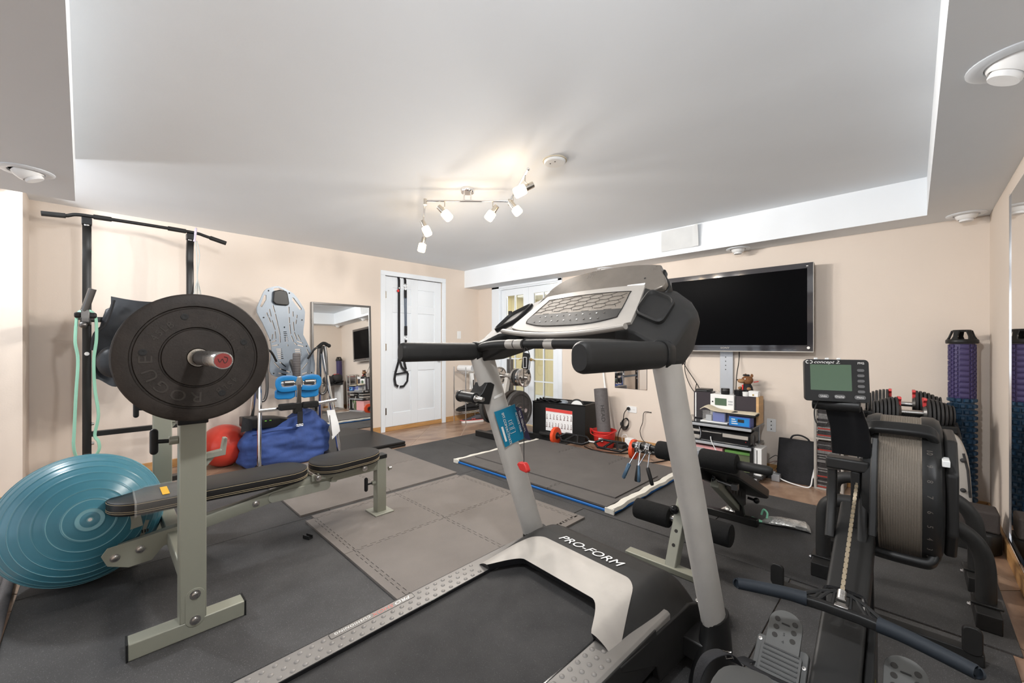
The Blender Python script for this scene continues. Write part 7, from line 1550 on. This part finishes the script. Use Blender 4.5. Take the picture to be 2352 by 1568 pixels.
# vertical head post with fork, monitor arm and monitor
def hp_(u, v, y): return PY(u, v, y)
yp = 1.93
for u in (1912, 1984):
    a, b = hp_(u, 1150, yp), hp_(u, 1075, yp)
    MB().tube(smooth_path([V((a.x, 1.86, railz(1.86)-0.02)), V((a.x, yp-0.01, a.z+0.02)), V((b.x, yp, b.z))], 5), 1.0, sec=rrect(0.028, 0.035, 0.008, 3), up=(0, 1, 0)).build('head_rail', 'rower_dark', rw)
tl2, tr2 = hp_(1908, 1052, yp), hp_(1990, 1052, yp)
MB().bb(tl2.x-0.012, tr2.x+0.012, yp-0.035, yp+0.03, tl2.z-0.03, tl2.z+0.012).build('head_yoke', 'rower_dark', rw, bev=0.008, seg=3)
MB().bb(RX-0.012, RX+0.014, 1.90, 1.93, railz(1.9), tl2.z-0.03).build('chain_guide', 'black_plastic', rw, bev=0.003)
ma, mb_ = hp_(1957, 1045, 1.92), hp_(1935, 930, 1.86)
q = lambda c_, w: [c_+V((a, b, 0)) for a, b in rrect(w, 0.022, 0.006, 3)]
MB().loft([q(ma, 0.115), q(V((ma.x-0.005, 1.90, (ma.z+mb_.z)/2)), 0.11), q(mb_, 0.105)]).build('monitor_arm', 'black_gloss', rw)
mc = hp_(1926, 930, 1.85)
MB().cyl((mc.x-0.075, 1.85, mc.z), (mc.x+0.06, 1.85, mc.z), 0.021, n=18).build('arm_hinge', 'black_plastic', rw, bev=0.003)
# monitor faces the seat, turned a little to the lens side
mcen = (PY(1863, 828, 1.83)+PY(1980, 830, 1.83)+PY(1980, 922, 1.83)+PY(1868, 914, 1.83))/4
mn = V((0.30, -0.92, 0.12)).normalized(); mxd = V((0.92, 0.30, 0)).normalized(); mxd = (mxd-mn*mxd.dot(mn)).normalized(); myd = mn.cross(mxd)
MXm = basis(mcen, mxd, myd)
w2, h2 = 0.185, 0.150
mo = MB(MXm); mo.loft([[V((a*k, b*k, z)) for a, b in rrect(w2, h2, 0.012, 4)] for k, z in ((0.94, -0.03), (1.0, -0.022), (1.0, -0.006), (0.985, 0.0))]); mon = mo.build('monitor', 'rower_dark', rw)
MB(MXm).prism([(a-0.016, b+0.010) for a, b in rrect(0.118, 0.092, 0.002, 2)], (0, 0, 0.0), (1, 0, 0), (0, 1, 0), 0.0008).build('screen', 'lcd_green', mon)
for k in range(5): MB(MXm).prism([(a+0.068, b+0.037-0.0185*k) for a, b in rrect(0.020, 0.0095, 0.0046, 4)], (0, 0, 0), (1, 0, 0), (0, 1, 0), 0.0025).build('button', 'dark_steel', mon)
for k, (x, s__) in enumerate(((-0.038, 'Units'), (0.008, 'Display'), (0.064, 'Menu'))):
    bt_ = MB(MXm).prism([(a+x, b-0.057) for a, b in rrect(0.031, 0.014, 0.0069, 5)], (0, 0, 0), (1, 0, 0), (0, 1, 0), 0.0025).build('button', 'dark_steel', mon)
    text('button_lettering', s__, 0.0085, 'print_white', bt_, MXm @ Matrix.Translation((x, -0.057, 0.0027)), depth=0.0002)
text('maker_lettering', 'concept 2.', 0.0145, 'print_white', mon, MXm @ Matrix.Translation((-0.026, 0.0645, 0.0003)), depth=0.0002, shear=0.35, sx=1.25)
lg = MB(MXm); lg.tube([(-0.082+0.005*math.cos(a), 0.0645+0.005*math.sin(a), 0.0004) for a in [R(60+240*k/12) for k in range(13)]], 0.0013, 5); lg.tube([(-0.073+0.005*math.cos(a), 0.0645+0.005*math.sin(a), 0.0004) for a in [R(-120+240*k/12) for k in range(13)]], 0.0013, 5); lg.build('maker_emblem', 'print_white', mon)
text('model_lettering', 'PM5', 0.0105, 'print_white', mon, MXm @ Matrix.Translation((0.070, 0.0615, 0.0003)), depth=0.0002)
for x in (-0.055, -0.022, 0.012): MB(MXm).cyl((x, h2/2-0.002, -0.015), (x, h2/2+0.006, -0.015), 0.006, n=10).build('top_stud', 'white_plastic', mon)
cbm = MB(); cbm.tube(smooth_path([MXm @ V((-0.05, -0.075, -0.02)), MXm @ V((-0.062, -0.11, -0.02)), MXm @ V((-0.06, -0.15, -0.01)), MXm @ V((-0.04, -0.165, -0.015)), MXm @ V((-0.02, -0.15, -0.03))], 5), 0.0022, 6); cbm.build('sensor_cable', 'ink', rw)
# flywheel housing
fc = V((-0.035, 2.13, 0.635)); fr = 0.255
MB().lathe([(0.0, -0.105), (fr*0.80, -0.105), (fr*0.95, -0.095), (fr, -0.07), (fr, -0.055), (fr*0.985, -0.052)], fc, (1, 0, 0), 56).build('cage_shell', 'black_plastic', rw)
MB().lathe([(fr*0.985, 0.052), (fr, 0.055), (fr, 0.085), (fr*0.96, 0.10), (fr*0.85, 0.108), (0, 0.108)], fc, (1, 0, 0), 56).build('cage_shell', 'black_plastic', rw)
MB().lathe([(fr*0.978, -0.056), (fr*0.985, -0.05), (fr*0.985, 0.05), (fr*0.978, 0.056)], fc, (1, 0, 0), 72).build('perforated_band', 'mesh_steel', rw)
for k in range(15): MB().lathe([(fr*0.9855, 0.044-0.0063*k), (fr*0.989, 0.0425-0.0063*k), (fr*0.9855, 0.041-0.0063*k)], fc, (1, 0, 0), 72).build('mesh_wire', 'mesh_steel', rw)
MB().lathe([(fr*0.986, -0.056), (fr*0.998, -0.0545), (fr*0.986, -0.051)], fc, (1, 0, 0), 64).build('band_edge', 'mesh_steel', rw); MB().lathe([(fr*0.986, 0.051), (fr*0.998, 0.0545), (fr*0.986, 0.056)], fc, (1, 0, 0), 64).build('band_edge', 'mesh_steel', rw)
def wheel_pt(a, r_, x): return fc + V((x, -math.cos(a)*r_, math.sin(a)*r_))
for a0 in (R(55), R(-52)):
    MB().tube(smooth_path([wheel_pt(a0, fr*0.97, -0.085), wheel_pt(a0, fr*1.06, -0.075), wheel_pt(a0, fr*1.09, -0.05), wheel_pt(a0, fr*1.09, 0.05), wheel_pt(a0, fr*1.06, 0.075), wheel_pt(a0, fr*0.97, 0.085)], 5), 1.0, sec=rrect(0.05, 0.026, 0.010, 4), up=(0, -math.cos(a0), math.sin(a0))).build('cage_bridge', 'black_plastic', rw)
dk = [wheel_pt(R(90-17*k), fr+0.001, 0.078) for k in range(10)]
for k in range(10):
    a = R(40-11*k); o_ = wheel_pt(a, fr+0.0006, 0.072); rd = V((0, -math.cos(a), math.sin(a))); tg_ = V((0, math.sin(a), math.cos(a)))
    text('damper_number', str(10-k), 0.020, 'print_dim', rw, basis(o_, tg_.cross(rd) if False else V((1, 0, 0)).cross(rd).normalized(), V((-1, 0, 0)) if False else V((1, 0, 0))), depth=0.0006)
MB().prism([(1.80, 0.52), (2.0, 0.52), (2.02, 0.78), (1.93, 0.83), (1.86, 0.70)], (RX+0.042, 0, 0), (0, 1, 0), (0, 0, 1), 0.02).build('chain_cover', 'black_plastic', rw, bev=0.004)
MB().lathe([(0.008, 0), (0.011, 0.001), (0.011, 0.003), (0.008, 0.003)], (RX+0.063, 1.90, 0.60), (1, 0, 0), 14).build('cover_hole', 'dark_steel', rw)
MB().bb(fc.x+0.100, fc.x+0.118, fc.y-0.23, fc.y-0.16, fc.z+0.13, fc.z+0.15).build('damper_lever', 'white_plastic', rw, bev=0.002)
MB().prism([(-0.19, -0.10), (-0.10, -0.20), (0.10, -0.20), (0.19, -0.05), (0.19, 0.14), (0.08, 0.21), (-0.12, 0.20), (-0.2, 0.10)], fc+V((0.109, 0, 0)), (0, 1, 0), (0, 0, 1), 0.03).build('damper_cover', 'rower_dark', rw, bev=0.008, seg=3)
# chain from the housing to the handle
hc = V((-0.145, 1.462, 0.415))
c0, c1 = V((RX+0.005, 1.90, 0.66)), hc+V((-0.002, 0.03, 0.022)); n = 46; cd = (c1-c0).normalized(); cs_ = cd.cross(V((0, 0, 1))).normalized(); cu = cs_.cross(cd)
ch = MB()
for k in range(n):
    p = c0+(c1-c0)*((k+0.5)/n); L_ = (c1-c0).length/n
    if k % 2: ch.beam(p-cd*L_*0.75, p+cd*L_*0.75, 0.010, 0.0055, cu)
    else: ch.beam(p-cd*L_*0.75, p+cd*L_*0.75, 0.0065, 0.0075, cu)
o = ch.build('chain', 'chain_nickel', rw); o['kind'] = 'stuff'
MB().cyl(c1-cd*0.015, c1+cd*0.012, 0.011, n=14).build('chain_swivel', 'steel', rw)
# pull handle
hd2 = [(-0.245, -0.075, -0.006), (-0.20, -0.055, 0.0), (-0.13, -0.02, 0.0), (-0.075, 0.0, 0.0)]
def hpv(x, y, z): return hc + V((x, y*0.75, z))
for sg in (-1, 1):
    MB().tube(smooth_path([hpv(sg*0.248, -0.080, -0.004), hpv(sg*0.243, -0.077, -0.004), hpv(sg*0.20, -0.058, -0.002), hpv(sg*0.13, -0.030, 0.0), hpv(sg*0.078, -0.016, 0.0)], 5), [0.008, 0.012, 0.0135, 0.0150, 0.0165, 0.0165, 0.0166, 0.0168, 0.0170, 0.0172, 0.0172, 0.0174, 0.0176, 0.0178, 0.018, 0.018, 0.018, 0.0185, 0.019, 0.0195, 0.020], 16).build('handle_grip', 'grip_blue', rw)
    MB().tube([hpv(sg*0.095, -0.012, 0.006), hpv(sg*0.05, 0.040, 0.018), hpv(sg*0.018, 0.058, 0.024)], 0.0055, 8).build('handle_web', 'black_plastic', rw)
    MB().tube([hpv(sg*0.05, 0.040, 0.018), hpv(sg*0.066, -0.012, 0.0)], 0.0045, 6).tube([hpv(sg*0.06, -0.012, 0.0), hpv(sg*0.03, 0.05, 0.022)], 0.0045, 6).build('handle_rib', 'black_plastic', rw)
    MB().tube([hpv(sg*0.018, 0.058, 0.024), hpv(sg*0.020, -0.012, 0.0)], 0.0045, 6).build('handle_rib', 'black_plastic', rw)
MB().tube([hpv(-0.088, -0.018, -0.004), hpv(-0.04, -0.010, -0.004), hpv(0.04, -0.010, -0.004), hpv(0.088, -0.018, -0.004)], 1.0, sec=rrect(0.024, 0.026, 0.006, 3)).build('handle_core', 'black_plastic', rw)
MB().tube([hpv(-0.022, 0.058, 0.024), hpv(0.022, 0.058, 0.024)], 0.006, 8).build('handle_bridge', 'black_plastic', rw)
MB().bb(hc.x-0.016, hc.x+0.016, hc.y-0.008, hc.y+0.02, hc.z-0.018, hc.z+0.01).build('u_bolt_block', 'steel', rw, bev=0.003)
MB().tube(smooth_path([hc+V((-0.045, 0.05, -0.03)), hc+V((-0.046, 0.07, 0.005)), hc+V((-0.03, 0.085, 0.012)), hc+V((0.03, 0.085, 0.012)), hc+V((0.046, 0.07, 0.005)), hc+V((0.05, 0.02, -0.035))], 5), 0.006, 8).build('handle_hook', 'black_gloss', rw)
# footrests
for sg in (-1, 1):
    fxc = RX + sg*0.135; fo3 = V((fxc, 1.46, 0.235)); fn_ = V((0, -0.62, 0.78)).normalized(); fu = V((0, 0.78, 0.62)).normalized(); FX_ = basis(fo3, (1, 0, 0), fu)
    MB(FX_).prism(rrect(0.135, 0.15, 0.012, 4), (0, -0.06, -0.018), (1, 0, 0), (0, 1, 0), 0.018).build('foot_plate', 'rower_grey', rw, bev=0.003)
    fh = [(a, b+0.03) for a, b in rrect(0.088, 0.155, 0.042, 8)]
    flx = MB(FX_).prism(fh, (0, 0, 0.001), (1, 0, 0), (0, 1, 0), 0.006).build('flexfoot', 'rower_grey', rw, bev=0.001)
    for x in (-0.023, 0.023):
        for y in (0.075, 0.05, 0.025): MB(FX_).lathe([(0.0075, 0), (0.0075, 0.0008), (0, 0.0008)], (x, y, 0.007), (0, 0, 1), 12).build('peg_hole', 'ink', flx)
    for k, s__ in enumerate('54'): text('size_number', s__, 0.013, 'rower_dark', flx, FX_ @ Matrix.Translation((0, 0.035-0.022*k, 0.0072)), depth=0.0004)
    MB(FX_).prism(rrect(0.022, 0.004, 0.0019, 2), (0, 0.066, 0.007), (1, 0, 0), (0, 1, 0), 0.001).build('heel_mark', 'rower_dark', flx)
    for k in range(6): MB(FX_).beam((-0.045, -0.012-0.013*k, 0.0085), (0.045, -0.012-0.013*k, 0.0085), 0.004, 0.003).build('tread_rib', 'rower_dark', flx)
    MB(FX_).prism([(a, b-0.058) for a, b in rrect(0.105, 0.10, 0.008, 3)], (0, 0, 0.002), (1, 0, 0), (0, 1, 0), 0.0055).build('tread_pad', 'rower_grey', flx, bev=0.001)
    for x in (-0.058, 0.058):
        sq = MB(FX_); sq.lathe([(0.0055, 0), (0.0055, 0.002), (0.003, 0.0025), (0, 0.001)], (x, 0.0 if x < 0 else -0.03, 0.0), (0, 0, 1), 10); sq.build('screw', 'steel', rw)
    MB(FX_).tube(smooth_path([(-0.075, -0.07, -0.005), (-0.078, -0.10, 0.05), (-0.04, -0.115, 0.085), (0.02, -0.115, 0.085), (0.072, -0.10, 0.05), (0.072, -0.07, -0.005)], 5), 1.0, sec=rrect(0.035, 0.003, 0.001, 2), up=(0, 1, 0)).build('foot_strap', 'black_fabric', rw)
# seat
sX = frame((RX, 0.905, 0.415)); n = 36; so_ = []
for k in range(n):
    a = 2*math.pi*k/n; x = 0.155*math.copysign(abs(math.cos(a))**0.65, math.cos(a)); y = 0.115*math.copysign(abs(math.sin(a))**0.75, math.sin(a)); so_.append((x, y + (-0.03 if abs(x) < 0.05 and y > 0 else 0)))
MB(sX).loft([[V((a*k, b*k, z - 0.02*(1-(a/0.155)**2)*(1 if z > 0.02 else 0))) for a, b in so_] for k, z in ((0.90, 0.0), (0.98, 0.008), (1.0, 0.025), (0.97, 0.042), (0.85, 0.05), (0.5, 0.05))]).build('seat', 'rower_grey', rw)
MB().bb(RX-0.06, RX+0.06, 0.82, 1.0, 0.315, 0.42).build('seat_carriage', 'rower_dark', rw, bev=0.004)
# loose end of the left foot strap with its buckle
sp3 = [PD(1598, 1585, 1.06), PD(1604, 1545, 1.06), PD(1622, 1512, 1.06), PD(1648, 1498, 1.07), PD(1672, 1500, 1.09), PD(1690, 1522, 1.11)]
MB().tube(smooth_path(sp3, 5), 1.0, sec=rrect(0.034, 0.003, 0.001, 2), up=(0.7, 0.7, 0.2)).build('foot_strap', 'black_fabric', rw)
MB().tube([PD(1662, 1494, 1.08), PD(1678, 1497, 1.08), PD(1684, 1512, 1.08), PD(1668, 1510, 1.08)], 0.003, 6, closed=True).build('strap_buckle', 'steel', rw)
# crumpled foil bag behind the treadmill boot
fb = thing('foil_bag', 'crumpled silver foil bag on the mat behind the treadmill boot', 'bag', (-0.615, 1.80, RZ))
from mathutils import noise as mn2
MB().loft([[V((-0.615+0.055*math.cos(a)*math.sin(math.pi*(0.08+0.84*t))*(1+0.5*mn2.noise(V((a*1.5, t*4, 1)))), 1.80+0.085*math.sin(a)*math.sin(math.pi*(0.08+0.84*t))*(1+0.5*mn2.noise(V((a*1.5, t*4, 3)))), RZ+0.002+0.085*t)) for a in [2*math.pi*k/18 for k in range(18)]] for t in [j/10 for j in range(11)]]).build('crumpled_film', 'foil_film', fb, ang=20)
